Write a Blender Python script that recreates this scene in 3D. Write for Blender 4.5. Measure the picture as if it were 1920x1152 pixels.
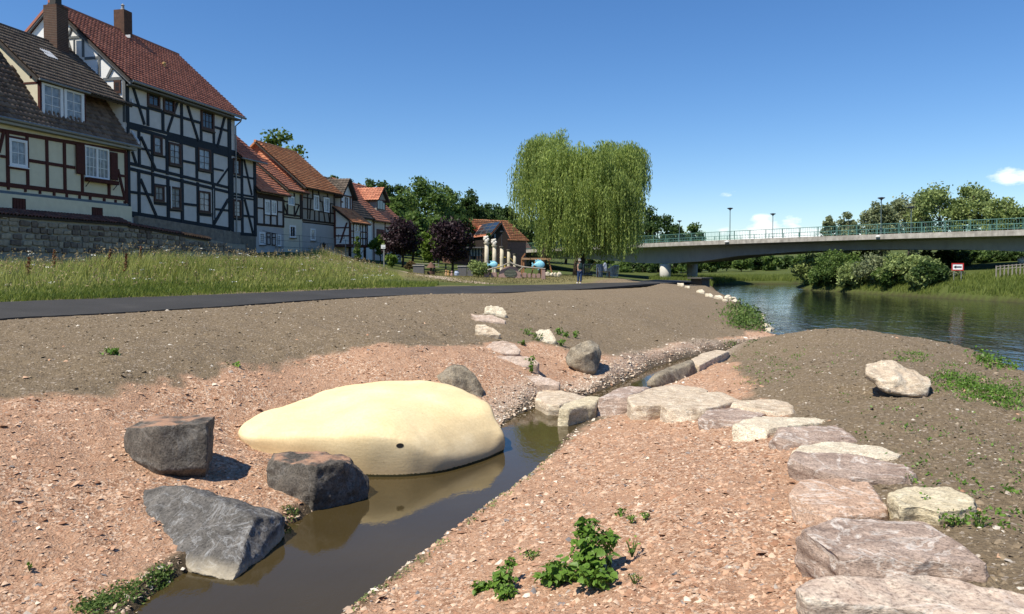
import bpy, bmesh, math, random
import numpy as np
from mathutils import Vector, Matrix, noise as mnoise

for _o in list(bpy.data.objects):
    bpy.data.objects.remove(_o, do_unlink=True)
SC = bpy.context.scene
COL = SC.collection
R = math.radians
random.seed(7)
RNG = np.random.default_rng(11)

# ------------------------------------------------------------------ camera
FPX, PCX, PCY, PT = 1400.0, 960.0, 537.0, 0.03      # focal length and principal point in pixels of a 1920x1152 frame, pitch
CAMZ = 3.0
cam_d = bpy.data.cameras.new('camera')
cam_d.sensor_fit = 'HORIZONTAL'
cam_d.sensor_width = 36.0
cam_d.lens = 36.0 * FPX / 1920.0
cam_d.shift_y = (PCY - 576.0) / 1920.0
cam_d.clip_start = 0.1
cam_d.clip_end = 6000
cam = bpy.data.objects.new('camera', cam_d)
COL.objects.link(cam)
cam.location = (0, 0, CAMZ)
cam.rotation_euler = (math.pi / 2 - math.atan(PT), 0, 0)
SC.camera = cam

# ------------------------------------------------------------------ sky and sun
SUN_AZ = math.atan2(-0.80, -0.60)      # where the sun stands, measured from +Y towards +X
SUN_EL = R(57)
world = bpy.data.worlds.new('World')
SC.world = world
world.use_nodes = True
wn = world.node_tree.nodes
wl = world.node_tree.links
wn.clear()
w_out = wn.new('ShaderNodeOutputWorld')
w_bg = wn.new('ShaderNodeBackground')
w_sky = wn.new('ShaderNodeTexSky')
w_sky.sky_type = 'NISHITA'
w_sky.sun_disc = False
w_sky.sun_elevation = SUN_EL
w_sky.sun_rotation = SUN_AZ
w_sky.air_density = 1.0
w_sky.dust_density = 0.0
w_sky.ozone_density = 2.4
w_bg.inputs['Strength'].default_value = 0.09

def wnode(t, **kw):
    n = wn.new(t)
    for k, v in kw.items():
        setattr(n, k, v)
    return n

def wmath(op, a, b=None):
    n = wnode('ShaderNodeMath', operation=op)
    for i, v in enumerate((a, b)):
        if v is None:
            continue
        if isinstance(v, (int, float)):
            n.inputs[i].default_value = v
        else:
            wl.new(v, n.inputs[i])
    return n.outputs[0]

# small fair-weather cumulus low over the horizon, in directions of the sky (not of the picture)
w_tc = wnode('ShaderNodeTexCoord')
w_sep = wnode('ShaderNodeSeparateXYZ')
wl.new(w_tc.outputs['Generated'], w_sep.inputs[0])
w_az = wmath('ARCTAN2', w_sep.outputs['X'], w_sep.outputs['Y'])
w_el = wmath('ARCSINE', w_sep.outputs['Z'])
w_cmb = wnode('ShaderNodeCombineXYZ')
wl.new(w_az, w_cmb.inputs['X'])
wl.new(wmath('MULTIPLY', w_el, 2.0), w_cmb.inputs['Y'])
w_no = wnode('ShaderNodeTexNoise')
w_no.inputs['Scale'].default_value = 26.0
w_no.inputs['Detail'].default_value = 7.0
w_no.inputs['Roughness'].default_value = 0.6
wl.new(w_cmb.outputs[0], w_no.inputs['Vector'])
CLOUDS = [  # azimuth, elevation, half width, half height (degrees), weight
    (19.6, 2.0, 5.2, 1.1, 1.0), (18.4, 2.5, 1.6, 1.2, 1.0), (20.6, 2.9, 1.0, 0.9, 1.0), (24.3, 2.2, 2.2, 0.9, 1.0),
    (33.7, 5.6, 1.5, 0.7, 1.0), (16.2, 5.2, 1.3, 0.35, 0.42), (13.1, 4.3, 0.9, 0.25, 0.35), (33.0, 7.2, 0.9, 0.35, 0.4),
    (-11.7, 5.6, 0.9, 0.4, 0.9), (50, 4.0, 6, 1.6, 1.0), (75, 3.2, 7, 1.5, 1.0), (-60, 5.0, 6, 1.2, 0.8),
    (-120, 4.0, 8, 1.5, 1.0), (150, 5.0, 8, 1.6, 1.0), (110, 4.5, 5, 1.4, 1.0), (-160, 6.0, 6, 1.5, 0.9)]
w_total = None
for az, el, hw, hh, wt in CLOUDS:
    dx = wmath('DIVIDE', wmath('SUBTRACT', w_az, R(az)), R(hw))
    dy = wmath('DIVIDE', wmath('SUBTRACT', w_el, R(el)), R(hh))
    d2 = wmath('ADD', wmath('MULTIPLY', dx, dx), wmath('MULTIPLY', dy, dy))
    m = wmath('MULTIPLY', wmath('MAXIMUM', wmath('SUBTRACT', 1.0, d2), 0.0), wt)
    w_total = m if w_total is None else wmath('MAXIMUM', w_total, m)
w_c = wmath('ADD', wmath('MULTIPLY', w_total, 0.85), wmath('MULTIPLY', wmath('SUBTRACT', w_no.outputs['Fac'], 0.5), 2.4))
w_rmp = wnode('ShaderNodeMapRange')
w_rmp.inputs['From Min'].default_value = 0.28
w_rmp.inputs['From Max'].default_value = 0.95
wl.new(w_c, w_rmp.inputs['Value'])
w_cov = wmath('MULTIPLY', wmath('MINIMUM', wmath('MULTIPLY', w_total, 4.0), 1.0), w_rmp.outputs[0])
w_mix = wnode('ShaderNodeMix', data_type='RGBA')
wl.new(wmath('MULTIPLY', w_cov, 0.9), w_mix.inputs[0])
w_hs = wnode('ShaderNodeHueSaturation')
w_hs.inputs['Saturation'].default_value = 1.22
wl.new(w_sky.outputs[0], w_hs.inputs['Color'])
w_tint = wnode('ShaderNodeMix', data_type='RGBA', blend_type='MULTIPLY')
w_tint.inputs[0].default_value = 1.0
wl.new(w_hs.outputs[0], w_tint.inputs[6])
w_tint.inputs[7].default_value = (0.90, 1.0, 1.17, 1)      # the camera's cool rendering of a clear sky
wl.new(w_tint.outputs[2], w_mix.inputs[6])
w_mix.inputs[7].default_value = (12.0, 12.0, 12.1, 1)
wl.new(w_mix.outputs[2], w_bg.inputs['Color'])
wl.new(w_bg.outputs[0], w_out.inputs[0])

sun_d = bpy.data.lights.new('sun', 'SUN')
sun_d.energy = 5.0
sun_d.angle = R(0.53)
sun_d.color = (1.0, 0.93, 0.80)
sun = bpy.data.objects.new('sun', sun_d)
COL.objects.link(sun)
_sd = Vector((math.sin(SUN_AZ) * math.cos(SUN_EL), math.cos(SUN_AZ) * math.cos(SUN_EL), math.sin(SUN_EL)))
sun.rotation_euler = (-_sd).to_track_quat('-Z', 'Y').to_euler()
sun.location = (-30, -20, 60)

SC.view_settings.view_transform = 'Standard'
SC.view_settings.look = 'None'
SC.view_settings.exposure = 0.40
SC.view_settings.gamma = 1.0
SC.view_settings.use_curve_mapping = False
SC.render.engine = 'CYCLES'
SC.cycles.max_bounces = 6
SC.cycles.diffuse_bounces = 3
SC.cycles.glossy_bounces = 3
SC.cycles.transparent_max_bounces = 6
SC.cycles.use_denoising = True
SC.cycles.caustics_reflective = False
SC.cycles.caustics_refractive = False

# ------------------------------------------------------------------ pixel <-> place
_cp, _sp = math.cos(math.atan(PT)), math.sin(math.atan(PT))

def ray(px, py):
    a = (px - PCX) / FPX
    b = -(py - PCY) / FPX
    return Vector((a, _cp + b * _sp, -_sp + b * _cp))

def P(px, py, y):
    """The place seen at a pixel, at a given distance y in front of the camera."""
    d = ray(px, py)
    k = y / d.y
    return Vector((d.x * k, y, CAMZ + d.z * k))

def Pz(px, py, z):
    d = ray(px, py)
    k = (z - CAMZ) / d.z
    return Vector((d.x * k, d.y * k, z))

def proj(x, y, z):
    dz = z - CAMZ
    dep = y * _cp - dz * _sp
    up = y * _sp + dz * _cp
    return PCX + FPX * x / dep, PCY - FPX * up / dep

# ------------------------------------------------------------------ materials
MATS = {}

def new_mat(name):
    m = bpy.data.materials.new(name)
    m.use_nodes = True
    MATS[name] = m
    return m, m.node_tree.nodes, m.node_tree.links

def ramp(nodes, links, fac, stops):
    r = nodes.new('ShaderNodeValToRGB')
    cr = r.color_ramp
    while len(cr.elements) < len(stops):
        cr.elements.new(0.5)
    for e, (p, c) in zip(cr.elements, stops):
        e.position = p
        e.color = (c[0], c[1], c[2], 1)
    links.new(fac, r.inputs[0])
    return r.outputs[0]

def mixc(nodes, links, fac, a, b, mode='MIX'):
    n = nodes.new('ShaderNodeMix')
    n.data_type = 'RGBA'
    n.blend_type = mode
    for sock, v in ((n.inputs[0], fac), (n.inputs[6], a), (n.inputs[7], b)):
        if isinstance(v, (int, float)):
            sock.default_value = v
        elif isinstance(v, (tuple, list)):
            sock.default_value = (v[0], v[1], v[2], 1)
        else:
            links.new(v, sock)
    return n.outputs[2]

def vmath(nodes, links, op, a, b=None, clamp=False):
    n = nodes.new('ShaderNodeMath')
    n.operation = op
    n.use_clamp = clamp
    for i, v in enumerate((a, b)):
        if v is None:
            continue
        if isinstance(v, (int, float)):
            n.inputs[i].default_value = v
        else:
            links.new(v, n.inputs[i])
    return n.outputs[0]

def tex_noise(nodes, links, vec, scale, detail=5, rough=0.55, dist=0.0):
    n = nodes.new('ShaderNodeTexNoise')
    n.inputs['Scale'].default_value = scale
    n.inputs['Detail'].default_value = detail
    n.inputs['Roughness'].default_value = rough
    n.inputs['Distortion'].default_value = dist
    if vec is not None:
        links.new(vec, n.inputs['Vector'])
    return n.outputs['Fac']

def bump(nodes, links, h, strength, dist, prev=None):
    b = nodes.new('ShaderNodeBump')
    b.inputs['Strength'].default_value = strength
    b.inputs['Distance'].default_value = dist
    links.new(h, b.inputs['Height'])
    if prev is not None:
        links.new(prev, b.inputs['Normal'])
    return b.outputs[0]

def mat(name, c1, c2=None, scale=6.0, rough=0.8, spec=0.3, bump_s=0.2, bump_d=0.01, metal=0.0, detail=5, island=0.0, coords='Object', stain=0.0, streak=0.0):
    """A noise-mottled surface; island > 0 varies brightness from loose piece to loose piece."""
    if name in MATS:
        return MATS[name]
    m, n, l = new_mat(name)
    bs = n['Principled BSDF']
    bs.inputs['Roughness'].default_value = rough
    bs.inputs['Specular IOR Level'].default_value = spec
    bs.inputs['Metallic'].default_value = metal
    tc = n.new('ShaderNodeTexCoord')
    vec = tc.outputs[coords]
    if c2 is None:
        c2 = tuple(v * 0.8 for v in c1)
    f = tex_noise(n, l, vec, scale, detail, 0.6)
    col = ramp(n, l, f, [(0.3, c2), (0.7, c1)])
    if stain > 0:
        f2 = tex_noise(n, l, vec, scale * 0.17, 4, 0.6)
        col = mixc(n, l, vmath(n, l, 'MULTIPLY', vmath(n, l, 'SUBTRACT', f2, 0.45, True), stain * 4, True), col, tuple(v * 0.45 for v in c1))
    if streak > 0:           # rain streaks running down
        mp = n.new('ShaderNodeMapping')
        mp.inputs['Scale'].default_value = (1, 1, 0.06)
        l.new(vec, mp.inputs[0])
        f5 = tex_noise(n, l, mp.outputs[0], 2.6, 5, 0.7)
        col = mixc(n, l, vmath(n, l, 'MULTIPLY', vmath(n, l, 'SUBTRACT', f5, 0.46, True), streak * 5, True), col, tuple(v * 0.35 for v in c1))
    if island > 0:
        oi = n.new('ShaderNodeNewGeometry')
        ob = n.new('ShaderNodeObjectInfo')
        rv = vmath(n, l, 'FRACT', vmath(n, l, 'ADD', oi.outputs['Random Per Island'], ob.outputs['Random']))
        hs = n.new('ShaderNodeHueSaturation')
        l.new(col, hs.inputs['Color'])
        l.new(vmath(n, l, 'ADD', vmath(n, l, 'MULTIPLY', rv, 2 * island), 1 - island), hs.inputs['Value'])
        l.new(vmath(n, l, 'ADD', vmath(n, l, 'MULTIPLY', rv, 0.03), 0.485), hs.inputs['Hue'])
        col = hs.outputs[0]
    l.new(col, bs.inputs['Base Color'])
    if bump_s > 0:
        f3 = tex_noise(n, l, vec, scale * 3.1, 6, 0.65)
        l.new(bump(n, l, f3, bump_s, bump_d), bs.inputs['Normal'])
    return m

def leaf_mat(name, c_dark, c_light, scale=0.7, trans=0.35, rough=0.55):
    """Foliage: colour varies from leaf to leaf and clump to clump; light passes through the blade."""
    if name in MATS:
        return MATS[name]
    m, n, l = new_mat(name)
    bs = n['Principled BSDF']
    out = n['Material Output']
    geo = n.new('ShaderNodeNewGeometry')
    tc = n.new('ShaderNodeTexCoord')
    f = tex_noise(n, l, tc.outputs['Object'], scale, 3, 0.6)
    v = vmath(n, l, 'ADD', vmath(n, l, 'MULTIPLY', f, 0.9), vmath(n, l, 'MULTIPLY', vmath(n, l, 'SUBTRACT', geo.outputs['Random Per Island'], 0.5), 0.55))
    col = ramp(n, l, v, [(0.2, c_dark), (0.7, c_light)])
    l.new(col, bs.inputs['Base Color'])
    bs.inputs['Roughness'].default_value = rough
    bs.inputs['Specular IOR Level'].default_value = 0.25
    tr = n.new('ShaderNodeBsdfTranslucent')
    hs = n.new('ShaderNodeHueSaturation')
    hs.inputs['Value'].default_value = 1.25
    l.new(col, hs.inputs['Color'])
    l.new(hs.outputs[0], tr.inputs['Color'])
    mx = n.new('ShaderNodeMixShader')
    mx.inputs[0].default_value = trans
    l.new(bs.outputs[0], mx.inputs[1])
    l.new(tr.outputs[0], mx.inputs[2])
    l.new(mx.outputs[0], out.inputs['Surface'])
    return m

# ------------------------------------------------------------------ objects
def tag(o, label=None, cat=None, group=None, kind=None):
    for k, v in (('label', label), ('category', cat), ('group', group), ('kind', kind)):
        if v:
            o[k] = v
    return o

def empty(name, loc, label=None, cat=None, group=None):
    o = bpy.data.objects.new(name, None)
    o.empty_display_size = 0.2
    o.location = loc
    COL.objects.link(o)
    o.matrix_world = Matrix.Translation(Vector(loc))
    return tag(o, label, cat, group)

def link(name, me, material=None, parent=None, smooth=False, loc=None):
    """Links a mesh given in world coordinates; under a parent it is shifted so that it stays where it is."""
    o = bpy.data.objects.new(name, me)
    if material is not None:
        me.materials.clear()
        me.materials.append(material)
    if smooth:
        me.shade_smooth()
    COL.objects.link(o)
    if parent is not None:
        o.parent = parent
        if loc is None:
            o.location = -wloc(parent)
        else:
            o.location = Vector(loc) - wloc(parent)
    elif loc is not None:
        o.location = loc
    return o

def wloc(o):
    v = Vector((0, 0, 0))
    while o is not None:
        v += o.location
        o = o.parent
    return v

def pymesh(name, verts, faces):
    me = bpy.data.meshes.new(name)
    me.from_pydata([tuple(v) for v in verts], [], faces)
    me.update()
    return me

def npmesh(name, verts, faces, uv=None):
    """Fast mesh from arrays; faces is an (n,3) or (n,4) array."""
    verts = np.asarray(verts, dtype=np.float32)
    faces = np.asarray(faces, dtype=np.int32)
    me = bpy.data.meshes.new(name)
    nf, k = faces.shape
    me.vertices.add(len(verts))
    me.vertices.foreach_set('co', verts.ravel())
    me.loops.add(nf * k)
    me.loops.foreach_set('vertex_index', faces.ravel())
    me.polygons.add(nf)
    me.polygons.foreach_set('loop_start', np.arange(nf, dtype=np.int32) * k)
    me.polygons.foreach_set('loop_total', np.full(nf, k, dtype=np.int32))
    me.update(calc_edges=True)
    return me

class MB:
    """Collects simple solids in world coordinates and links them as one mesh."""
    def __init__(self):
        self.v, self.f = [], []

    def add(self, verts, faces):
        b = len(self.v)
        self.v += [tuple(p) for p in verts]
        self.f += [tuple(i + b for i in q) for q in faces]
        return self

    def hexa(self, p):
        """Eight corners: bottom ring then top ring, both counter-clockwise from above."""
        return self.add(p, [(3, 2, 1, 0), (4, 5, 6, 7), (0, 1, 5, 4), (1, 2, 6, 5), (2, 3, 7, 6), (3, 0, 4, 7)])

    def box(self, c, s, rz=0.0):
        ca, sa = math.cos(rz), math.sin(rz)
        pts = []
        for z in (-0.5, 0.5):
            for x, y in ((-.5, -.5), (.5, -.5), (.5, .5), (-.5, .5)):
                X, Y = x * s[0], y * s[1]
                pts.append((c[0] + X * ca - Y * sa, c[1] + X * sa + Y * ca, c[2] + z * s[2]))
        return self.hexa(pts)

    def bar(self, a, b, w, h=None, up=(0, 0, 1)):
        a, b = Vector(a), Vector(b)
        h = w if h is None else h
        d = (b - a).normalized()
        u = Vector(up)
        if abs(d.dot(u)) > 0.98:
            u = Vector((1, 0, 0))
        s = d.cross(u).normalized()
        u = s.cross(d)
        ps = []
        for q in (a, b):
            for i, j in ((-1, -1), (1, -1), (1, 1), (-1, 1)):
                ps.append(q + s * (i * w / 2) + u * (j * h / 2))
        return self.hexa([ps[0], ps[1], ps[2], ps[3], ps[4], ps[5], ps[6], ps[7]])

    def tube(self, pts, radii, n=8, cap=True):
        pts = [Vector(p) for p in pts]
        if isinstance(radii, (int, float)):
            radii = [radii] * len(pts)
        base = len(self.v)
        for i, p in enumerate(pts):
            d = (pts[min(i + 1, len(pts) - 1)] - pts[max(i - 1, 0)]).normalized()
            u = Vector((0, 0, 1)) if abs(d.z) < 0.9 else Vector((0, 1, 0))
            s = d.cross(u).normalized()
            t = s.cross(d)
            for k in range(n):
                a = 2 * math.pi * k / n
                self.v.append(tuple(p + s * (math.cos(a) * radii[i]) + t * (math.sin(a) * radii[i])))
        for i in range(len(pts) - 1):
            for k in range(n):
                k2 = (k + 1) % n
                self.f.append((base + i * n + k, base + i * n + k2, base + (i + 1) * n + k2, base + (i + 1) * n + k))
        if cap:
            self.f.append(tuple(base + k for k in range(n))[::-1])
            self.f.append(tuple(base + (len(pts) - 1) * n + k for k in range(n)))
        return self

    def lathe(self, c, prof, n=16):
        """prof: (radius, z) from the bottom up, round the vertical through c."""
        base = len(self.v)
        for r, z in prof:
            for k in range(n):
                a = 2 * math.pi * k / n
                self.v.append((c[0] + r * math.cos(a), c[1] + r * math.sin(a), c[2] + z))
        for i in range(len(prof) - 1):
            for k in range(n):
                k2 = (k + 1) % n
                self.f.append((base + i * n + k, base + i * n + k2, base + (i + 1) * n + k2, base + (i + 1) * n + k))
        self.f.append(tuple(base + k for k in range(n))[::-1])
        self.f.append(tuple(base + (len(prof) - 1) * n + k for k in range(n)))
        return self

    def build(self, name, material=None, parent=None, smooth=False):
        return link(name, pymesh(name, self.v, self.f), material, parent, smooth)

# ------------------------------------------------------------------ noise on arrays
def _hash(ix, iy, seed):
    h = (ix.astype(np.int64) * 374761393 + iy.astype(np.int64) * 668265263 + seed * 974634777) & 0x7fffffff
    h = ((h ^ (h >> 13)) * 1274126177) & 0x7fffffff
    return ((h ^ (h >> 16)) & 0xffff) / 65535.0

def vnoise(x, y, seed=0):
    x0, y0 = np.floor(x), np.floor(y)
    fx, fy = x - x0, y - y0
    fx, fy = fx * fx * (3 - 2 * fx), fy * fy * (3 - 2 * fy)
    a, b = _hash(x0, y0, seed), _hash(x0 + 1, y0, seed)
    c, d = _hash(x0, y0 + 1, seed), _hash(x0 + 1, y0 + 1, seed)
    return (a * (1 - fx) + b * fx) * (1 - fy) + (c * (1 - fx) + d * fx) * fy - 0.5

def fbm(x, y, seed=0, octaves=4, gain=0.5):
    t, amp = 0.0, 1.0
    for i in range(octaves):
        t = t + amp * vnoise(x * 2 ** i + 17.3 * i, y * 2 ** i - 9.1 * i, seed + i)
        amp *= gain
    return t

def poly_dist(x, y, poly, closed=True):
    """Distance to a polygon's outline and whether a point lies inside it."""
    x, y = np.asarray(x, float), np.asarray(y, float)
    if x.size <= 1500:                       # few points: all edges at once
        q = np.array([(p[0], p[1]) for p in poly], float)
        a, b = (q, np.roll(q, -1, 0)) if closed else (q[:-1], q[1:])
        dx, dy = b[:, 0] - a[:, 0], b[:, 1] - a[:, 1]
        X, Y = x.ravel()[:, None], y.ravel()[:, None]
        t = np.clip(((X - a[:, 0]) * dx + (Y - a[:, 1]) * dy) / (dx * dx + dy * dy + 1e-12), 0, 1)
        dd = np.sqrt(((X - a[:, 0] - t * dx) ** 2 + (Y - a[:, 1] - t * dy) ** 2).min(1)).reshape(x.shape)
        cr = ((a[:, 1] > Y) != (b[:, 1] > Y)) & (X < dx * (Y - a[:, 1]) / np.where(np.abs(dy) < 1e-12, 1e-12, dy) + a[:, 0])
        ins = (cr.sum(1) % 2 == 1).reshape(x.shape) if closed else np.zeros(x.shape, bool)
        return dd, ins
    best = np.full(x.shape, 1e18)
    inside = np.zeros(x.shape, bool)
    n = len(poly)
    for i in range(n if closed else n - 1):
        ax, ay = poly[i][0], poly[i][1]
        bx, by = poly[(i + 1) % n][0], poly[(i + 1) % n][1]
        dx, dy = bx - ax, by - ay
        L = dx * dx + dy * dy + 1e-12
        t = np.clip(((x - ax) * dx + (y - ay) * dy) / L, 0, 1)
        best = np.minimum(best, (x - ax - t * dx) ** 2 + (y - ay - t * dy) ** 2)
        if closed and abs(dy) > 1e-12:
            cr = ((ay > y) != (by > y)) & (x < (bx - ax) * (y - ay) / dy + ax)
            inside ^= cr
    return np.sqrt(best), inside

def smooth(t):
    t = np.clip(t, 0, 1)
    return t * t * (3 - 2 * t)
# ------------------------------------------------------------------ terrain: one sheet of ground
ROW_O = Vector((-24.5, 36.0, 0))                    # the row of houses: a straight line of fronts
ROW_T = Vector((0.2195, 0.9756, 0))                 # along the row, away from the camera
ROW_N = Vector((-0.9756, 0.2195, 0))                # into the houses, away from the river

def row(s, w=0.0, z=0.0):
    p = ROW_O + ROW_T * s + ROW_N * w
    return Vector((p.x, p.y, z))

_pix = [  # pixel and height of the ground there
    (900, 1152, .3), (1100, 1152, .55), (1300, 1152, .75), (1500, 1152, .9), (1700, 1152, 1.05), (1920, 1152, 1.15),
    (900, 1030, .25), (1100, 1000, .5), (1300, 980, .75), (1500, 980, .85), (1750, 1000, 1.0), (1900, 1000, 1.05),
    (1150, 850, .35), (1300, 850, .6), (1450, 880, .75), (1700, 880, .9), (1900, 880, 1.0),
    (1250, 780, .35), (1400, 780, .55), (1600, 780, .85), (1800, 760, .95), (1900, 790, .9),
    (1350, 720, .3), (1450, 700, .6), (1600, 680, .95), (1750, 690, .85), (1850, 700, .55), (1905, 715, .25),
    (1400, 670, .3), (1480, 650, .65), (1560, 617, 1.0), (1650, 630, .9), (1720, 648, .75), (1800, 672, .5), (1450, 637, .2),
    (0, 1152, .1), (0, 1050, .3), (0, 950, .55), (0, 850, .85), (0, 760, 1.1), (0, 690, 1.35), (0, 640, 1.55), (0, 600, 1.75),
    (120, 1110, .12), (200, 1040, .20), (200, 980, .3), (200, 900, .5), (200, 800, .8), (200, 700, 1.25), (200, 640, 1.5), (200, 589, 1.74),
    (430, 900, .3), (425, 824, .42), (430, 720, .95), (430, 650, 1.35), (400, 577, 1.73),
    (700, 660, 1.15), (700, 600, 1.45), (700, 557, 1.70), (600, 700, .85), (560, 856, .20), (500, 842, .26), (640, 885, .04), (462, 828, .30), (438, 810, .36),
    (900, 720, .5), (900, 650, .95), (900, 580, 1.45), (955, 770, .08), (1000, 700, .5), (1060, 720, .2),
    (1100, 650, .7), (1100, 600, 1.05), (1087, 543, 1.42), (950, 550, 1.55),
    (1200, 650, .4), (1200, 600, .9), (1250, 570, 1.1), (1235, 532, 1.5),
    (1300, 630, .35), (1320, 590, .65), (1400, 630, .12), (1390, 600, .35), (1300, 553, 1.0), (1345, 562, .5),
    (0, 568, 1.95), (200, 561, 1.93), (400, 554, 1.9), (760, 540, 1.85), (1087, 533, 1.56), (1200, 527, 1.5)]
CTRL = []
for px, py, z in _pix:
    p = Pz(px, py, z)
    CTRL.append((p.x, p.y, z))
CTRL += [(3, 1, 1.35), (-1, 2, .75), (8, 2, 1.3), (12, 8, .9), (15, 4, 1.0), (0, -8, 1.4), (10, -10, 1.4), (-7, 0, .8), (-14, 4, 1.5), (-20, 12, 2.0),
         (15, 85, 1.25), (20, 100, .75), (24.5, 104.5, .5), (28, 109, .4), (24, 84, .6), (24, 125, .9), (8, 125, 1.5), (30, 113, .5), (45, 112, .6),
         (46, 70, 2.2), (43, 62, 1.1), (50, 90, 2.6), (41, 97, 1.4), (60, 60, 3), (62, 100, 3.4), (90, 100, 4), (50, 40, 2.2), (60, 10, 3), (70, 150, 2.5), (45, 150, 1.4)]
for s, zf, zb in ((-14, 2.7, 4.5), (-6, 2.75, 4.6), (0, 2.85, 4.7), (5, 3.0, 4.8), (10, 3.15, 4.9), (15, 3.3, 4.9), (20, 3.4, 4.9), (23, 3.7, 4.6), (28, 3.85, 4.4), (35, 3.7, 4.2), (42, 3.35, 3.9), (50, 3.1, 3.6)):
    a, b = row(s, -0.5), row(s, 1.6)
    CTRL.append((a.x, a.y, zf))
    CTRL.append((b.x, b.y, zb))
    c = row(s, 12)
    CTRL.append((c.x, c.y, zb + 1.0))
for px, py, y in ((760, 526, 45), (800, 517, 62), (900, 521, 56), (960, 519.5, 58), (1085, 517, 66), (1160, 523, 60), (830, 505, 78), (700, 524, 46), (1000, 505, 90), (900, 503, 92)):
    p = P(px, py, y)
    CTRL.append(tuple(p))
CTRL += [(-20, 29, 2.45), (-15.5, 34, 2.45), (-13, 44, 2.75), (-18, 40, 2.65), (-10, 47, 2.4), (-12, 60, 3.0),
         (-70, 60, 9), (-75, 130, 16), (-45, 110, 8), (-30, 150, 9), (-5, 160, 6), (25, 170, 1.8), (-80, 10, 6), (-40, 20, 4.5)]
_c = np.array(CTRL)
_n = len(_c)

def _phi(r2):
    return 0.5 * r2 * np.log(r2 + 1e-9)

_d2 = (_c[:, None, 0] - _c[None, :, 0]) ** 2 + (_c[:, None, 1] - _c[None, :, 1]) ** 2
_A = np.zeros((_n + 3, _n + 3))
_A[:_n, :_n] = _phi(_d2) + np.eye(_n) * 0.05
_A[:_n, _n] = _A[_n, :_n] = 1
_A[:_n, _n + 1:] = _c[:, :2]
_A[_n + 1:, :_n] = _c[:, :2].T
_W = np.linalg.solve(_A, np.concatenate([_c[:, 2], [0, 0, 0]]))

def tps(x, y):
    x, y = np.asarray(x, float).ravel(), np.asarray(y, float).ravel()
    out = np.empty(len(x))
    for i in range(0, len(x), 20000):
        xx, yy = x[i:i + 20000], y[i:i + 20000]
        r2 = (xx[:, None] - _c[None, :, 0]) ** 2 + (yy[:, None] - _c[None, :, 1]) ** 2
        out[i:i + 20000] = _phi(r2) @ _W[:_n] + _W[_n] + _W[_n + 1] * xx + _W[_n + 2] * yy
    return out

def px_line(pts, z=0.0):
    return [tuple(Pz(a, b, z))[:2] for a, b in pts]

CREEK_L = px_line([(190, 1260), (225, 1185), (248, 1145), (285, 1112), (325, 1084), (358, 1066), (420, 1052), (505, 1000), (560, 975), (625, 925), (660, 890), (700, 868),
                   (760, 862), (820, 855), (880, 842), (918, 828), (934, 812), (942, 797), (960, 782), (1000, 766), (1040, 752), (1085, 747),
                   (1120, 735), (1160, 719), (1195, 705), (1222, 690), (1285, 671), (1345, 658), (1420, 646), (1452, 637)])
CREEK_R = px_line([(560, 1260), (600, 1195), (640, 1155), (700, 1112), (770, 1062), (830, 1012), (900, 961), (960, 921), (1000, 888), (1040, 851), (1062, 820), (1088, 799),
                   (1130, 780), (1190, 748), (1245, 715), (1310, 688), (1360, 668), (1430, 652), (1470, 644)])
CREEK = CREEK_L + CREEK_R[::-1]
RIVER = [(30, -60), (26, -10), (22, 6), (17, 14), (13.5, 19.3), (14.4, 22.7), (14.6, 27), (13.4, 30.4), (11.2, 31.0), (11.0, 32.6), (12.3, 35.9), (13.5, 40.8), (15.9, 50.6),
         (18.1, 61.8), (21, 76), (25, 93), (28.5, 106), (33, 110), (40, 110.5), (47, 116), (60, 130), (90, 150), (140, 170), (160, 150), (100, 128), (60, 112), (42, 104),
         (36.5, 96), (34, 86), (35.6, 77.8), (37.2, 66.7), (39.4, 57.5), (41.5, 44), (45, 20), (50, -10), (55, -60)]
PATH_N = [Pz(-500, 640, 1.72), Pz(0, 600, 1.75), Pz(200, 589, 1.74), Pz(400, 577, 1.73), Pz(700, 557, 1.70), Pz(950, 549.5, 1.56), Pz(1087, 543, 1.45), Pz(1235, 532, 1.5), Vector((19.5, 80, 1.1)), Vector((24.2, 99, .72))]
PATH_F = [Pz(-400, 584, 1.95), Pz(0, 568, 1.95), Pz(200, 561, 1.93), Pz(400, 554, 1.9), Pz(760, 540, 1.85), Pz(960, 536, 1.70), Pz(1087, 533, 1.58), Pz(1200, 527, 1.5), Vector((16.5, 84, 1.18)), Vector((21, 102, .75))]

def catmull(pts, n):
    pts = [Vector(p) for p in pts]
    out = []
    for i in range(len(pts) - 1):
        p0, p1, p2, p3 = pts[max(i - 1, 0)], pts[i], pts[i + 1], pts[min(i + 2, len(pts) - 1)]
        for k in range(n):
            t = k / n
            out.append(0.5 * ((2 * p1) + (p2 - p0) * t + (2 * p0 - 5 * p1 + 4 * p2 - p3) * t * t + (3 * p1 - p0 - 3 * p2 + p3) * t ** 3))
    out.append(pts[-1])
    return out

PN, PF = catmull(PATH_N, 8), catmull(PATH_F, 8)
PATH_POLY = [(p.x, p.y) for p in PN] + [(p.x, p.y) for p in PF[::-1]]

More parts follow.
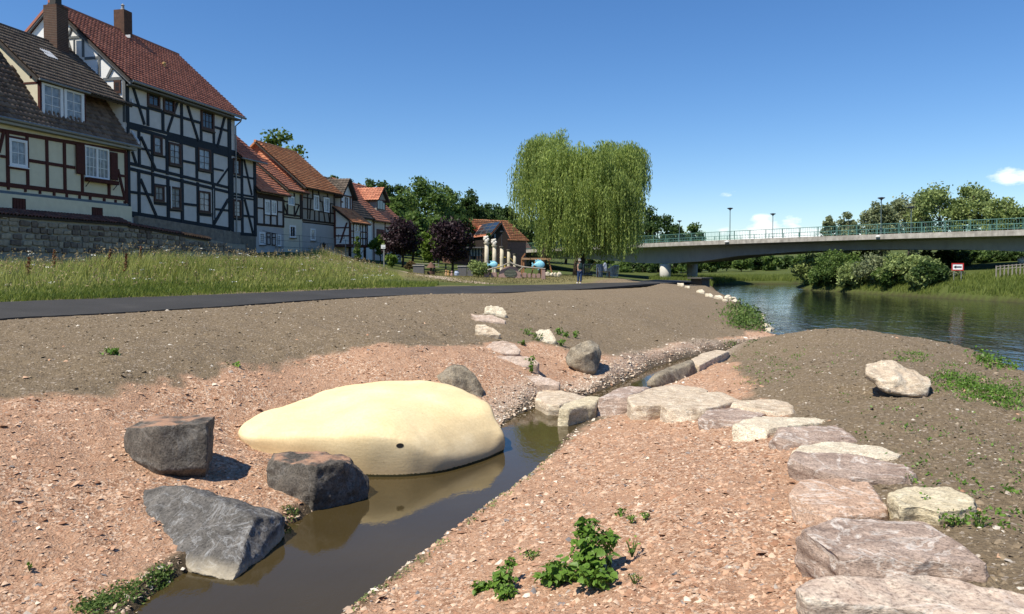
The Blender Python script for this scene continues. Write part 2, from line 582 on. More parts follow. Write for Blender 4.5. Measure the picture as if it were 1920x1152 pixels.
def height(x, y, fine=False, info=False):
    x, y = np.asarray(x, float).ravel(), np.asarray(y, float).ravel()
    r = np.hypot(x, y - 40)
    k = np.where(r > 150, 150 / np.maximum(r, 1e-6), 1.0)
    h = tps(x * k, 40 + (y - 40) * k)
    h = np.clip(h, -1, 18)
    far = smooth((r - 150) / 400)
    hill = 10 + 8 * fbm(x / 180, y / 180, 5, 3) + np.clip(-x, 0, 600) * 0.03
    h = h * (1 - far) + hill * far
    dr, inr = poly_dist(x, y, RIVER)
    dc, inc = poly_dist(x, y, CREEK)
    wob = 0.05 * fbm(x * 3, y * 3, 31, 3)
    dcw = np.where(inc, -dc, dc) + wob
    drw = np.where(inr, -dr, dr) + wob * 3
    lim_c = np.where(dcw > 0, 0.02 + dcw * 0.85, np.maximum(dcw * 0.55, -0.32))
    lim_r = np.where(drw > 0, 0.03 + drw * 0.6, np.maximum(drw * 0.4, -1.4))
    near_c = dcw < 6
    h = np.where(near_c & (dcw > 0), np.minimum(np.maximum(h, 0.03), lim_c), h)
    h = np.where(dcw <= 0, lim_c, h)
    h = np.where((drw > 0) & (dcw > 0), np.minimum(np.maximum(h, 0.04), lim_r + 0.0 * h), h)
    h = np.where(drw <= 0, np.minimum(lim_r, h), h)
    if fine:
        dp, inp = poly_dist(x, y, PATH_POLY)
        dps = np.where(inp, -dp, dp)
        nearf = np.clip(1.3 - np.hypot(x, y) / 60, 0.1, 1)
        rough = (0.075 * fbm(x * 1.1, y * 1.1, 3, 3) + 0.05 * fbm(x * 5, y * 5, 8, 4)) * nearf
        dry = np.minimum(np.abs(dcw), np.abs(drw))
        h = h + rough * smooth(dry / 0.5) * smooth(dps / 0.8) * np.where((inc | inr), 0.3, 1)
        h = np.where(dps < 0.02, h - 0.10, h)
    if info:
        return h, dcw, drw
    return h

def gz(x, y):
    return float(height([x], [y])[0])

_ys = np.concatenate([np.geomspace(3.5, 60, 190), np.linspace(61, 160, 60)])

def G(px, py):
    """The place on the ground seen at a pixel."""
    d = ray(px, py)
    t = _ys / d.y
    g = height(d.x * t, _ys)
    zr = CAMZ + d.z * t
    below = np.nonzero(zr < g)[0]
    i = below[0] if len(below) else len(_ys) - 1
    i = max(i, 1)
    f0, f1 = zr[i - 1] - g[i - 1], zr[i] - g[i]
    k = f0 / (f0 - f1 + 1e-9)
    y = _ys[i - 1] + (_ys[i] - _ys[i - 1]) * min(max(k, 0), 1)
    return Vector((d.x * y / d.y, y, gz(d.x * y / d.y, y)))

# zones of the ground
RED_L = [G(*q) for q in ((0, 752), (150, 742), (300, 712), (450, 690), (560, 668), (700, 657), (850, 648), (930, 638), (1000, 642), (1060, 655), (1150, 668), (1230, 655), (1330, 640), (1440, 622))]
RED_L = [(-14, 12.5)] + [(p.x, p.y) for p in RED_L] + [CREEK_L[-1]] + CREEK_L[::-1] + [(-9, 2)]
RED_R = [G(*q) for q in ((1345, 672), (1395, 700), (1420, 735), (1450, 760), (1500, 800), (1510, 850), (1530, 900), (1560, 1000), (1600, 1060), (1640, 1140))]
RED_R = CREEK_R[::-1][3:] + [(-2.5, 1.5), (0.5, 1.5)] + [(p.x, p.y) for p in RED_R[::-1]]

def zones(x, y):
    wx = x + 0.55 * fbm(x * 0.7, y * 0.7, 40, 4) + 0.3 * fbm(x * 4, y * 4, 44, 3)
    wy = y + 0.55 * fbm(x * 0.7, y * 0.7, 50, 4) + 0.3 * fbm(x * 4, y * 4, 54, 3)
    d1, i1 = poly_dist(wx, wy, RED_L)
    d2, i2 = poly_dist(wx, wy, RED_R)
    s1, s2 = np.where(i1, d1, -d1), np.where(i2, d2, -d2)
    red = np.maximum(smooth((s1 + 0.14) / 0.3), smooth((s2 + 0.12) / 0.25))
    return red

def build_ground():
    u = np.linspace(-1, 1, 440)
    t = 1.7 * (0.42 * u + 0.58 * u ** 3)
    ys = np.concatenate([np.arange(-7, 3, 0.5), np.arange(3, 13, 0.05), np.geomspace(13, 60, 230), np.geomspace(61, 150, 80), np.geomspace(155, 3500, 50)])
    X = (ys[:, None] + 9) * t[None, :]
    Y = np.repeat(ys[:, None], len(u), 1)
    x, y = X.ravel(), Y.ravel()
    h, dc, dr = height(x, y, True, True)
    nr, nc = len(ys), len(u)
    idx = np.arange(nr * nc).reshape(nr, nc)
    f = np.stack([idx[:-1, :-1], idx[:-1, 1:], idx[1:, 1:], idx[1:, :-1]], -1).reshape(-1, 4)
    me = npmesh('ground', np.stack([x, y, h], 1), f)
    red = zones(x, y)
    dp, inp = poly_dist(x, y, PATH_POLY)
    # side of the path: the houses' side grows grass
    dn, _ = poly_dist(x, y, [(p.x, p.y) for p in PN], closed=False)
    dff, _ = poly_dist(x, y, [(p.x, p.y) for p in PF], closed=False)
    landside = (dff < dn) & (y > 3)
    grass = np.where(landside & ~inp, smooth((dp - 0.1 + 0.4 * fbm(x * .8, y * .8, 60)) / 0.5), 0)
    beyond = (x > 33) | (y > 104)
    grass = np.where(beyond, 1.0, grass)
    garden = smooth(1 - np.abs(y - 56) / 14) * smooth((x + 11) / 4) * landside          # dry mown lawn before the garden
    path2, _ = poly_dist(x, y, [tuple(P(900, 528, 48))[:2], tuple(P(840, 525, 52))[:2], tuple(P(770, 519, 61))[:2]], closed=False)
    garden = np.maximum(garden, smooth((1.6 - dp) / 0.8) * landside * 0.8)
    trod = smooth((1.3 - path2) / 0.5) * landside
    pale = smooth((0.9 - dc) / 0.7) * (y > 14) * (x < 10)
    pale = np.maximum(pale * 0.9, trod)
    wet = smooth((0.26 + 0.2 * fbm(x * 2.5, y * 2.5, 91) - np.minimum(dc, dr)) / 0.2)
    a = me.attributes.new('zone', 'FLOAT_COLOR', 'POINT')
    a.data.foreach_set('color', np.stack([red * (1 - grass), grass * (1 - trod), pale, wet], 1).astype(np.float32).ravel())
    b = me.attributes.new('dry', 'FLOAT', 'POINT')
    b.data.foreach_set('value', garden.astype(np.float32))
    me.shade_smooth()
    m, n, l = new_mat('ground')
    bs = n['Principled BSDF']
    bs.inputs['Roughness'].default_value = 0.95
    bs.inputs['Specular IOR Level'].default_value = 0.15
    tc = n.new('ShaderNodeTexCoord')
    v = tc.outputs['Object']
    at = n.new('ShaderNodeAttribute')
    at.attribute_name = 'zone'
    sep = n.new('ShaderNodeSeparateColor')
    l.new(at.outputs['Color'], sep.inputs[0])
    at2 = n.new('ShaderNodeAttribute')
    at2.attribute_name = 'dry'
    n1 = tex_noise(n, l, v, 0.9, 8, 0.66)
    n2 = tex_noise(n, l, v, 14, 6, 0.7)
    n3 = tex_noise(n, l, v, 55, 4, 0.7)
    soil = ramp(n, l, n2, [(0.25, (.11, .08, .048)), (0.5, (.205, .155, .098)), (0.75, (.32, .252, .168))])
    soil = mixc(n, l, vmath(n, l, 'MULTIPLY', n1, 0.6), soil, (.21, .16, .102))
    vo = n.new('ShaderNodeTexVoronoi')
    vo.inputs['Scale'].default_value = 34
    l.new(v, vo.inputs['Vector'])
    vsep = n.new('ShaderNodeSeparateColor')
    l.new(vo.outputs['Color'], vsep.inputs[0])
    red_c = ramp(n, l, vsep.outputs[0], [(0.0, (.29, .155, .09)), (0.35, (.43, .25, .157)), (0.7, (.54, .345, .222)), (0.95, (.68, .51, .375)), (1.0, (.22, .17, .14))])
    red_s = ramp(n, l, n2, [(0.3, (.38, .22, .135)), (0.7, (.54, .335, .215))])
    red_c = mixc(n, l, vmath(n, l, 'GREATER_THAN', n1, 0.5), red_c, mixc(n, l, 0.6, red_c, red_s))
    peb = vmath(n, l, 'GREATER_THAN', vsep.outputs[1], 0.93)
    soil = mixc(n, l, vmath(n, l, 'MULTIPLY', peb, 0.7), soil, (.42, .35, .28))
    col = mixc(n, l, sep.outputs[0], soil, red_c)
    pale_c = ramp(n, l, vsep.outputs[2], [(0.0, (.30, .22, .16)), (0.6, (.50, .40, .31)), (1.0, (.70, .62, .52))])
    col = mixc(n, l, vmath(n, l, 'MULTIPLY', sep.outputs[2], vmath(n, l, 'MULTIPLY', n1, 1.3), True), col, pale_c)
    gr = ramp(n, l, n2, [(0.3, (.045, .065, .015)), (0.7, (.11, .13, .035))])
    dryc = ramp(n, l, n2, [(0.3, (.17, .14, .065)), (0.7, (.30, .25, .13))])
    gr = mixc(n, l, vmath(n, l, 'MULTIPLY', at2.outputs['Fac'], vmath(n, l, 'ADD', n1, 0.25), True), gr, dryc)
    col = mixc(n, l, sep.outputs[1], col, gr)
    wetf = vmath(n, l, 'MULTIPLY', at.outputs['Alpha'], 0.75)
    col = mixc(n, l, wetf, col, (.045, .036, .02))
    l.new(col, bs.inputs['Base Color'])
    b1 = bump(n, l, n3, 0.7, 0.02)
    b2 = bump(n, l, n2, 0.85, 0.05, b1)
    b3 = bump(n, l, vo.outputs['Distance'], 0.6, 0.02, b2)
    l.new(b3, bs.inputs['Normal'])
    o = link('ground', me, m)
    return tag(o, 'bare soil and red gravel banks with grassy ground beyond', None, None, 'structure')

GROUND = build_ground()

# ------------------------------------------------------------------ asphalt path
def build_path():
    nx = 8
    V, F = [], []
    rows = []
    for i, (a, b) in enumerate(zip(catmull(PATH_N, 48), catmull(PATH_F, 48))):       # edges crumble a little
        r = []
        e, g = (0.5 * mnoise.noise(Vector((a.x * k, a.y * k, k))) + 0.4 * mnoise.noise(Vector((a.x * k * 4, a.y * k * 4, k))) for k in (0.9, 1.3))
        u = (b - a).normalized()
        a2, b2 = a + u * (e * 0.16), b + u * (g * 0.14)
        r.append(a2 + Vector((0, 0, -0.10)))
        for k in range(nx + 1):
            t = k / nx
            r.append(a2.lerp(b2, t) + Vector((0, 0, 0.025 + 0.03 * math.sin(math.pi * t))))
        r.append(b2 + Vector((0, 0, -0.10)))
        rows.append(r)
    for r in rows:
        V += r
    m = nx + 3
    for i in range(len(rows) - 1):
        for k in range(m - 1):
            F.append((i * m + k, (i + 1) * m + k, (i + 1) * m + k + 1, i * m + k + 1))
    me = pymesh('path', V, F)
    me.flip_normals()
    mt, n, l = new_mat('asphalt')
    bs = n['Principled BSDF']
    tc = n.new('ShaderNodeTexCoord')
    f1 = tex_noise(n, l, tc.outputs['Object'], 0.5, 5, 0.6)
    f2 = tex_noise(n, l, tc.outputs['Object'], 90, 3, 0.7)
    c = ramp(n, l, f1, [(0.3, (.034, .033, .031)), (0.6, (.046, .044, .042)), (0.8, (.068, .065, .061))])
    c = mixc(n, l, vmath(n, l, 'GREATER_THAN', f2, 0.66), c, (.085, .083, .08))
    l.new(c, bs.inputs['Base Color'])
    bs.inputs['Roughness'].default_value = 0.85
    bs.inputs['Specular IOR Level'].default_value = 0.25
    l.new(bump(n, l, f2, 0.4, 0.01), bs.inputs['Normal'])
    o = link('path', me, mt)
    tag(o, 'new dark asphalt path along the top of the bank', None, None, 'structure')
build_path()

# ------------------------------------------------------------------ water
def water_mat(name, deep, scale, strength):
    m, n, l = new_mat(name)
    bs = n['Principled BSDF']
    tc = n.new('ShaderNodeTexCoord')
    mp = n.new('ShaderNodeMapping')
    mp.inputs['Scale'].default_value = (1.0, 0.45, 1.0)
    mp.inputs['Rotation'].default_value = (0, 0, R(-20))
    l.new(tc.outputs['Object'], mp.inputs[0])
    f = tex_noise(n, l, mp.outputs[0], scale, 4, 0.6)
    f2 = tex_noise(n, l, tc.outputs['Object'], 0.25, 3, 0.5)
    c = ramp(n, l, f2, [(0.3, tuple(v * 0.7 for v in deep)), (0.7, tuple(v * 1.25 for v in deep))])
    l.new(c, bs.inputs['Base Color'])
    bs.inputs['Roughness'].default_value = 0.04
    bs.inputs['IOR'].default_value = 1.33
    bs.inputs['Specular IOR Level'].default_value = 0.5
    st = vmath(n, l, 'MULTIPLY', f2, strength * 2)
    b = n.new('ShaderNodeBump')
    b.inputs['Distance'].default_value = 0.05
    l.new(st, b.inputs['Strength'])
    l.new(f, b.inputs['Height'])
    l.new(b.outputs[0], bs.inputs['Normal'])
    return m

DIV = [(30, -60), (18, 0), (11.2, 12), (10.6, 26), (11.0, 31.4), (10.7, 34), (10.5, 50), (15, 75), (20, 100), (22, 112), (30, 118), (60, 140), (110, 168), (170, 185)]
me = pymesh('river', [(x, y, 0) for x, y in DIV] + [(190, 140, 0), (120, -60, 0)], [tuple(range(len(DIV) + 2))[::-1]])
tag(link('river', me, water_mat('river_water', (.010, .014, .013), 1.3, 0.8)), 'dark rippled river flowing under the bridge', None, None, 'structure')
cr = [(18, 0), (11.2, 12), (10.6, 26), (11.0, 31.4), (10.7, 34)]
me = pymesh('stream', [(x, y, 0) for x, y in cr] + [(-8, 34, 0), (-8, 2, 0), (10, 0, 0)], [tuple(range(8))])
tag(link('stream', me, water_mat('stream_water', (.058, .042, .017), 9, 0.05)), 'shallow brown stream winding between the boulders', None, None, 'structure')
# ------------------------------------------------------------------ stone materials
def stone_mat(name, c1, c2, c3, vein=(.62, .6, .56), vein_amt=0.5, vein_scale=2.2, grain=9.0, bump_s=0.7, dirt=None, dirt_amt=0.0, low=None, strata=1.0):
    if name in MATS:
        return MATS[name]
    c1, c2, c3 = ((c[0] * 1.07, c[1] * 0.99, c[2] * 0.93) for c in (c1, c2, c3))
    m, n, l = new_mat(name)
    bs = n['Principled BSDF']
    bs.inputs['Roughness'].default_value = 0.85
    bs.inputs['Specular IOR Level'].default_value = 0.25
    tc = n.new('ShaderNodeTexCoord')
    ob = n.new('ShaderNodeObjectInfo')
    off = n.new('ShaderNodeVectorMath')
    off.operation = 'MULTIPLY_ADD'
    cmb = n.new('ShaderNodeCombineXYZ')
    for i in range(3):
        l.new(vmath(n, l, 'MULTIPLY', ob.outputs['Random'], 37.0 + 11 * i), cmb.inputs[i])
    l.new(tc.outputs['Object'], off.inputs[0])
    off.inputs[1].default_value = (1, 1, strata)
    l.new(cmb.outputs[0], off.inputs[2])
    v = off.outputs[0]
    f1 = tex_noise(n, l, v, 2.0, 6, 0.62, 0.6)
    f2 = tex_noise(n, l, v, grain, 7, 0.7)
    f4 = tex_noise(n, l, v, grain * 6, 4, 0.7)
    col = ramp(n, l, f1, [(0.28, c1), (0.5, c2), (0.72, c3)])
    col = mixc(n, l, vmath(n, l, 'MULTIPLY', f2, 0.75), col, ramp(n, l, f2, [(0.35, tuple(x * 0.5 for x in c1)), (0.65, tuple(min(1, x * 1.35) for x in c3))]))
    sp = ramp(n, l, f4, [(0.34, (.38, .38, .38)), (0.48, (.92, .92, .92)), (0.66, (1.2, 1.2, 1.2))])
    col = mixc(n, l, 1.0, col, sp, 'MULTIPLY')
    if vein_amt > 0:
        nv = n.new('ShaderNodeTexNoise')
        nv.inputs['Scale'].default_value = vein_scale
        nv.inputs['Detail'].default_value = 8
        nv.inputs['Roughness'].default_value = 0.62
        nv.inputs['Distortion'].default_value = 0.9
        l.new(v, nv.inputs['Vector'])
        a = vmath(n, l, 'ABSOLUTE', vmath(n, l, 'SUBTRACT', nv.outputs['Fac'], 0.5))
        k = vmath(n, l, 'SUBTRACT', 1.0, vmath(n, l, 'MULTIPLY', a, 42.0), True)
        k = vmath(n, l, 'MULTIPLY', vmath(n, l, 'MULTIPLY', k, vmath(n, l, 'MULTIPLY', vmath(n, l, 'SUBTRACT', f2, 0.3, True), 3.2, True)), vein_amt, True)
        col = mixc(n, l, k, col, vein)
    if dirt is not None:
        geo = n.new('ShaderNodeNewGeometry')
        sp_ = n.new('ShaderNodeSeparateXYZ')
        l.new(geo.outputs['Normal'], sp_.inputs[0])
        up = vmath(n, l, 'MULTIPLY', vmath(n, l, 'SUBTRACT', sp_.outputs['Z'], 0.72, True), 4.0, True)
        k = vmath(n, l, 'MULTIPLY', vmath(n, l, 'MULTIPLY', up, vmath(n, l, 'MULTIPLY', vmath(n, l, 'SUBTRACT', f1, 0.42, True), 8.0, True)), dirt_amt, True)
        col = mixc(n, l, k, col, dirt)
    if low is not None:     # lime-coated foot that stood in the water
        sp2 = n.new('ShaderNodeSeparateXYZ')
        l.new(tc.outputs['Object'], sp2.inputs[0])
        hz = vmath(n, l, 'ADD', sp2.outputs['Z'], vmath(n, l, 'MULTIPLY', vmath(n, l, 'SUBTRACT', f1, 0.5), 0.25))
        k = vmath(n, l, 'SUBTRACT', 1.0, vmath(n, l, 'MULTIPLY', vmath(n, l, 'SUBTRACT', hz, low[0]), 7.0), True)
        col = mixc(n, l, vmath(n, l, 'MULTIPLY', k, 0.85), col, low[1])
    l.new(col, bs.inputs['Base Color'])
    b1 = bump(n, l, f2, bump_s, 0.035)
    b2 = bump(n, l, f4, bump_s * 0.6, 0.008, b1)
    l.new(b2, bs.inputs['Normal'])
    return m

BASALT_D = stone_mat('dark_basalt_dusty', (.052, .049, .043), (.092, .087, .077), (.155, .146, .128), (.36, .35, .32), 0.3, 2.0, 8, 1.0, dirt=(.46, .26, .16), dirt_amt=0.75)
BASALT_L = stone_mat('dark_basalt_limed', (.062, .062, .058), (.108, .108, .103), (.17, .17, .162), (.44, .45, .45), 0.5, 2.6, 7, 1.0, low=(-0.02, (.50, .43, .31)))
BASALT_B = stone_mat('brown_grey_boulder', (.10, .09, .07), (.20, .18, .138), (.35, .315, .235), (.42, .40, .34), 0.4, 2.2, 7, 1.0)
LIME = stone_mat('pale_limestone', (.33, .26, .185), (.54, .455, .345), (.74, .67, .54), (.80, .76, .66), 0.5, 2.0, 7, 0.9, dirt=(.40, .31, .22), dirt_amt=0.4, strata=2.5)
LIME_W = stone_mat('white_limestone', (.46, .40, .30), (.64, .58, .455), (.77, .72, .59), (.82, .79, .7), 0.3, 2.0, 7, 0.9, dirt=(.44, .36, .26), dirt_amt=0.35, strata=2.0)
LIME_Y = stone_mat('yellowish_limestone', (.35, .31, .20), (.56, .51, .36), (.71, .66, .50), (.77, .74, .62), 0.3, 2.0, 7, 0.9, dirt=(.40, .34, .22), dirt_amt=0.3, strata=2.5)
PURPLE = stone_mat('mauve_sandstone', (.20, .145, .115), (.335, .265, .22), (.49, .41, .35), (.72, .67, .60), 0.85, 1.6, 8, 1.0, strata=2.8)
PINK = stone_mat('pink_sandstone', (.31, .205, .14), (.45, .32, .235), (.57, .44, .34), (.74, .68, .60), 0.85, 1.6, 8, 0.9, strata=2.5)
GREYPINK = stone_mat('grey_pink_sandstone', (.29, .225, .18), (.43, .355, .295), (.57, .49, .42), (.68, .63, .56), 0.5, 1.8, 8, 0.9, strata=2.5)
MOTTLE = stone_mat('mottled_pale_sandstone', (.25, .20, .17), (.49, .42, .355), (.67, .64, .54), (.78, .75, .68), 0.6, 1.5, 6, 1.0, dirt=(.44, .22, .14), dirt_amt=0.2, strata=2.2)

def remesh(verts, faces, voxel, smooth_iter=1):
    me = pymesh('tmp', verts, faces)
    bm = bmesh.new()
    bm.from_mesh(me)
    bmesh.ops.recalc_face_normals(bm, faces=bm.faces)
    bm.to_mesh(me)
    bm.free()
    o = bpy.data.objects.new('tmp', me)
    COL.objects.link(o)
    md = o.modifiers.new('r', 'REMESH')
    md.mode = 'VOXEL'
    md.voxel_size = voxel
    if smooth_iter:
        ms = o.modifiers.new('s', 'SMOOTH')
        ms.factor = 0.5
        ms.iterations = smooth_iter
    dg = bpy.context.evaluated_depsgraph_get()
    out = bpy.data.meshes.new_from_object(o.evaluated_get(dg))
    bpy.data.objects.remove(o, do_unlink=True)
    bpy.data.meshes.remove(me)
    return out

def roughen(me, amp, freq, seed, strata=0.0, chip=0.5):
    """Breaks a smooth solid into facets, chips and beds."""
    n = len(me.vertices)
    co = np.empty(n * 3, np.float32)
    no = np.empty(n * 3, np.float32)
    me.vertices.foreach_get('co', co)
    me.vertices.foreach_get('normal', no)
    co, no = co.reshape(-1, 3).astype(float), no.reshape(-1, 3).astype(float)
    off = Vector((seed * 3.1, seed * 7.7, seed * 1.3))
    d = np.empty(n)
    for i in range(n):
        p = Vector(co[i]) * freq + off
        a = mnoise.fractal(p, 1.0, 2.1, 4)
        c = mnoise.voronoi(p * 1.1)[0]
        b = c[1] - c[0]
        c2 = mnoise.voronoi(p * 2.9 + Vector((5, 2, 8)))[0]
        e = mnoise.noise(p * 7.0)
        q = a * 0.5 + chip * (min(b, 0.5) - 0.25) * 1.4 + chip * 0.5 * (min(c2[1] - c2[0], 0.4) - 0.2) + 0.12 * e
        if strata > 0:
            s = Vector((co[i][0] * 0.5, co[i][1] * 0.5, co[i][2] * 14)) + off
            q += strata * mnoise.noise(s) * (1 - abs(no[i][2]))
        d[i] = q * amp
    co = co + no * d[:, None]
    me.vertices.foreach_set('co', co.astype(np.float32).ravel())
    me.update()
    return me

def facet_smooth(me, angle=32):
    me.shade_smooth()
    try:
        me.set_sharp_from_angle(angle=R(angle))
    except Exception:
        pass

def put_rock(name, me, material, label, cat, group=None):
    """Moves the object's origin to the foot of the stone."""
    n = len(me.vertices)
    co = np.empty(n * 3, np.float32)
    me.vertices.foreach_get('co', co)
    co = co.reshape(-1, 3)
    c = Vector((float(co[:, 0].mean()), float(co[:, 1].mean()), 0.0))
    me.transform(Matrix.Translation(-c))
    facet_smooth(me)
    o = link(name, me, material, None, False, c)
    return tag(o, label, cat, group)

def hull(pts):
    bm = bmesh.new()
    for p in pts:
        bm.verts.new(p)
    r = bmesh.ops.convex_hull(bm, input=bm.verts)
    dele = [g for g in r['geom_interior'] + r['geom_unused'] if isinstance(g, bmesh.types.BMVert)]
    bmesh.ops.delete(bm, geom=list(set(dele)), context='VERTS')
    bm.verts.ensure_lookup_table()
    bm.verts.index_update()
    v = [tuple(q.co) for q in bm.verts]
    f = [tuple(q.index for q in fc.verts) for fc in bm.faces]
    bm.free()
    return v, f

_seed = [1]

def boulder(name, pts, material, label, amp=0.05, freq=2.0, voxel=0.03, cat='boulder', sm=1, group=None, chip=0.5, seat=None):
    k = 1.0
    if seat is not None:                     # slide the boulder along the bank until its foot stands on the ground
        k = G(seat[0], seat[1]).y / seat[2]
    v, f = hull([P(a, b, y * k) for a, b, y in pts])
    me = remesh(v, f, voxel, sm)
    _seed[0] += 1
    roughen(me, amp, freq, _seed[0], 0, chip)
    return put_rock(name, me, material, label, cat, group)

def slab_points(poly, thick):
    cx = sum(a for a, b in poly) / len(poly)
    cy = sum(b for a, b in poly) / len(poly)
    g = G(cx, cy)
    lo = max(b for a, b in poly)
    g = G(cx, 0.5 * (cy + lo) + thick * FPX / g.y * 0.9)
    zt = max(g.z, 0.0) + thick * (0.8 if g.z < 0.1 else 0.75)
    return [Pz(a, b, zt) for a, b in poly]

def slab(name, poly, thick, material, label, amp=0.03, freq=2.4, voxel=None, cat='stone slab', tilt=0.0, group=None, under=0.06, bulge=0.0, strata=0.5, cuts=8):
    """A quarry block: its upper outline as traced, sides going down into the ground."""
    w = slab_points(poly, thick)
    c = sum(w, Vector()) / len(w)
    top = [p + Vector((0, 0, tilt * (p.y - c.y))) for p in w]
    n = len(top)
    mid = [c + (p - c) * (1.005 + bulge) + Vector((0, 0, -thick * 0.45)) for p in top]
    bot = []
    for p in top:
        q = c + (p - c) * (1 - under)
        bot.append(Vector((q.x, q.y, min(gz(q.x, q.y), c.z - thick) - 0.12)))
    inn = [c + (p - c) * 0.93 + Vector((0, 0, 0.2 * min(0.05, thick * 0.15))) for p in top]
    V = bot + mid + top + inn
    F = [tuple(range(n))[::-1]]
    for r in range(3):
        for i in range(n):
            j = (i + 1) % n
            F.append((r * n + i, r * n + j, (r + 1) * n + j, (r + 1) * n + i))
    F.append(tuple(3 * n + i for i in range(n)))
    tm = pymesh('cut', V, F)
    bm = bmesh.new()
    bm.from_mesh(tm)
    bpy.data.meshes.remove(tm)
    bmesh.ops.recalc_face_normals(bm, faces=bm.faces)
    for k in range(cuts):                    # break its rim along a few clean planes
        p = top[random.randrange(n)].lerp(top[random.randrange(n)], random.uniform(0, .05))
        d = Vector((p.x - c.x, p.y - c.y, 0))
        if d.length < 0.05:
            continue
        r = d.length
        d = (d.normalized() + Vector((random.uniform(-.5, .5), random.uniform(-.5, .5), random.uniform(.15, 1.3)))).normalized()
        q = p - d * (random.uniform(.008, .04) * min(1.0, r * 1.4))
        if (c - q).dot(d) > -0.5 * r:
            continue
        bmesh.ops.bisect_plane(bm, geom=bm.verts[:] + bm.edges[:] + bm.faces[:], plane_co=q, plane_no=d, clear_outer=True)
        bmesh.ops.holes_fill(bm, edges=[e for e in bm.edges if e.is_boundary], sides=0)
    bm.verts.index_update()
    V, F = [v.co.copy() for v in bm.verts], [tuple(v.index for v in f.verts) for f in bm.faces]
    bm.free()
    vx = voxel or max(0.016, c.y * 0.0024)
    me = remesh(V, F, vx, 0)
    _seed[0] += 1
    roughen(me, amp * .75, freq, _seed[0], strata, 0.5)
    return put_rock(name, me, material, label, cat, group)

def block(name, poly, material, label, foot=0.1, vox=0.035, cat='stone slab', amp=0.035):
    """A stone seen from far off on a slope: outline as traced, as deep as it is broad."""
    lo, hi = max(b for a, b in poly), min(b for a, b in poly)
    cx = sum(a for a, b in poly) / len(poly)
    g = G(cx, lo + 1.0)
    wide = (max(a for a, b in poly) - min(a for a, b in poly)) * g.y / FPX
    pts = []
    for a, b in poly:
        t = (lo - b) / (lo - hi)
        y = g.y - 0.08 + t * wide * 0.42
        p = P(a, b, y)
        pts.append(p)
        q = P(a, b, y)
        pts.append(Vector((q.x, q.y + 0.03, min(q.z - foot, gz(q.x, q.y) - 0.08))))
    v, f = hull(pts)
    me = remesh(v, f, vox, 0)
    _seed[0] += 1
    roughen(me, amp, 2.6, _seed[0], 0.3, 0.5)
    return put_rock(name, me, material, label, cat)

def zpx(ox, oy, k, pts):
    return [(ox + a / k, oy + b / k) for a, b in pts]

# ------------------------------------------------------------------ the dark boulders by the pool
boulder('boulder', [(264, 916, 8.45), (341, 908, 8.35), (379, 920, 8.3), (456, 955, 7.85), (478, 968, 7.7), (458, 1023, 7.35), (437, 1092, 6.95), (358, 1074, 7.1), (298, 1019, 7.6), (260, 976, 8.1),
                    (537, 967, 8.15), (538, 1006, 8.1), (350, 914, 9.1), (505, 966, 8.9), (285, 945, 9.1), (430, 1105, 7.1), (350, 1085, 7.3), (300, 1040, 8.6), (525, 1010, 8.8)],
        BASALT_L, 'biggest dark grey boulder, pale limed foot standing in the stream', 0.075, 1.9, 0.022)
boulder('boulder', [(584, 973, 8.95), (559, 968, 9.0), (495, 921, 9.25), (691, 943, 9.5), (683, 952, 9.4), (518, 863, 9.3), (597, 874, 9.0), (655, 869, 9.35), (691, 891, 9.65), (499, 882, 9.35),
                    (512, 849, 9.85), (576, 843, 9.95), (657, 857, 10.05), (520, 880, 10.2), (672, 900, 10.2), (590, 985, 9.1), (680, 962, 9.7), (505, 940, 9.3), (498, 935, 9.8)],
        BASALT_D, 'dark grey boulder with reddish dust on top, touching the cream rock', 0.085, 2.1, 0.022)
boulder('boulder', [(302, 883, 9.6), (388, 879, 9.7), (247, 861, 9.9), (234, 840, 10.1), (401, 850, 10.2), (298, 800, 9.66), (388, 792, 9.8), (403, 781, 10.25), (371, 778, 10.4), (285, 781, 10.35),
                    (238, 804, 10.1), (232, 818, 10.15), (390, 852, 10.7), (250, 845, 10.8), (300, 905, 9.8), (385, 900, 9.9), (250, 885, 10.1), (236, 850, 10.2)],
        BASALT_D, 'square-cut dark boulder standing alone on the red gravel', 0.045, 2.2, 0.02, chip=0.35, seat=(252, 864, 9.9))
boulder('boulder', [(909, 735, 15.0), (905, 752, 14.9), (860, 765, 14.8), (815, 750, 15.0), (807, 712, 15.2), (849, 683, 15.25), (871, 684, 15.25), (889, 700, 15.1), (848, 706, 14.85),
                    (850, 690, 16.0), (890, 712, 16.0), (815, 712, 15.9), (860, 745, 16.0)],
        BASALT_B, 'brown-grey boulder half hidden behind the cream rock', 0.06, 1.8, 0.04, seat=(908, 746, 14.95))
boulder('boulder', [(1061, 668, 18.2), (1072, 653, 18.2), (1090, 641, 18.35), (1108, 638, 18.45), (1123, 646, 18.4), (1127, 660, 18.3), (1126, 682, 18.1), (1115, 701, 17.9), (1101, 701, 17.85), (1079, 692, 17.9), (1061, 680, 18.05),
                    (1095, 668, 17.75), (1112, 660, 17.85), (1085, 660, 18.9), (1115, 665, 18.9), (1100, 690, 18.8), (1100, 708, 18.1)],
        BASALT_B, 'round grey boulder resting on the gravel slope above the upper stream', 0.06, 2.0, 0.045, seat=(1103, 702, 17.9))
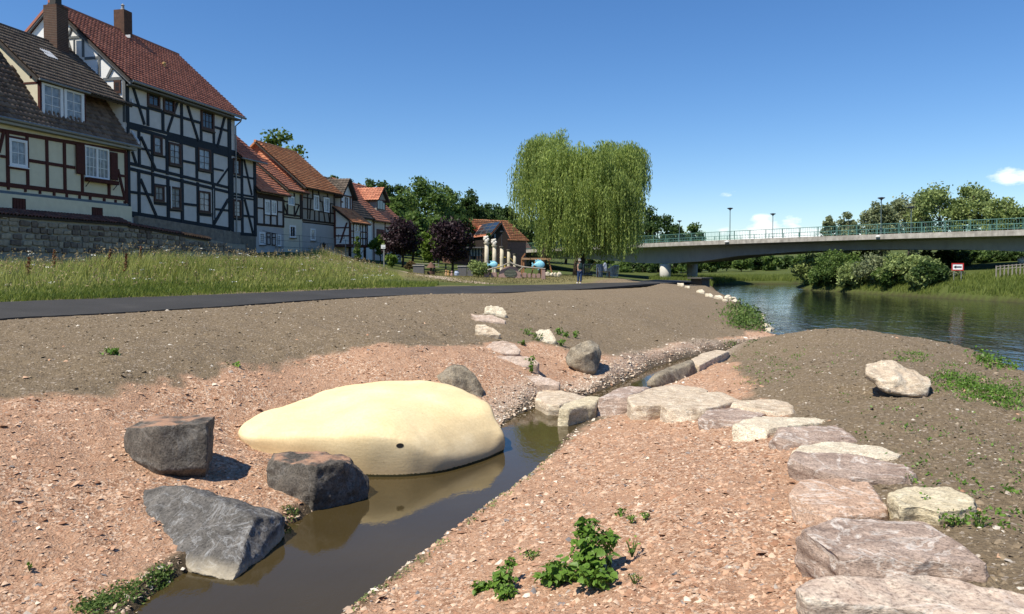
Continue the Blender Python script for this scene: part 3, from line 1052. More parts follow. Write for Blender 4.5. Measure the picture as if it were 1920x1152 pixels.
boulder('boulder', zpx(960, 600, 4.364, []) + [(a, b, y) for (a, b), y in zip(zpx(960, 600, 4.364, [(1092, 512), (1150, 440), (1222, 408), (1478, 324), (1516, 438), (1405, 522), (1180, 552), (1092, 548), (1160, 470), (1250, 440), (1475, 350), (1230, 415), (1470, 335), (1500, 440), (1180, 570), (1400, 545)]),
                                       [17.4, 17.7, 18.0, 19.3, 18.9, 18.1, 17.2, 17.2, 17.3, 17.6, 18.7, 18.9, 20.0, 19.8, 17.6, 18.4])],
        BASALT_B, 'long dark grey boulder lying along the edge of the upper stream', 0.06, 1.9, 0.045)
boulder('boulder', [(a, b, y) for (a, b), y in zip(zpx(1200, 640, 2.667, [(1125, 112), (1260, 100), (1332, 135), (1462, 182), (1456, 205), (1398, 262), (1232, 240), (1200, 190), (1116, 152), (1122, 196), (1212, 250), (1330, 276), (1430, 276), (1460, 215), (1140, 130), (1290, 130), (1450, 200), (1300, 285), (1400, 288)]),
                                       [12.3, 12.6, 12.5, 12.2, 11.95, 11.75, 11.75, 11.85, 12.0, 12.05, 11.8, 11.72, 11.75, 11.9, 12.9, 13.1, 12.9, 12.1, 12.1])],
        LIME, 'pale cream boulder lying alone on the brown soil mound', 0.085, 1.9, 0.03, chip=0.75, seat=(1715, 744, 11.75))

# ------------------------------------------------------------------ slabs: the chain from the path down to the stream
Z2 = (780, 540, 2.743)
for pts, th, m, lab in (
    ([(350, 97), (385, 86), (445, 97), (470, 132), (455, 143), (400, 130), (350, 122)], .16, LIME_W, 'white stone at the top of the slab chain below the path'),
    ([(280, 132), (330, 135), (400, 140), (465, 165), (460, 180), (380, 172), (320, 166)], .07, GREYPINK, 'thin pinkish slab just below the topmost white stone'),
    ([(308, 186), (350, 180), (400, 205), (437, 233), (428, 244), (370, 240), (325, 228), (305, 203)], .10, LIME, 'cream pink slab, third down the chain from the path'),
    ([(350, 307), (395, 270), (450, 268), (510, 285), (540, 315), (533, 338), (450, 338), (400, 326)], .10, GREYPINK, 'flat pinkish slab, fourth down the chain from the path'),
    ([(400, 350), (450, 344), (540, 344), (600, 358), (635, 385), (625, 398), (560, 394), (480, 396), (435, 374)], .20, GREYPINK, 'thick pinkish slab with a weed growing before its corner'),
    ([(495, 482), (522, 446), (620, 448), (690, 462), (742, 486), (738, 503), (660, 500), (590, 488), (540, 480)], .24, GREYPINK, 'blocky pinkish slab, last of the chain above the pool'),
    ([(612, 216), (650, 208), (692, 210), (702, 236), (724, 266), (713, 280), (668, 280), (648, 253), (618, 240)], .16, LIME_W, 'white angular stone with weeds on both sides, upslope of the round boulder')):
    block('stone_slab', zpx(*Z2, pts), m, lab, th)
# ------------------------------------------------------------------ the sill across the stream
Z4 = (960, 600, 4.364)
for pts, th, m, lab in (
    ([(205, 640), (236, 560), (330, 570), (470, 595), (612, 630), (560, 655), (470, 668), (390, 690), (300, 690)], .30, LIME, 'cream block at the left end of the sill across the stream'),
    ([(388, 735), (430, 688), (520, 655), (625, 628), (725, 630), (690, 665), (672, 690), (600, 700), (470, 735)], .42, LIME_Y, 'squarish buff block in the middle of the stream sill'),
    ([(680, 672), (735, 628), (870, 560), (1000, 535), (1085, 524), (1112, 552), (980, 615), (960, 650), (850, 655), (760, 690)], .40, PURPLE, 'mauve slab sloping up beside the buff block of the sill'),
    ([(968, 628), (1050, 596), (1150, 560), (1290, 535), (1420, 524), (1575, 572), (1565, 602), (1400, 640), (1245, 690), (1120, 700), (1000, 690)], .34, LIME, 'long cream slab on the sill before the dark boulder'),
    ([(1246, 690), (1380, 630), (1520, 598), (1700, 582), (1800, 578), (1862, 602), (1850, 652), (1700, 700), (1560, 730), (1420, 748), (1300, 730)], .26, LIME, 'broad cream slab where the sill meets the stepping stones'),
    ([(1476, 322), (1560, 270), (1660, 248), (1742, 237), (1766, 255), (1640, 318), (1540, 372), (1490, 360)], .22, LIME, 'long narrow cream block at the far end of the dark boulder')):
    cx, cy = sum(a for a, b in pts) / len(pts), sum(b for a, b in pts) / len(pts)
    slab('sill_block', zpx(*Z4, [(cx + (a - cx) * 1.1, cy + (b - cy) * 1.06) for a, b in pts]), th * .9, m, lab, 0.045, 2.4, cuts=3, under=0.0)
# ------------------------------------------------------------------ the curve of stepping stones
Z5 = (1200, 640, 2.667)
for pts, th, m, lab in (
    ([(432, 318), (510, 284), (620, 288), (740, 304), (792, 336), (770, 350), (690, 360), (600, 345), (500, 330)], .12, LIME, 'cream stepping stone with a pointed right end, nearest the sill'),
    ([(288, 388), (330, 346), (480, 326), (600, 345), (632, 365), (500, 398), (430, 412), (340, 402)], .13, PURPLE, 'low mauve stepping stone wedged before two cream ones'),
    ([(437, 432), (500, 396), (620, 372), (760, 358), (900, 368), (942, 390), (920, 408), (760, 422), (640, 440), (600, 468), (480, 468)], .13, LIME_W, 'long white stepping stone with a rounded left end'),
    ([(630, 442), (660, 428), (800, 420), (980, 413), (1060, 465), (1112, 505), (1040, 510), (900, 502), (800, 506), (740, 518), (660, 480)], .12, PURPLE, 'flat mauve slab between two white stepping stones'),
    ([(755, 548), (800, 516), (900, 505), (1020, 502), (1180, 520), (1306, 562), (1290, 585), (1170, 588), (1050, 580), (960, 566)], .10, LIME_W, 'thin white stepping stone behind the dark mauve block'),
    ([(745, 590), (762, 548), (900, 552), (1100, 570), (1280, 596), (1386, 660), (1350, 682), (1200, 682), (1050, 690), (960, 668), (870, 645)], .17, PURPLE, 'long dark mauve stepping stone streaked with white')):
    slab('stepping_stone', zpx(*Z5, pts), th, m, lab, 0.05, 2.8)
Z6 = (1360, 820, 3.4286)
for pts, th, m, lab in (
    ([(405, 365), (440, 310), (480, 260), (560, 248), (740, 250), (820, 292), (920, 284), (1000, 330), (1045, 410), (1060, 480), (900, 500), (700, 512), (560, 515), (480, 490), (452, 430)], .16, PINK, 'pinkish tan stepping stone with a notched far edge'),
    ([(1045, 368), (1100, 334), (1200, 318), (1290, 310), (1430, 280), (1530, 273), (1620, 330), (1696, 385), (1600, 392), (1612, 450), (1500, 470), (1380, 478), (1240, 440), (1130, 455)], .15, LIME_Y, 'yellowish white stone beside the pink one, pointed on the right'),
    ([(462, 570), (500, 524), (640, 512), (800, 508), (1060, 498), (1300, 538), (1500, 590), (1580, 660), (1650, 760), (1692, 810), (1670, 838), (1500, 820), (1330, 790), (1230, 800), (1040, 826), (900, 850), (790, 830), (640, 700), (540, 640)], .24, PURPLE, 'large mauve grey stepping stone veined white, second from the near edge'),
    ([(448, 970), (500, 916), (700, 905), (1000, 915), (1200, 880), (1380, 850), (1650, 868), (1920, 888), (2250, 960), (2400, 1150), (2200, 1330), (1700, 1260), (1300, 1130), (1000, 1085), (850, 1080), (650, 1060), (520, 1050)], .24, MOTTLE, 'largest mottled pale slab at the near right, strewn with red chips')):
    slab('stepping_stone', zpx(*Z6, pts), th, m, lab, 0.055, 2.3, cuts=2 if m is MOTTLE else 7)

# ------------------------------------------------------------------ white blocks and riprap along the river bank
Z7 = (1220, 480, 6.775)
for i, (pts, th, lab) in enumerate((
    ([(328, 342), (420, 340), (425, 372), (410, 382)], .35, 'farthest white block on the bank beside the bridge pier'),
    ([(425, 374), (500, 376), (500, 402), (480, 405)], .3, 'small white block, second from the bridge pier'),
    ([(578, 424), (660, 420), (688, 445), (680, 470), (620, 462)], .35, 'large white block half way down the river bank'),
    ([(684, 476), (770, 476), (797, 500), (790, 520), (720, 505)], .3, 'pointed white block below the large one on the bank'),
    ([(796, 490), (870, 490), (920, 520), (915, 545), (850, 520)], .3, 'long white block above the riprap on the bank'),
    ([(912, 535), (960, 540), (985, 560), (950, 570), (920, 555)], .25, 'white block where the riprap begins on the bank'))):
    block('bank_block', zpx(*Z7, pts), LIME_W, lab, th, 0.05)

def small_stone(seed, n=7):
    rng = np.random.default_rng(seed)
    v = rng.normal(size=(n * 3, 3))
    v /= np.linalg.norm(v, axis=1)[:, None]
    v *= rng.uniform(0.8, 1.0, (len(v), 1))
    vv, ff = hull([tuple(p) for p in v])
    return pymesh('small_stone', vv, ff)

SMALL = [small_stone(s) for s in range(6)]
for me_ in SMALL:
    me_.materials.append(LIME_W)
_one = 'first second third fourth fifth sixth seventh eighth ninth'.split()
ORD = _one + ['tenth', 'eleventh', 'twelfth', 'thirteenth', 'fourteenth', 'fifteenth', 'sixteenth', 'seventeenth', 'eighteenth', 'nineteenth', 'twentieth'] + ['twenty-' + w for w in _one]
_rip = zpx(*Z7, [(985, 556), (1010, 545), (1040, 552), (1030, 575), (1065, 566), (1060, 590), (1095, 572), (1100, 598), (1130, 582), (1140, 608), (1165, 596), (1170, 624), (1195, 608), (1205, 636), (1225, 622), (1240, 644), (1262, 640), (1325, 690), (1345, 700), (1395, 770), (1420, 790), (1450, 800), (1430, 815), (1470, 815), (1470, 900), (1480, 945), (1500, 965)])
for k, (a, b) in enumerate(_rip):
    g = G(a, b)
    o = bpy.data.objects.new('riprap_stone', SMALL[k % 6])
    s = random.uniform(0.28, 0.5) * (0.75 if k > 16 else 1.0)
    o.location = g + Vector((0, 0, s * 0.25))
    o.scale = (s, s * random.uniform(.6, 1), s * random.uniform(.45, .7))
    o.rotation_euler = (random.uniform(-.3, .3), random.uniform(-.3, .3), random.uniform(0, 6))
    COL.objects.link(o)
    tag(o, 'pale riprap stone on the river bank, %s counted from the white blocks' % ORD[k], 'stone', 'riprap along the river bank')

# ------------------------------------------------------------------ the smooth cream artificial rock
def build_cream_rock():
    rim = [(452, 800, .52), (458, 787, .57), (474, 774, .62), (500, 762, .67), (540, 754, .69), (578, 744, .72), (610, 727, .79), (645, 716, .84), (695, 711, .87), (770, 708, .87), (830, 716, .82), (870, 726, .78), (905, 745, .70), (930, 770, .62),
           (943, 800, .40), (939, 820, .25), (914, 837, .20), (872, 849, .20), (825, 851, .28), (785, 836, .43), (745, 821, .56), (690, 814, .62), (630, 813, .60), (565, 813, .57), (505, 813, .53), (466, 810, .51)]
    base = [(452, 803, .38), (460, 799, .3), (475, 795, .3), (490, 792, .3), (520, 790, .3), (570, 780, .3), (610, 765, .3), (660, 750, .3), (720, 745, .3), (780, 745, .3), (840, 750, .3), (880, 755, .2), (915, 770, .1), (938, 790, 0),
            (942, 830, -.15), (930, 856, -.15), (895, 872, -.15), (850, 884, -.15), (800, 895, -.15), (750, 902, -.15), (700, 906, -.12), (640, 890, -.05), (590, 868, .0), (540, 852, .1), (495, 834, .2), (464, 818, .25)]
    R3 = [Pz(*q) for q in rim]
    B3 = []
    for q, r in zip(base, R3):
        B3.append(Vector((r.x, r.y + 0.02, min(gz(r.x, r.y), 0.6) - 0.2)))
    n = 120
    Rr = catmull(R3 + [R3[0]], 6)[:-1]
    Bb = catmull(B3 + [B3[0]], 6)[:-1]
    n = len(Rr)
    c = Pz(715, 770, .82)
    V, F = [], []
    inner = [(700, 760, .83), (800, 770, .72), (860, 790, .55), (640, 770, .73), (560, 786, .62), (500, 790, .58), (600, 770, .69), (740, 735, .88), (820, 815, .48), (740, 795, .70), (660, 745, .86), (680, 788, .74), (890, 815, .37)]
    cp = np.array([tuple(p) for p in R3] + [tuple(Pz(*q)) for q in inner])
    m = len(cp)
    d2 = (cp[:, None, 0] - cp[None, :, 0]) ** 2 + (cp[:, None, 1] - cp[None, :, 1]) ** 2
    A = np.zeros((m + 3, m + 3))
    A[:m, :m] = _phi(d2) + np.eye(m) * 0.02
    A[:m, m] = A[m, :m] = 1
    A[:m, m + 1:] = cp[:, :2]
    A[m + 1:, :m] = cp[:, :2].T
    W = np.linalg.solve(A, np.concatenate([cp[:, 2], [0, 0, 0]]))

    def tz(x, y):
        r2 = (x - cp[:, 0]) ** 2 + (y - cp[:, 1]) ** 2
        return float(_phi(r2) @ W[:m] + W[m] + W[m + 1] * x + W[m + 2] * y)
    rings = [0.0, .15, .3, .45, .58, .7, .8, .88, .94, 0.985]
    V.append(Vector((c.x, c.y, tz(c.x, c.y))))
    for s in rings[1:]:
        for r in Rr:
            x, y = c.x + (r.x - c.x) * s, c.y + (r.y - c.y) * s
            z = tz(x, y) - 0.05 * max(0, (s - 0.86) / 0.125) ** 2
            V.append(Vector((x, y, z)))
    k0 = len(rings) - 1
    walls = [(1.010, 0.10), (1.012, 0.24), (0.998, 0.42), (0.988, 0.62), (0.99, 0.82), (1.0, 1.0)]
    for f_, t in walls:
        for r, b in zip(Rr, Bb):
            top = Vector((r.x, r.y, r.z - 0.05))
            q = top.lerp(b, t)
            q = Vector((c.x + (q.x - c.x) * f_, c.y + (q.y - c.y) * f_, q.z))
            V.append(q)
    tot = k0 + len(walls)
    for i in range(n):
        F.append((0, 1 + i, 1 + (i + 1) % n))
    for r in range(tot - 1):
        for i in range(n):
            j = (i + 1) % n
            F.append((1 + r * n + i, 1 + (r + 1) * n + i, 1 + (r + 1) * n + j, 1 + r * n + j))
    me = pymesh('cream_rock', V, F)
    bm = bmesh.new()
    bm.from_mesh(me)
    bmesh.ops.recalc_face_normals(bm, faces=bm.faces)
    bmesh.ops.subdivide_edges(bm, edges=bm.edges, cuts=1, use_grid_fill=True, smooth=0.6)
    for v in bm.verts:
        v.co.z += 0.018 * mnoise.noise(v.co * 2.2) + 0.008 * mnoise.noise(v.co * 6)
        v.co += v.normal * (0.05 * mnoise.noise(v.co * 1.3 + Vector((3, 1, 7))) + 0.008 * mnoise.noise(v.co * 3.1))
    bm.to_mesh(me)
    bm.free()
    m_, nn, l = new_mat('cream_render')
    bs = nn['Principled BSDF']
    bs.inputs['Roughness'].default_value = 0.9
    bs.inputs['Specular IOR Level'].default_value = 0.15
    tc = nn.new('ShaderNodeTexCoord')
    f1 = tex_noise(nn, l, tc.outputs['Object'], 1.3, 6, 0.6)
    f2 = tex_noise(nn, l, tc.outputs['Object'], 26, 5, 0.7)
    col = ramp(nn, l, f1, [(0.3, (.74, .575, .315)), (0.55, (.79, .635, .37)), (0.75, (.83, .70, .45))])
    col = mixc(nn, l, 1.0, col, ramp(nn, l, f2, [(0.3, (.86, .85, .83)), (0.65, (1.05, 1.05, 1.05))]), 'MULTIPLY')
    mp = nn.new('ShaderNodeMapping')
    mp.inputs['Scale'].default_value = (1.5, 1.5, 22)
    l.new(tc.outputs['Object'], mp.inputs[0])
    f3 = tex_noise(nn, l, mp.outputs[0], 1.0, 4, 0.6)
    sp = nn.new('ShaderNodeSeparateXYZ')
    l.new(tc.outputs['Object'], sp.inputs[0])
    flank_shade = vmath(nn, l, 'SUBTRACT', 1.0, vmath(nn, l, 'MULTIPLY', vmath(nn, l, 'ADD', sp.outputs['Z'], vmath(nn, l, 'MULTIPLY', f3, 0.3)), 1.3), True)   # flank tans towards its foot, shade put into the colour
    col = mixc(nn, l, vmath(nn, l, 'MULTIPLY', flank_shade, 1.0, True), col, (.38, .285, .17))
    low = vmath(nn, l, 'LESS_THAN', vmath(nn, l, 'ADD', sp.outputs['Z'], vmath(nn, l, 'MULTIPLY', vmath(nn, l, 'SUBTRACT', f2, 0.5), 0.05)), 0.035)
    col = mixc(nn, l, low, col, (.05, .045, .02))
    spk = vmath(nn, l, 'GREATER_THAN', tex_noise(nn, l, tc.outputs['Object'], 15, 3, 0.6), 0.74)
    col = mixc(nn, l, vmath(nn, l, 'MULTIPLY', spk, 0.75), col, (.12, .09, .05))
    l.new(col, bs.inputs['Base Color'])
    b1 = bump(nn, l, f2, 0.3, 0.012)
    l.new(bump(nn, l, f3, 0.08, 0.03, b1), bs.inputs['Normal'])
    cc = Vector((c.x, c.y, 0))
    me.transform(Matrix.Translation(-cc))
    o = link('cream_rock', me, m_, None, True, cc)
    tag(o, 'big smooth cream-coloured artificial rock lying in the stream bend', 'artificial rock')
    # outlet hole: a dark ring and a flush disc painted with the hole's shade
    h = None
    d = ray(750, 836)
    for i in range(4000):
        t = 9 + i * 0.001
        q = Vector((0, 0, CAMZ)) + d * (t / d.y)
        ok, lc, nr, _ = o.ray_cast(Vector((0, 0, CAMZ)) - cc, d.normalized())
        if ok:
            h = (lc + cc, nr)
        break
    if h:
        pos, nr = h
        rot = nr.to_track_quat('Z', 'Y').to_matrix()
        for nm, prof, mt in (('outlet_ring', [(.048, -.03), (.048, .002), (.053, .003), (.056, -.002), (.056, -.03)], mat('outlet_rim', (.16, .12, .07), rough=.8)), ('hole_disc', [(.049, -.10), (.049, .0025)], mat('hole_shade', (.015, .014, .012), rough=.7))):
            b = MB().lathe((0, 0, 0), prof, 20)
            vs = [pos + rot @ Vector((p[0], p[1] * .62, p[2])) for p in b.v]
            mm = pymesh(nm, vs, b.f)
            link(nm, mm, mt, o)

bpy.context.view_layer.update()
build_cream_rock()

# ------------------------------------------------------------------ loose gravel
def scatter_chips(name, xs, ys, sizes, material, label, flat=0.5, sink=0.2, seed=3):
    rng = np.random.default_rng(seed)
    n = len(xs)
    zs = height(xs, ys, True)
    base = np.array([(1, 0, 0), (0, 1, 0), (-1, 0, 0), (0, -1, 0), (0.25, .2, 1), (-.3, -.25, .85)], float)
    tri = np.array([(0, 1, 4), (1, 2, 4), (2, 5, 4), (2, 3, 5), (3, 0, 5), (0, 4, 5)])
    V = np.repeat(base[None], n, 0) * rng.uniform(0.65, 1.2, (n, 6, 1))
    V[:, :, 1] *= rng.uniform(0.5, 1.0, (n, 1))
    V[:, :, 2] *= flat * rng.uniform(0.5, 1.2, (n, 1))
    a = rng.uniform(0, 6.283, n)
    tx, ty = rng.normal(0, .3, n), rng.normal(0, .3, n)
    ca, sa = np.cos(a)[:, None], np.sin(a)[:, None]
    x = V[:, :, 0] * ca - V[:, :, 1] * sa
    y = V[:, :, 0] * sa + V[:, :, 1] * ca
    z = V[:, :, 2] + tx[:, None] * x + ty[:, None] * y
    s = sizes[:, None]
    W = np.stack([x * s + xs[:, None], y * s + ys[:, None], z * s + zs[:, None] - sink * s * 0.3], -1).reshape(-1, 3)
    F = (tri[None] + (np.arange(n) * 6)[:, None, None]).reshape(-1, 3)
    o = link(name, npmesh(name, W, F), material)
    return tag(o, label, None, None, 'stuff')

def chip_mat(name, stops, rough=0.9):
    m, n, l = new_mat(name)
    bs = n['Principled BSDF']
    bs.inputs['Roughness'].default_value = rough
    bs.inputs['Specular IOR Level'].default_value = 0.2
    g = n.new('ShaderNodeNewGeometry')
    tc = n.new('ShaderNodeTexCoord')
    c = ramp(n, l, g.outputs['Random Per Island'], stops)
    f = tex_noise(n, l, tc.outputs['Object'], 40, 3, 0.6)
    c = mixc(n, l, 1.0, c, ramp(n, l, f, [(0.3, (.8, .8, .8)), (0.7, (1.1, 1.1, 1.1))]), 'MULTIPLY')
    l.new(c, bs.inputs['Base Color'])
    return m

RED_CHIPS = chip_mat('red_gravel_chips', [(0.0, (.29, .15, .088)), (0.2, (.42, .238, .147)), (0.45, (.49, .302, .193)), (0.78, (.545, .365, .248)), (0.93, (.63, .47, .34)), (0.965, (.72, .61, .48)), (0.98, (.26, .22, .20)), (1.0, (.17, .16, .16))])
PALE_CHIPS = chip_mat('pale_gravel_chips', [(0.0, (.28, .185, .125)), (0.4, (.42, .31, .225)), (0.8, (.58, .48, .37)), (1.0, (.74, .68, .58))])
SOIL_CHIPS = chip_mat('soil_clods', [(0.0, (.10, .074, .046)), (0.5, (.185, .14, .09)), (0.9, (.28, .22, .148)), (0.96, (.42, .36, .29)), (1.0, (.6, .55, .47))])

def candidates(n, rmax, rmin=4.0, seed=1, tmax=0.85):
    """Points spread evenly per view angle: many near, few far, so that stones thin out where they get too small to see."""
    rng = np.random.default_rng(seed)
    y = np.exp(rng.uniform(math.log(rmin), math.log(rmax), n))
    t = rng.uniform(-tmax, tmax, n)
    return t * (y + 2), y

def split_ground(n, rmax, seed):
    x, y = candidates(n, rmax, seed=seed)
    h, dc, dr = height(x, y, False, True)
    dp, inp = poly_dist(x, y, PATH_POLY)
    dn, _ = poly_dist(x, y, [(p.x, p.y) for p in PN], closed=False)
    df, _ = poly_dist(x, y, [(p.x, p.y) for p in PF], closed=False)
    ok = (dc > 0.02) & (dr > 0.05) & ~inp & ~(df < dn) & (x < 16)
    red = zones(x, y)
    return x, y, ok, red, dc

x, y, ok, red, dc = split_ground(115000, 34, 21)
rng = np.random.default_rng(5)
sz = np.clip(rng.lognormal(-4.08, 0.55, len(x)), 0.008, 0.06) * (0.75 + y / 34)
k = ok & (rng.uniform(size=len(x)) < red)
pale = k & (dc < 0.8) & (y > 12.5) & (rng.uniform(size=len(x)) < 0.75)
edge = (ok | ((dc <= 0.02) & (dc > -0.08) & (y > 5))) & (dc < 0.16) & (rng.uniform(size=len(x)) < 0.5)
scatter_chips('gravel', x[k & ~pale & ~edge], y[k & ~pale & ~edge], sz[k & ~pale & ~edge], RED_CHIPS, 'loose red sandstone gravel on both banks of the stream', seed=4)
scatter_chips('pebbles', x[pale | edge], y[pale | edge], sz[pale | edge] * 1.2, PALE_CHIPS, 'pale pebbles washed up along the water line of the stream', seed=5)
q = ok & ~k & ~edge & (rng.uniform(size=len(x)) < 0.6)
scatter_chips('soil_clods', x[q], y[q], sz[q] * 0.9, SOIL_CHIPS, 'crumbly brown soil clods and small stones on the banks', 0.6, 0.4, seed=6)

# pebbles washed clean along the upper stream and both water lines
rng = np.random.default_rng(8)
cl = np.array(CREEK_L)
i0 = rng.integers(15, len(cl) - 1, 4500)
f0 = rng.uniform(0, 1, 4500)[:, None]
pp = cl[i0] * (1 - f0) + cl[i0 + 1] * f0 + rng.normal(0, .33, (4500, 2))
h0, dc0, dr0 = height(pp[:, 0], pp[:, 1], False, True)
kk = (dc0 > .01) & (dc0 < 1.3) & (dr0 > .1) & (pp[:, 1] > 11)
pp = pp[kk]
scatter_chips('pebbles', pp[:, 0], pp[:, 1], rng.uniform(.018, .05, len(pp)), PALE_CHIPS, 'whitish pebbles along the narrow upper stream', seed=9)
x, y, ok, red, dc = split_ground(2600, 22, 33)
rng = np.random.default_rng(34)
ok &= rng.uniform(size=len(x)) < np.where(red > .5, .22, .10)
clump = fbm(x * .9, y * .9, 15, 3) > -.05
scatter_chips('loose_stones', x[ok & clump], y[ok & clump], rng.uniform(.03, .06, (ok & clump).sum()), RED_CHIPS, 'bigger loose stones lying here and there on the banks', 0.65, seed=35)
# ------------------------------------------------------------------ the row of half-timbered houses
def rf(px, py, w=0.0):
    """Pixel -> (s, z) on the upright plane at depth w behind the row of fronts."""
    d = ray(px, py)
    o = row(0, w)
    # point k*d (from the camera) with (p - o) . ROW_N = 0
    k = (o.x * ROW_N.x + o.y * ROW_N.y) / (d.x * ROW_N.x + d.y * ROW_N.y)
    p = d * k
    return (p.x - o.x) * ROW_T.x + (p.y - o.y) * ROW_T.y, CAMZ + p.z

def gf(px, py, s):
    """Pixel -> (w, z) on the upright plane across the row at s."""
    d = ray(px, py)
    o = row(s)
    k = (o.x * ROW_T.x + o.y * ROW_T.y) / (d.x * ROW_T.x + d.y * ROW_T.y)
    p = d * k
    return (p.x - o.x) * ROW_N.x + (p.y - o.y) * ROW_N.y, CAMZ + p.z

def rbox(mb, s0, s1, w0, w1, z0, z1):
    # hexa wants counter-clockwise rings seen from above: s to the back, w to the left
    return mb.hexa([row(s0, w1, z0), row(s0, w0, z0), row(s1, w0, z0), row(s1, w1, z0), row(s0, w1, z1), row(s0, w0, z1), row(s1, w0, z1), row(s1, w1, z1)])

def rprism(mb, poly, w0, w1):
    """An (s, z) outline on the front, counter-clockwise as seen from the river, given thickness from w0 back to w1."""
    n = len(poly)
    a = [row(s, w0, z) for s, z in poly]
    b = [row(s, w1, z) for s, z in poly]
    mb.add(a + b, [tuple(range(n)), tuple(range(n, 2 * n))[::-1]] + [(i, i + n, (i + 1) % n + n, (i + 1) % n) for i in range(n)])
    return mb

def gprism(mb, poly, s0, s1):
    """A (w, z) outline across the row, given thickness from s0 to s1."""
    n = len(poly)
    a = [row(s0, w, z) for w, z in poly]
    b = [row(s1, w, z) for w, z in poly]
    mb.add(a + b, [tuple(range(n))[::-1], tuple(range(n, 2 * n))] + [(i, (i + 1) % n, (i + 1) % n + n, i + n) for i in range(n)])
    return mb

def fix_normals(me):
    bm = bmesh.new()
    bm.from_mesh(me)
    bmesh.ops.recalc_face_normals(bm, faces=bm.faces)
    bm.to_mesh(me)
    bm.free()

def piece(mb, name, material, parent):
    o = mb.build(name, material, parent)
    fix_normals(o.data)
    return o

def zc(Z, x, y):
    return Z[0] + x / Z[2], Z[1] + y / Z[2]

def beams(house, Z, items, material, w=0.0, proud=0.045, name='beam'):
    """Timbers on the front, traced as (x1, y1, x2, y2, width) in an enlarged view Z."""
    for x1, y1, x2, y2, wd in items:
        s1, z1 = rf(*zc(Z, x1, y1), w)
        s2, z2 = rf(*zc(Z, x2, y2), w)
        dep = row((s1 + s2) / 2, w).y
        wm = wd / Z[2] * dep / FPX
        steep = abs(z2 - z1) > abs(s2 - s1)
        if steep and abs(s2 - s1) < 0.22:
            s1 = s2 = (s1 + s2) / 2
        if not steep and abs(z2 - z1) < 0.2:
            z1 = z2 = (z1 + z2) / 2
        L = math.hypot(s2 - s1, z2 - z1) or 1
        if steep and s1 != s2:
            wm *= 1.15
        if steep and s1 == s2:
            wm /= max(0.45, abs(ROW_T.y * (zc(Z, x1, y1)[0] - PCX) / FPX - ROW_T.x))     # a front seen aslant: posts are broader than they look
        nx, nz = -(z2 - z1) / L * wm / 2, (s2 - s1) / L * wm / 2
        pr = proud + random.uniform(-.008, .012) + (0.014 if steep else 0.0) + (0.02 if steep and s1 != s2 else 0.0)
        mb = MB()
        rprism(mb, [(s1 - nx, z1 - nz), (s2 - nx, z2 - nz), (s2 + nx, z2 + nz), (s1 + nx, z1 + nz)], w - pr, w + 0.02)
        piece(mb, name, material, house)

GLASS = mat('window_glass', (.035, .045, .055), (.02, .025, .03), 1.5, 0.06, 0.6, 0.0)
CURTAIN = mat('curtained_glass', (.36, .38, .40), (.12, .14, .16), 3.5, 0.12, 0.6, 0.0)
WHITE_PVC = mat('white_window_paint', (.78, .79, .80), (.72, .73, .74), 8, 0.45, 0.4, 0.0)
BROWN_WIN = mat('brown_window_wood', (.075, .033, .022), (.045, .02, .014), 12, 0.6, 0.3, 0.1)
DARKWOOD = mat('blue_black_timber', (.022, .030, .040), (.013, .018, .025), 9, 0.75, 0.25, 0.3, 0.01)
REDWOOD = mat('oxblood_timber', (.085, .022, .016), (.05, .013, .010), 9, 0.7, 0.25, 0.3, 0.01)
BROWNWOOD = mat('dark_brown_timber', (.045, .027, .020), (.026, .016, .013), 9, 0.75, 0.25, 0.3, 0.01)
BROWNRED = mat('brown_red_timber', (.13, .045, .032), (.08, .03, .022), 9, 0.7, 0.25, 0.3, 0.01)
GREYWOOD = mat('grey_painted_timber', (.16, .17, .175), (.11, .12, .125), 9, 0.7, 0.25, 0.3, 0.01)
PL_CREAM = mat('cream_plaster', (.70, .65, .49), (.63, .58, .43), 3, 0.9, 0.15, 0.15, 0.01, stain=0.12)
PL_GREY = mat('grey_white_plaster', (.60, .59, .575), (.52, .51, .495), 2.5, 0.9, 0.15, 0.2, 0.01, stain=0.15)
PL_WHITE = mat('white_plaster', (.88, .87, .84), (.82, .81, .78), 2.5, 0.9, 0.15, 0.15, 0.01, stain=0.06)
PL_BEIGE = mat('beige_plaster', (.36, .33, .285), (.31, .28, .24), 3, 0.9, 0.15, 0.2, 0.01, stain=0.12)
PL_LIGHTGREY = mat('pale_grey_render', (.48, .475, .47), (.42, .415, .41), 1.5, 0.9, 0.15, 0.15, 0.01, stain=0.12)
PL_YELLOW = mat('pale_yellow_render', (.66, .63, .52), (.58, .55, .45), 1.5, 0.9, 0.15, 0.15, 0.01, stain=0.12)
BRICK = mat('dark_chimney_brick', (.13, .072, .05), (.075, .048, .036), 5, 0.9, 0.15, 0.4, 0.02)
GUTTER = mat('grey_gutter_zinc', (.27, .27, .26), (.20, .20, .19), 5, 0.45, 0.5, 0.0, metal=0.3)
FLASH = mat('pale_lead_flashing', (.62, .63, .64), (.52, .53, .54), 4, 0.5, 0.4, 0.1)
SLATE_BLUE = mat('blue_grey_band', (.14, .18, .22), (.10, .13, .16), 4, 0.8, 0.2, 0.1)

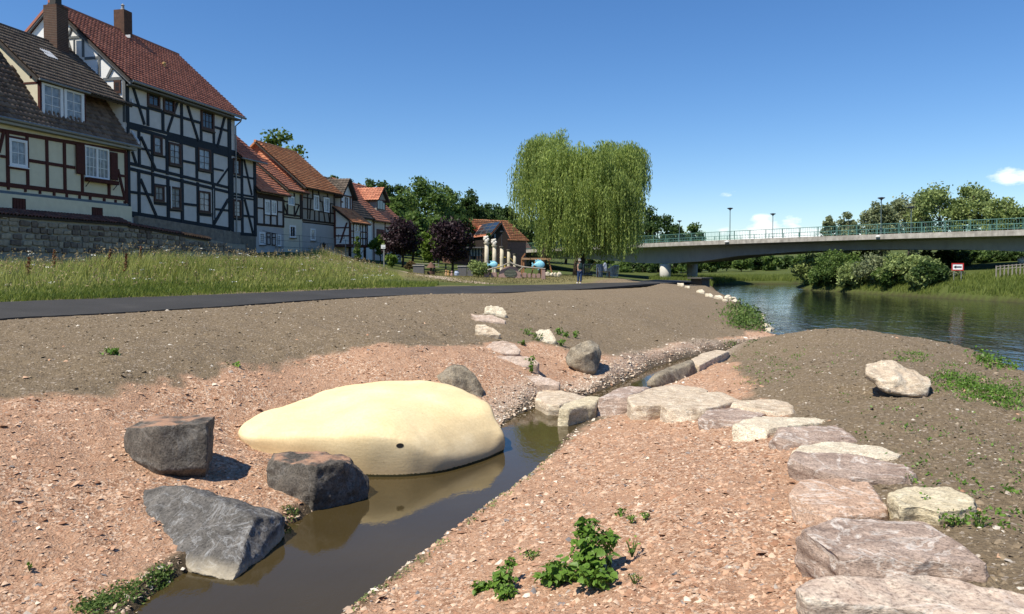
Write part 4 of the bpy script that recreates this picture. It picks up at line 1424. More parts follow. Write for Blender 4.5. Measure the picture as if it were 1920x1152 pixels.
def tile_mat(name, stops, lichen=(.16, .15, .10), la=0.4):
    m, n, l = new_mat(name)
    bs = n['Principled BSDF']
    bs.inputs['Roughness'].default_value = 0.75
    bs.inputs['Specular IOR Level'].default_value = 0.3
    g = n.new('ShaderNodeNewGeometry')
    tc = n.new('ShaderNodeTexCoord')
    f = tex_noise(n, l, tc.outputs['Object'], 0.8, 5, 0.6)
    r = vmath(n, l, 'ADD', vmath(n, l, 'MULTIPLY', g.outputs['Random Per Island'], 0.6), vmath(n, l, 'MULTIPLY', f, 0.4))
    c = ramp(n, l, r, stops)
    f2 = tex_noise(n, l, tc.outputs['Object'], 3.0, 6, 0.7)
    c = mixc(n, l, vmath(n, l, 'MULTIPLY', vmath(n, l, 'SUBTRACT', f2, 0.5, True), la * 6, True), c, lichen)
    l.new(c, bs.inputs['Base Color'])
    return m

T_RED = tile_mat('red_brown_roof_tiles', [(0.1, (0.240, 0.087, 0.060)), (0.5, (0.375, 0.138, 0.090)), (0.9, (0.510, 0.195, 0.128))], la=0.25)
T_BROWN = tile_mat('brown_grey_roof_tiles', [(0.1, (0.061, 0.046, 0.037)), (0.5, (0.106, 0.082, 0.064)), (0.9, (0.164, 0.128, 0.100))], la=0.3)
T_TAN = tile_mat('tan_brown_roof_tiles', [(0.1, (0.086, 0.061, 0.047)), (0.5, (0.158, 0.112, 0.083)), (0.9, (0.223, 0.162, 0.119))], la=0.25)
T_ORANGE = tile_mat('orange_red_roof_tiles', [(0.1, (0.365, 0.135, 0.061)), (0.5, (0.567, 0.223, 0.095)), (0.9, (0.729, 0.324, 0.149))], la=0.35)
T_BRIGHT = tile_mat('bright_red_roof_tiles', [(0.1, (0.460, 0.138, 0.069)), (0.5, (0.598, 0.207, 0.109)), (0.9, (0.713, 0.299, 0.161))], la=0.12)
T_ROSE = tile_mat('dull_red_roof_tiles', [(0.1, (0.354, 0.125, 0.073)), (0.5, (0.515, 0.196, 0.113)), (0.9, (0.644, 0.274, 0.160))], la=0.25)

def tiles(parent, a, b, c, d, rows, cols, material, name='roof_tiles', thick=0.12, wave=0.035, lift=0.045, skew=None):
    """Pantiles on the slope a (eave left), b (eave right), c (top right), d (top left), each tile a loose curved piece; a board deck below."""
    a, b, c, d = (Vector(p) for p in (a, b, c, d))
    nrm = (b - a).cross(d - a).normalized()
    if nrm.z < 0:
        nrm = -nrm
    mb = MB()
    lo = -nrm * thick
    mb.add([a + lo, b + lo, c + lo, d + lo, a - nrm * .01, b - nrm * .01, c - nrm * .01, d - nrm * .01],
           [(3, 2, 1, 0), (4, 5, 6, 7), (0, 1, 5, 4), (1, 2, 6, 5), (2, 3, 7, 6), (3, 0, 4, 7)])
    deck = piece(mb, 'roof_deck', mat('roof_deck_boards', (.06, .05, .045), rough=.9), parent)
    K = 4
    us = (np.arange(cols)[:, None] + np.linspace(0.0, 1.0, K + 1)[None, :])
    us = us / cols
    prof = np.cos(np.linspace(0, 2 * math.pi, K + 1) + 0.6) * wave + wave
    A, B, C, D = (np.array(p) for p in (a, b, c, d))
    N = np.array(nrm)
    V, F = [], []
    base = 0
    rng = np.random.default_rng(int(abs(a.x * 100)) + rows)
    for r in range(rows):
        for e, (t, up) in enumerate(((r / rows - 0.12 / rows, lift), ((r + 1) / rows, 0.004))):
            L = A + (D - A) * t
            Rr = B + (C - B) * t
            pts = L + (Rr - L) * us[..., None]
            pts = pts + N * (up + prof[None, :, None])
            pts = pts + N * rng.normal(0, .004, (cols, 1, 1))
            V.append(pts.reshape(-1, 3))
        m = cols * (K + 1)
        lo_ = base + np.arange(m).reshape(cols, K + 1)
        hi_ = lo_ + m
        F.append(np.stack([lo_[:, :-1], lo_[:, 1:], hi_[:, 1:], hi_[:, :-1]], -1).reshape(-1, 4))
        # front lip of every tile
        lip = (V[-2].reshape(cols, K + 1, 3) - N * 0.035).reshape(-1, 3)
        V.append(lip)
        lp = base + 2 * m + np.arange(m).reshape(cols, K + 1)
        F.append(np.stack([lp[:, :-1], lp[:, 1:], lo_[:, 1:], lo_[:, :-1]], -1).reshape(-1, 4))
        base += 3 * m
    me = npmesh(name, np.concatenate(V), np.concatenate(F))
    o = link(name, me, material, deck)
    o['kind'] = 'stuff'
    return deck

def window(house, s0, s1, z0, z1, frame_mat, nx, nz, w=0.0, fw=0.07, mun=0.028, glass=None, depth=0.05, sill=None, mullion=0.0, out=0.055):
    """Casement on the front plane at w: frame with muntins, a pane behind them."""
    mb = MB()
    f0, f1 = w - out, w + 0.02
    rbox(mb, s0, s1, f0, f1, z1 - fw, z1)
    rbox(mb, s0, s1, f0, f1, z0, z0 + fw)
    rbox(mb, s0, s0 + fw, f0, f1, z0 + fw, z1 - fw)
    rbox(mb, s1 - fw, s1, f0, f1, z0 + fw, z1 - fw)
    if mullion:
        c = (s0 + s1) / 2
        rbox(mb, c - mullion / 2, c + mullion / 2, f0 + .003, f1, z0 + fw, z1 - fw)
    o = piece(mb, 'window', frame_mat, house)
    mb = MB()
    for i in range(1, nx):
        c = s0 + fw + (s1 - s0 - 2 * fw) * i / nx
        rbox(mb, c - mun / 2, c + mun / 2, w - out * 0.45, w - 0.004, z0 + fw, z1 - fw)
    for i in range(1, nz):
        c = z0 + fw + (z1 - z0 - 2 * fw) * i / nz
        rbox(mb, s0 + fw, s1 - fw, w - out * 0.42, w - 0.005, c - mun / 2, c + mun / 2)
    if mb.v:
        piece(mb, 'glazing_bars', frame_mat, o)
    mb = MB()
    rbox(mb, s0 + fw, s1 - fw, w - 0.012, w + 0.015, z0 + fw, z1 - fw)
    piece(mb, 'pane', glass or random.choice((GLASS, CURTAIN, CURTAIN)), o)
    if sill:
        mb = MB()
        rbox(mb, s0 - .05, s1 + .05, w - 0.14, w - .058, z0 - 0.06, z0 - .005)
        piece(mb, 'sill', sill, o)
    return o

def win_px(house, Z, x0, y0, x1, y1, frame_mat, nx, nz, w=0.0, **kw):
    xc, yc = (x0 + x1) / 2, (y0 + y1) / 2
    s0, s1 = rf(*zc(Z, x0, yc), w)[0], rf(*zc(Z, x1, yc), w)[0]
    z1, z0 = rf(*zc(Z, xc, y0), w)[1], rf(*zc(Z, xc, y1), w)[1]
    return window(house, s0, s1, z0, z1, frame_mat, nx, nz, w, **kw)

def gutter(house, s0, s1, w, z, r=0.07, down=None):
    mb = MB()
    mb.tube([row(s0, w, z), row(s1, w, z)], r, 8)
    piece(mb, 'gutter', GUTTER, house)
    if down:
        mb = MB()
        mb.tube([row(down[0], w, z), row(down[0], w + 0.12, z - 0.3), row(down[0], -0.10, z - 0.6), row(down[0], -0.10, down[1])], 0.05, 8)
        piece(mb, 'downpipe', GUTTER, house)

def house_root(name, s, z, label):
    return empty(name, row(s, 0, z), label, 'house', 'half-timbered houses along the wall')

# ---- house one: cream plaster, oxblood timbers, mansard roof with a dormer
ZA, ZD, ZR1 = (225, 130, 6.777), (0, 230, 6.0615), (0, 0, 3.8396)
H1_S0, H1_S1 = -9.0, rf(240, 330)[0]
EZ, RZ = 9.95, 15.7
h1 = house_root('half_timbered_house', 2, 4.8, 'cream house with oxblood timbers and mansard roof, nearest on the left')
mb = MB()
gprism(mb, [(0, 4.4), (8.0, 4.4), (8.0, 10.2), (5.6, 13.2), (3.7, 15.45), (2.0, 12.9), (0.0, 10.1)], H1_S0, H1_S1)
piece(mb, 'wall', PL_CREAM, h1)
beams(h1, ZD, [(-250, 60, -250, 680, 34), (80, 90, 85, 735, 34), (307, 130, 307, 715, 30), (530, 175, 532, 750, 30), (728, 215, 733, 785, 30), (930, 590, 932, 800, 26), (1233, 690, 1235, 835, 26), (1430, 335, 1430, 915, 30),
                (0, 383, 62, 390, 30), (325, 430, 850, 515, 36), (1335, 600, 1415, 610, 28), (96, 508, 294, 532, 32), (96, 168, 292, 196, 30), (-200, 670, 1450, 875, 46), (38, 95, -20, 340, 28), (1332, 530, 1412, 862, 24), (-200, 55, 1430, 335, 40)], REDWOOD)
beams(h1, ZD, [(x, y, x + 1, y + 42, 26) for x, y in ((90, 722), (285, 748), (450, 770), (610, 790), (755, 808), (900, 828), (1020, 842), (1180, 862), (1310, 880), (1415, 895))], REDWOOD, proud=0.03, name='beam_end')
mb = MB()
zb = rf(*zc(ZD, 700, 850))[1]
rbox(mb, H1_S0, H1_S1 + 0.02, -0.055, 0.0, zb - 0.11, zb + 0.02)
piece(mb, 'plinth_band', SLATE_BLUE, h1)
mb = MB()
rbox(mb, H1_S0, H1_S1 + 0.15, -0.10, 0.02, 4.6, zb - 0.115)
piece(mb, 'plinth', PL_CREAM, h1)
mb = MB()
rbox(mb, H1_S0, H1_S1 + 0.05, -0.13, -0.101, 5.35, 5.5)
piece(mb, 'plinth_band', SLATE_BLUE, h1)
for x0, y0, x1, y1 in ((120, 862, 268, 1000), (1025, 967, 1145, 1082)):
    s0, s1 = rf(*zc(ZD, x0, (y0 + y1) / 2))[0], rf(*zc(ZD, x1, (y0 + y1) / 2))[0]
    z1, z0 = rf(*zc(ZD, (x0 + x1) / 2, y0))[1], rf(*zc(ZD, (x0 + x1) / 2, y1))[1]
    mb = MB()
    rbox(mb, s0, s1, -0.128, -0.102, z0, z1)
    hatch = piece(mb, 'cellar_hatch', mat('dark_red_hatch', (.035, .010, .009), rough=.7), h1)
    for i in range(4):
        mb = MB()
        a0 = s0 + 0.03 + (s1 - s0 - 0.06) * i / 4
        rbox(mb, a0, a0 + (s1 - s0 - 0.06) / 4 - 0.02, -0.145, -0.129, z0 + 0.03, z1 - 0.03)
        piece(mb, 'board', REDWOOD, hatch)
    mb = MB()
    rbox(mb, s1 + 0.005, s1 + 0.28, -0.15, -0.102, z0, z1)
    piece(mb, 'hatch_reveal', PL_CREAM, h1)
win_px(h1, ZD, 97, 192, 302, 502, WHITE_PVC, 2, 2, fw=0.13, sill=WHITE_PVC, glass=CURTAIN, out=0.07)
win_px(h1, ZD, 957, 282, 1232, 638, WHITE_PVC, 6, 3, fw=0.10, mullion=0.14, sill=WHITE_PVC, glass=CURTAIN, out=0.07)
for x0, y0, x1, y1 in ((850, 262, 950, 590), (1240, 342, 1322, 655)):
    s0, s1 = rf(*zc(ZD, x0, (y0 + y1) / 2))[0], rf(*zc(ZD, x1, (y0 + y1) / 2))[0]
    z1, z0 = rf(*zc(ZD, (x0 + x1) / 2, y0))[1], rf(*zc(ZD, (x0 + x1) / 2, y1))[1]
    mb = MB()
    rbox(mb, s0, s1, -0.115, -0.075, z0, z1)
    sh = piece(mb, 'shutter', REDWOOD, h1)
    for i in range(9):
        mb = MB()
        zz = z0 + 0.06 + (z1 - z0 - 0.12) * i / 9
        rbox(mb, s0 + 0.05, s1 - 0.05, -0.13, -0.116, zz, zz + 0.09)
        piece(mb, 'slat', REDWOOD, sh)
s0, s1 = rf(*zc(ZD, 948, 670))[0], rf(*zc(ZD, 1292, 690))[0]
zz = rf(*zc(ZD, 1110, 690))[1]
mb = MB()
rbox(mb, s0, s1, -0.36, -0.345, zz, zz + 0.22)
rbox(mb, s0, s1, -0.12, -0.10, zz, zz + 0.22)
rbox(mb, s0, s1, -0.345, -0.12, zz, zz + 0.03)
rbox(mb, s0, s0 + .02, -0.345, -0.12, zz + .03, zz + 0.22)
rbox(mb, s1 - .02, s1, -0.345, -0.12, zz + .03, zz + 0.22)
rbox(mb, s0 - .1, s1 + .1, -0.40, -0.365, zz + .05, zz + .10)
rbox(mb, s0 - .1, s1 + .1, -0.40, -0.365, zz + .16, zz + .20)
piece(mb, 'flower_box', REDWOOD, h1)
for q in (s0 + .1, s1 - .1):
    piece(MB().bar(row(q, -0.05, zz - 0.28), row(q, -0.32, zz), 0.03), 'bracket', DARKWOOD, h1)
# roof: steep lower slope, upper slope, dormer under it
BW, BZ = 1.75, 13.15
tiles(h1, row(H1_S0, -0.45, EZ), row(H1_S1 + .35, -0.45, EZ), row(H1_S1 + .35, BW, BZ), row(H1_S0, BW, BZ), 11, 64, T_TAN, wave=0.05, lift=0.06)
DS0, DS1 = rf(73, 190, 0.1)[0], rf(158, 200, 0.1)[0]
tiles(h1, row(DS0 - .25, -0.12, 12.35), row(H1_S1 + .35, -0.12, 12.35), row(H1_S1 + .35, 3.7, RZ), row(DS0 - .25, 3.7, RZ), 14, 46, T_BROWN, wave=0.045, lift=0.055)
tiles(h1, row(H1_S0, BW, BZ), row(DS0 - .27, BW, BZ), row(DS0 - .27, 3.7, RZ - .02), row(H1_S0, 3.7, RZ - .02), 9, 26, T_BROWN, wave=0.045, lift=0.055)
mb = MB()
gprism(mb, [(3.72, RZ - .1), (3.72, RZ + .02), (8.6, 9.9), (8.5, 9.8)], H1_S0, H1_S1 + .35)
piece(mb, 'rear_roof', T_BROWN, h1)
piece(MB().tube([row(H1_S0, 3.7, RZ + .05), row(H1_S1 + .35, 3.7, RZ + .05)], 0.12, 8), 'ridge_tiles', T_BROWN, h1)

def dormer(parent, s0, s1, zl, zt, wins):
    mb = MB()
    gprism(mb, [(0.06, zl), (1.5, zl), (2.6, zt + 2.05), (0.06, zt)], s0, s0 + 0.12)
    piece(mb, 'dormer_cheek', PL_CREAM, parent)
    mb = MB()
    gprism(mb, [(0.06, zl), (1.5, zl), (2.6, zt + 2.05), (0.06, zt)], s1 - 0.12, s1)
    piece(mb, 'dormer_cheek', PL_CREAM, parent)
    for q in (s0 - .012, s1 - .115):
        mb = MB()
        rbox(mb, q, q + 0.13, 0.02, 0.16, zl, zt)
        piece(mb, 'beam', REDWOOD, parent)
    mb = MB()
    gprism(mb, [(0.5, zt + .02), (0.62, zt + .02), (0.62, zt + .14), (0.5, zt + .14)], s0 - .02, s0 + .0)
    rbox(mb, s0 - .02, s0 - .002, 0.16, 1.3, zt - .28, zt - .18)
    piece(mb, 'beam', REDWOOD, parent)
    mb = MB()
    rbox(mb, s0 + 0.12, s1 - 0.12, 0.08, 0.16, zl, zt)
    piece(mb, 'dormer_front', REDWOOD, parent)
    m = (s0 + s1) / 2
    if wins:
        window(parent, s0 + 0.1, m - 0.04, zl + 0.22, zt - 0.12, WHITE_PVC, 2, 3, 0.08, fw=0.17, glass=CURTAIN, out=0.08)
        window(parent, m + 0.04, s1 - 0.1, zl + 0.22, zt - 0.12, WHITE_PVC, 2, 3, 0.08, fw=0.17, glass=CURTAIN, out=0.08)
    mb = MB()
    rbox(mb, s0 - .05, s1 + .05, -0.12, 0.10, zl + .06, zl + .13)
    piece(mb, 'dormer_apron', SLATE_BLUE, parent)

dormer(h1, DS0, DS1, 10.35, 12.45, True)
dormer(h1, DS0 - 7.5, DS1 - 6.6, 10.35, 12.45, True)  # further dormer out of view, added for the shadow it casts on the roof
tiles(h1, row(DS0 - 7.9, -0.12, 12.35), row(DS1 - 6.2, -0.12, 12.35), row(DS1 - 6.2, 3.7, RZ), row(DS0 - 7.9, 3.7, RZ), 14, 14, T_BROWN, wave=0.045)
gutter(h1, H1_S0, H1_S1 + .45, -0.52, EZ - .04, 0.09)
gutter(h1, DS0 - .25, DS1 + .1, -0.2, 12.33, 0.055)
mb = MB()
rbox(mb, H1_S0, H1_S1 + .3, -0.44, 0.03, EZ - .26, EZ - .14)
piece(mb, 'eave_board', mat('grey_eave_board', (.34, .34, .32), rough=.8), h1)
for (wa, za), (wb, zb2) in (((-0.5, EZ + .12), (BW - .4, BZ - .45)), ((-0.1, 12.55), (3.7, RZ + .2))):
    piece(MB().add([row(H1_S1 + a, w_, z_ + h) for a in (.3, .42) for w_, z_ in ((wa, za), (wb, zb2)) for h in (0, .16)], [(0, 1, 3, 2), (4, 6, 7, 5), (0, 2, 6, 4), (1, 5, 7, 3), (0, 4, 5, 1), (2, 3, 7, 6)]), 'verge_flashing', FLASH, h1)
# chimney of house one
cs = rf(106, 95, 3.5)[0]
mb = MB()
rbox(mb, cs - .42, cs + .42, 3.05, 3.95, 14.4, 17.85)
ch = piece(mb, 'chimney', BRICK, h1)
mb = MB()
for i in range(28):
    zz = 15.0 + i * 0.098
    for j, off in enumerate((0, .14)):
        pass
    rbox(mb, cs - .425, cs + .425, 3.044, 3.956, zz, zz + 0.012)
piece(mb, 'mortar_joints', mat('mortar', (.26, .22, .18), rough=.95), ch)['kind'] = 'stuff'
mb = MB()
rbox(mb, cs - .3, cs + .3, 3.25, 3.75, 17.85, 18.0)
rbox(mb, cs - .22, cs + .22, 3.3, 3.7, 18.0, 18.6)
piece(mb, 'chimney_pot', mat('dark_slate_pot', (.06, .055, .05), rough=.8), ch)
mb = MB()
s_ = rf(90, 103, 2.3)[0]
gprism(mb, [(2.0, 14.30), (2.6, 14.80), (2.57, 14.86), (1.97, 14.36)], s_ - .35, s_ + .35)
piece(mb, 'skylight', FLASH, h1)

# ---- house two: tall, blue-black timbers
H2_S0, H2_S1 = rf(236, 300)[0], rf(441, 300)[0]
E2 = 13.85
RW2, RZ2 = 4.9, 18.55
h2 = house_root('half_timbered_house', (H2_S0 + H2_S1) / 2, 4.8, 'tall four-storey house with blue-black timbers and steep red roof')
mb = MB()
gprism(mb, [(0, 4.4), (9.8, 4.4), (9.8, E2 - .1), (RW2, RZ2 - .25), (0, E2 - .1)], H2_S0 + .01, H2_S1)
piece(mb, 'wall', PL_GREY, h2)
mb = MB()
gprism(mb, [(0.05, 9.0), (9.75, 9.0), (9.75, E2 - .1), (RW2, RZ2 - .25), (0.05, E2 - .1)], H2_S0 - .03, H2_S0 + .01)
piece(mb, 'gable_wall', PL_WHITE, h2)
o = 1016.6
DB = [  # posts
    (88, 150, 96, 690, 34), (100, 740, 108, o + 800, 30), (350, 490, 350, 720, 30), (540, 540, 540, 785, 30), (778, 370, 778, 880, 28), (1027, 680, 1027, 925, 26), (1187, 790, 1190, 985, 26), (1392, 560, 1388, o + 1035, 40),
    (240, 760, 235, o + 225, 30), (408, 820, 402, o + 290, 28), (592, 890, 592, o + 325, 30), (780, 930, 772, o + 370, 34), (972, 985, 970, o + 400, 28), (1168, 1050, 1168, o + 440, 32),
    (235, o + 255, 238, o + 830, 32), (412, o + 300, 412, o + 600, 30), (605, o + 350, 608, o + 915, 34), (785, o + 380, 785, o + 960, 34), (985, o + 420, 990, o + 975, 30), (1185, o + 450, 1188, o + 985, 34),
    # rails
    (85, 145, 1400, 560, 30), (100, 438, 345, 498, 36), (345, 490, 780, 610, 36), (780, 618, 1030, 682, 34), (1195, 738, 1370, 782, 30), (1020, 778, 1192, 805, 28),
    (85, 662, 1385, 1030, 36), (85, 722, 1385, 1105, 44),
    (250, 1005, 405, 1040, 28), (410, 1080, 590, 1125, 30), (790, o + 145, 965, o + 188, 30), (1185, o + 240, 1312, o + 282, 24), (600, o + 205, 772, o + 235, 26), (985, o + 270, 1160, o + 300, 26),
    (85, o + 172, 1380, o + 490, 38), (85, o + 240, 1380, o + 548, 38),
    (95, o + 532, 410, o + 588, 34), (430, o + 685, 590, o + 705, 34), (808, o + 692, 978, o + 718, 32), (1190, o + 745, 1375, o + 795, 28), (430, o + 448, 600, o + 468, 20), (615, o + 775, 785, o + 785, 26), (985, o + 820, 1160, o + 845, 36),
    (130, o + 822, 1395, o + 1025, 66),
    # braces
    (145, 180, 305, 705, 28), (742, 370, 600, 790, 26), (828, 390, 992, 922, 28), (1338, 550, 1230, 990, 28),
    (258, 860, 442, o + 250, 28), (150, o + 30, 200, o + 190, 28), (1370, o + 248, 1235, o + 440, 26), (255, o + 380, 462, o + 865, 32), (1368, o + 640, 1192, o + 945, 32)]
beams(h2, ZA, DB, DARKWOOD)
mb = MB()
s_a, s_b = rf(*zc(ZA, 600, 830))[0], H2_S1
z_a, z_b = rf(*zc(ZA, 1000, 920))[1], rf(*zc(ZA, 1000, 1000))[1]
rbox(mb, s_a, s_b - .02, -0.05, 0.0, z_b, z_a)
piece(mb, 'beam', DARKWOOD, h2)
for x0, y0, x1, y1, fm, nx, nz, gl in (
    (342, 262, 500, 482, BROWN_WIN, 2, 2, GLASS), (545, 350, 690, 555, BROWN_WIN, 2, 2, GLASS), (1022, 480, 1190, 778, BROWN_WIN, 3, 3, GLASS),
    (412, 850, 530, 1085, BROWN_WIN, 1, 2, CURTAIN), (612, 940, 768, o + 205, BROWN_WIN, 2, 3, CURTAIN), (985, 1010, 1148, o + 275, BROWN_WIN, 2, 3, CURTAIN),
    (425, o + 462, 555, o + 665, BROWN_WIN, 2, 2, CURTAIN), (625, o + 480, 768, o + 762, BROWN_WIN, 2, 3, CURTAIN), (990, o + 535, 1142, o + 805, BROWN_WIN, 2, 3, CURTAIN)):
    win_px(h2, ZA, x0, y0, x1, y1, fm, nx, nz, fw=0.13 if nx < 3 else 0.18, glass=gl, sill=mat('weathered_sill', (.10, .075, .055), rough=.8), out=0.085)
piece(MB().bar(row(rf(*zc(ZA, 632, o + 600))[0], -0.12, rf(*zc(ZA, 632, o + 470))[1]), row(rf(*zc(ZA, 632, o + 600))[0], -0.12, rf(*zc(ZA, 640, o + 750))[1]), 0.05), 'open_casement', WHITE_PVC, h2)
piece(MB().tube([row(rf(*zc(ZA, 1172, o + 700))[0], -0.11, rf(*zc(ZA, 1165, o + 505))[1]), row(rf(*zc(ZA, 1172, o + 700))[0], -0.11, rf(*zc(ZA, 1180, o + 900))[1])], 0.03, 6), 'cable_pipe', mat('pale_pipe', (.42, .43, .42), rough=.6), h2)

def gbeams(house, s, items, material, Z=ZR1, proud=0.04, name='beam'):
    for x1, y1, x2, y2, wd in items:
        w1, z1 = gf(*zc(Z, x1, y1), s)
        w2, z2 = gf(*zc(Z, x2, y2), s)
        dep = row(s, (w1 + w2) / 2).y
        wm = wd / Z[2] * dep / FPX
        if abs(z2 - z1) < 0.16:
            z1 = z2 = (z1 + z2) / 2
        if abs(w2 - w1) < 0.16:
            w1 = w2 = (w1 + w2) / 2
        L = math.hypot(w2 - w1, z2 - z1)
        nx, nz = -(z2 - z1) / L * wm / 2, (w2 - w1) / L * wm / 2
        mb = MB()
        pr = proud + random.uniform(-.008, .012) + (0.02 if w1 != w2 and z1 != z2 else 0.0)
        gprism(mb, [(w1 - nx, z1 - nz), (w2 - nx, z2 - nz), (w2 + nx, z2 + nz), (w1 + nx, z1 + nz)], s - pr, s + 0.01)
        piece(mb, name, material, house)

gbeams(h2, H2_S0 - .03, [(470, 277, 592, 266, 16), (525, 180, 490, 272, 14), (490, 290, 520, 385, 14), (535, 285, 535, 388, 10), (600, 280, 600, 412, 18), (612, 426, 752, 410, 18), (715, 390, 715, 545, 18), (815, 482, 775, 562, 18), (745, 577, 882, 562, 22), (893, 570, 897, 880, 24), (845, 745, 885, 742, 14), (385, 330, 460, 285, 14)], GREYWOOD)
w1_, z1_ = gf(*zc(ZR1, 826, 582), H2_S0)
w0_, z0_ = gf(*zc(ZR1, 876, 674), H2_S0)
mb = MB()
gprism(mb, [(w0_, z0_), (w1_, z0_), (w1_, z1_), (w0_, z1_)], H2_S0 - .10, H2_S0 - .03)
gw = piece(mb, 'window', BROWN_WIN, h2)
for i in range(2):
    for j in range(2):
        mb = MB()
        ww = w0_ + 0.1 + (w1_ - w0_ - .2) * j / 2 + .02
        zz = z0_ + .12 + (z1_ - z0_ - .24) * i / 2 + .02
        gprism(mb, [(ww, zz), (ww + (w1_ - w0_ - .2) / 2 - .04, zz), (ww + (w1_ - w0_ - .2) / 2 - .04, zz + (z1_ - z0_ - .24) / 2 - .04), (ww, zz + (z1_ - z0_ - .24) / 2 - .04)], H2_S0 - .106, H2_S0 - .10)
        piece(mb, 'pane', GLASS, gw)
tiles(h2, row(H2_S0 - .25, -0.55, E2 - .15), row(H2_S1 + .35, -0.55, E2 - .15), row(H2_S1 + .35, RW2, RZ2), row(H2_S0 - .25, RW2, RZ2), 24, 42, T_RED, wave=0.04, lift=0.06)
mb = MB()
gprism(mb, [(RW2 + .02, RZ2 - .16), (RW2 + .02, RZ2 + .03), (10.4, E2 - .15), (10.3, E2 - .28)], H2_S0 - .25, H2_S1 + .35)
piece(mb, 'rear_roof', T_RED, h2)
piece(MB().tube([row(H2_S0 - .25, RW2, RZ2 + .06), row(H2_S1 + .35, RW2, RZ2 + .06)], 0.13, 8), 'ridge_tiles', T_RED, h2)
for sgn, wa, wb in ((1, -0.55, RW2), (-1, 10.35, RW2)):
    mb = MB()
    gprism(mb, [(wa, E2 - .42), (wb, RZ2 - .27), (wb, RZ2 - .05), (wa, E2 - .2)], H2_S0 - .22, H2_S0 - .10)
    piece(mb, 'verge_board', GREYWOOD, h2)
gutter(h2, H2_S0 - .1, H2_S1 + .45, -0.62, E2 - .2, 0.085, (H2_S1 - .05, 4.2))
mb = MB()
rbox(mb, H2_S0, H2_S1 + .1, -0.5, -0.02, E2 - .42, E2 - .32)
piece(mb, 'eave_board', mat('weathered_eave_board', (.16, .155, .14), rough=.85), h2)
cs = rf(231, 60, RW2)[0]
mb = MB()
rbox(mb, cs - .38, cs + .38, RW2 - .4, RW2 + .4, 17.6, 20.0)
ch = piece(mb, 'chimney', BRICK, h2)
piece(MB().lathe(row(cs, RW2, 20.0), [(.22, 0), (.18, .1), (.1, .14), (.09, .35), (.13, .38), (.02, .5)], 10), 'chimney_pot', mat('zinc_cowl', (.3, .3, .3), rough=.5), ch)
mb = MB()
rbox(mb, cs - .44, cs - .382, RW2 - .9, RW2 + .3, 18.05, 18.25)
piece(mb, 'verge_flashing', FLASH, h2)
vs, vz = rf(308, 128, 2.3)
piece(MB().lathe(row(vs, 2.3, vz - .3), [(.08, 0), (.08, .55), (.12, .56), (.12, .66), (.05, .7)], 10), 'vent_pipe', mat('ochre_vent', (.55, .36, .14), rough=.6), h2)

# ---- house three: narrow annex with the same timbers
H3_S0, H3_S1 = H2_S1 + .02, rf(478, 380)[0]
h3 = house_root('half_timbered_house', (H3_S0 + H3_S1) / 2, 4.4, 'narrow annex with blue-black timbers squeezed beside the tall house')
E3 = rf(*zc(ZA, 1560, o + 110))[1]
RW3 = 3.0
s3r, R3Z = rf(461, 251, RW3)
mb = MB()
gprism(mb, [(0, 4.9), (6, 4.9), (6, E3 - .1), (RW3, R3Z - .2), (0, E3 - .1)], H3_S0, H3_S1)
piece(mb, 'wall', PL_GREY, h3)
mb = MB()
rbox(mb, H3_S0, H3_S1 + .04, -0.04, 0.02, 2.8, rf(*zc(ZA, 1560, o + 1085))[1])
piece(mb, 'stone_plinth', mat('rubble_plinth', (.22, .20, .17), (.13, .12, .10), 3, .95, .1, .6, .04), h3)
beams(h3, ZA, [(1424, o + 120, 1424, o + 1080, 26), (1546, o + 110, 1548, o + 1075, 28), (1710, o + 150, 1712, o + 1110, 30), (1420, o + 346, 1545, o + 362, 24), (1560, o + 348, 1705, o + 378, 26), (1420, o + 568, 1725, o + 605, 26), (1420, o + 605, 1725, o + 640, 24),
                (1555, o + 842, 1706, o + 864, 28), (1425, o + 880, 1550, o + 900, 26), (1420, o + 1060, 1715, o + 1100, 40), (1570, o + 130, 1670, o + 582, 22), (1578, o + 640, 1690, o + 1092, 24)], DARKWOOD)
win_px(h3, ZA, 1432, o + 122, 1522, o + 330, BROWN_WIN, 2, 3, fw=0.13, glass=CURTAIN, out=0.08)
win_px(h3, ZA, 1430, o + 640, 1535, o + 872, BROWN_WIN, 2, 4, fw=0.15, glass=CURTAIN, out=0.08)
tiles(h3, row(H3_S0, -0.5, E3 - .1), row(H3_S1 + .9, -0.5, E3 - .1), row(H3_S1 + .9, RW3, R3Z), row(H3_S0, RW3, R3Z), 12, 14, T_RED)
mb = MB()
gprism(mb, [(RW3 + .02, R3Z - .15), (RW3 + .02, R3Z + .03), (6.5, E3 - .1), (6.4, E3 - .25)], H3_S0, H3_S1 + .9)
piece(mb, 'rear_roof', T_RED, h3)
gutter(h3, H3_S0, H3_S1 + .9, -0.57, E3 - .16, 0.07)

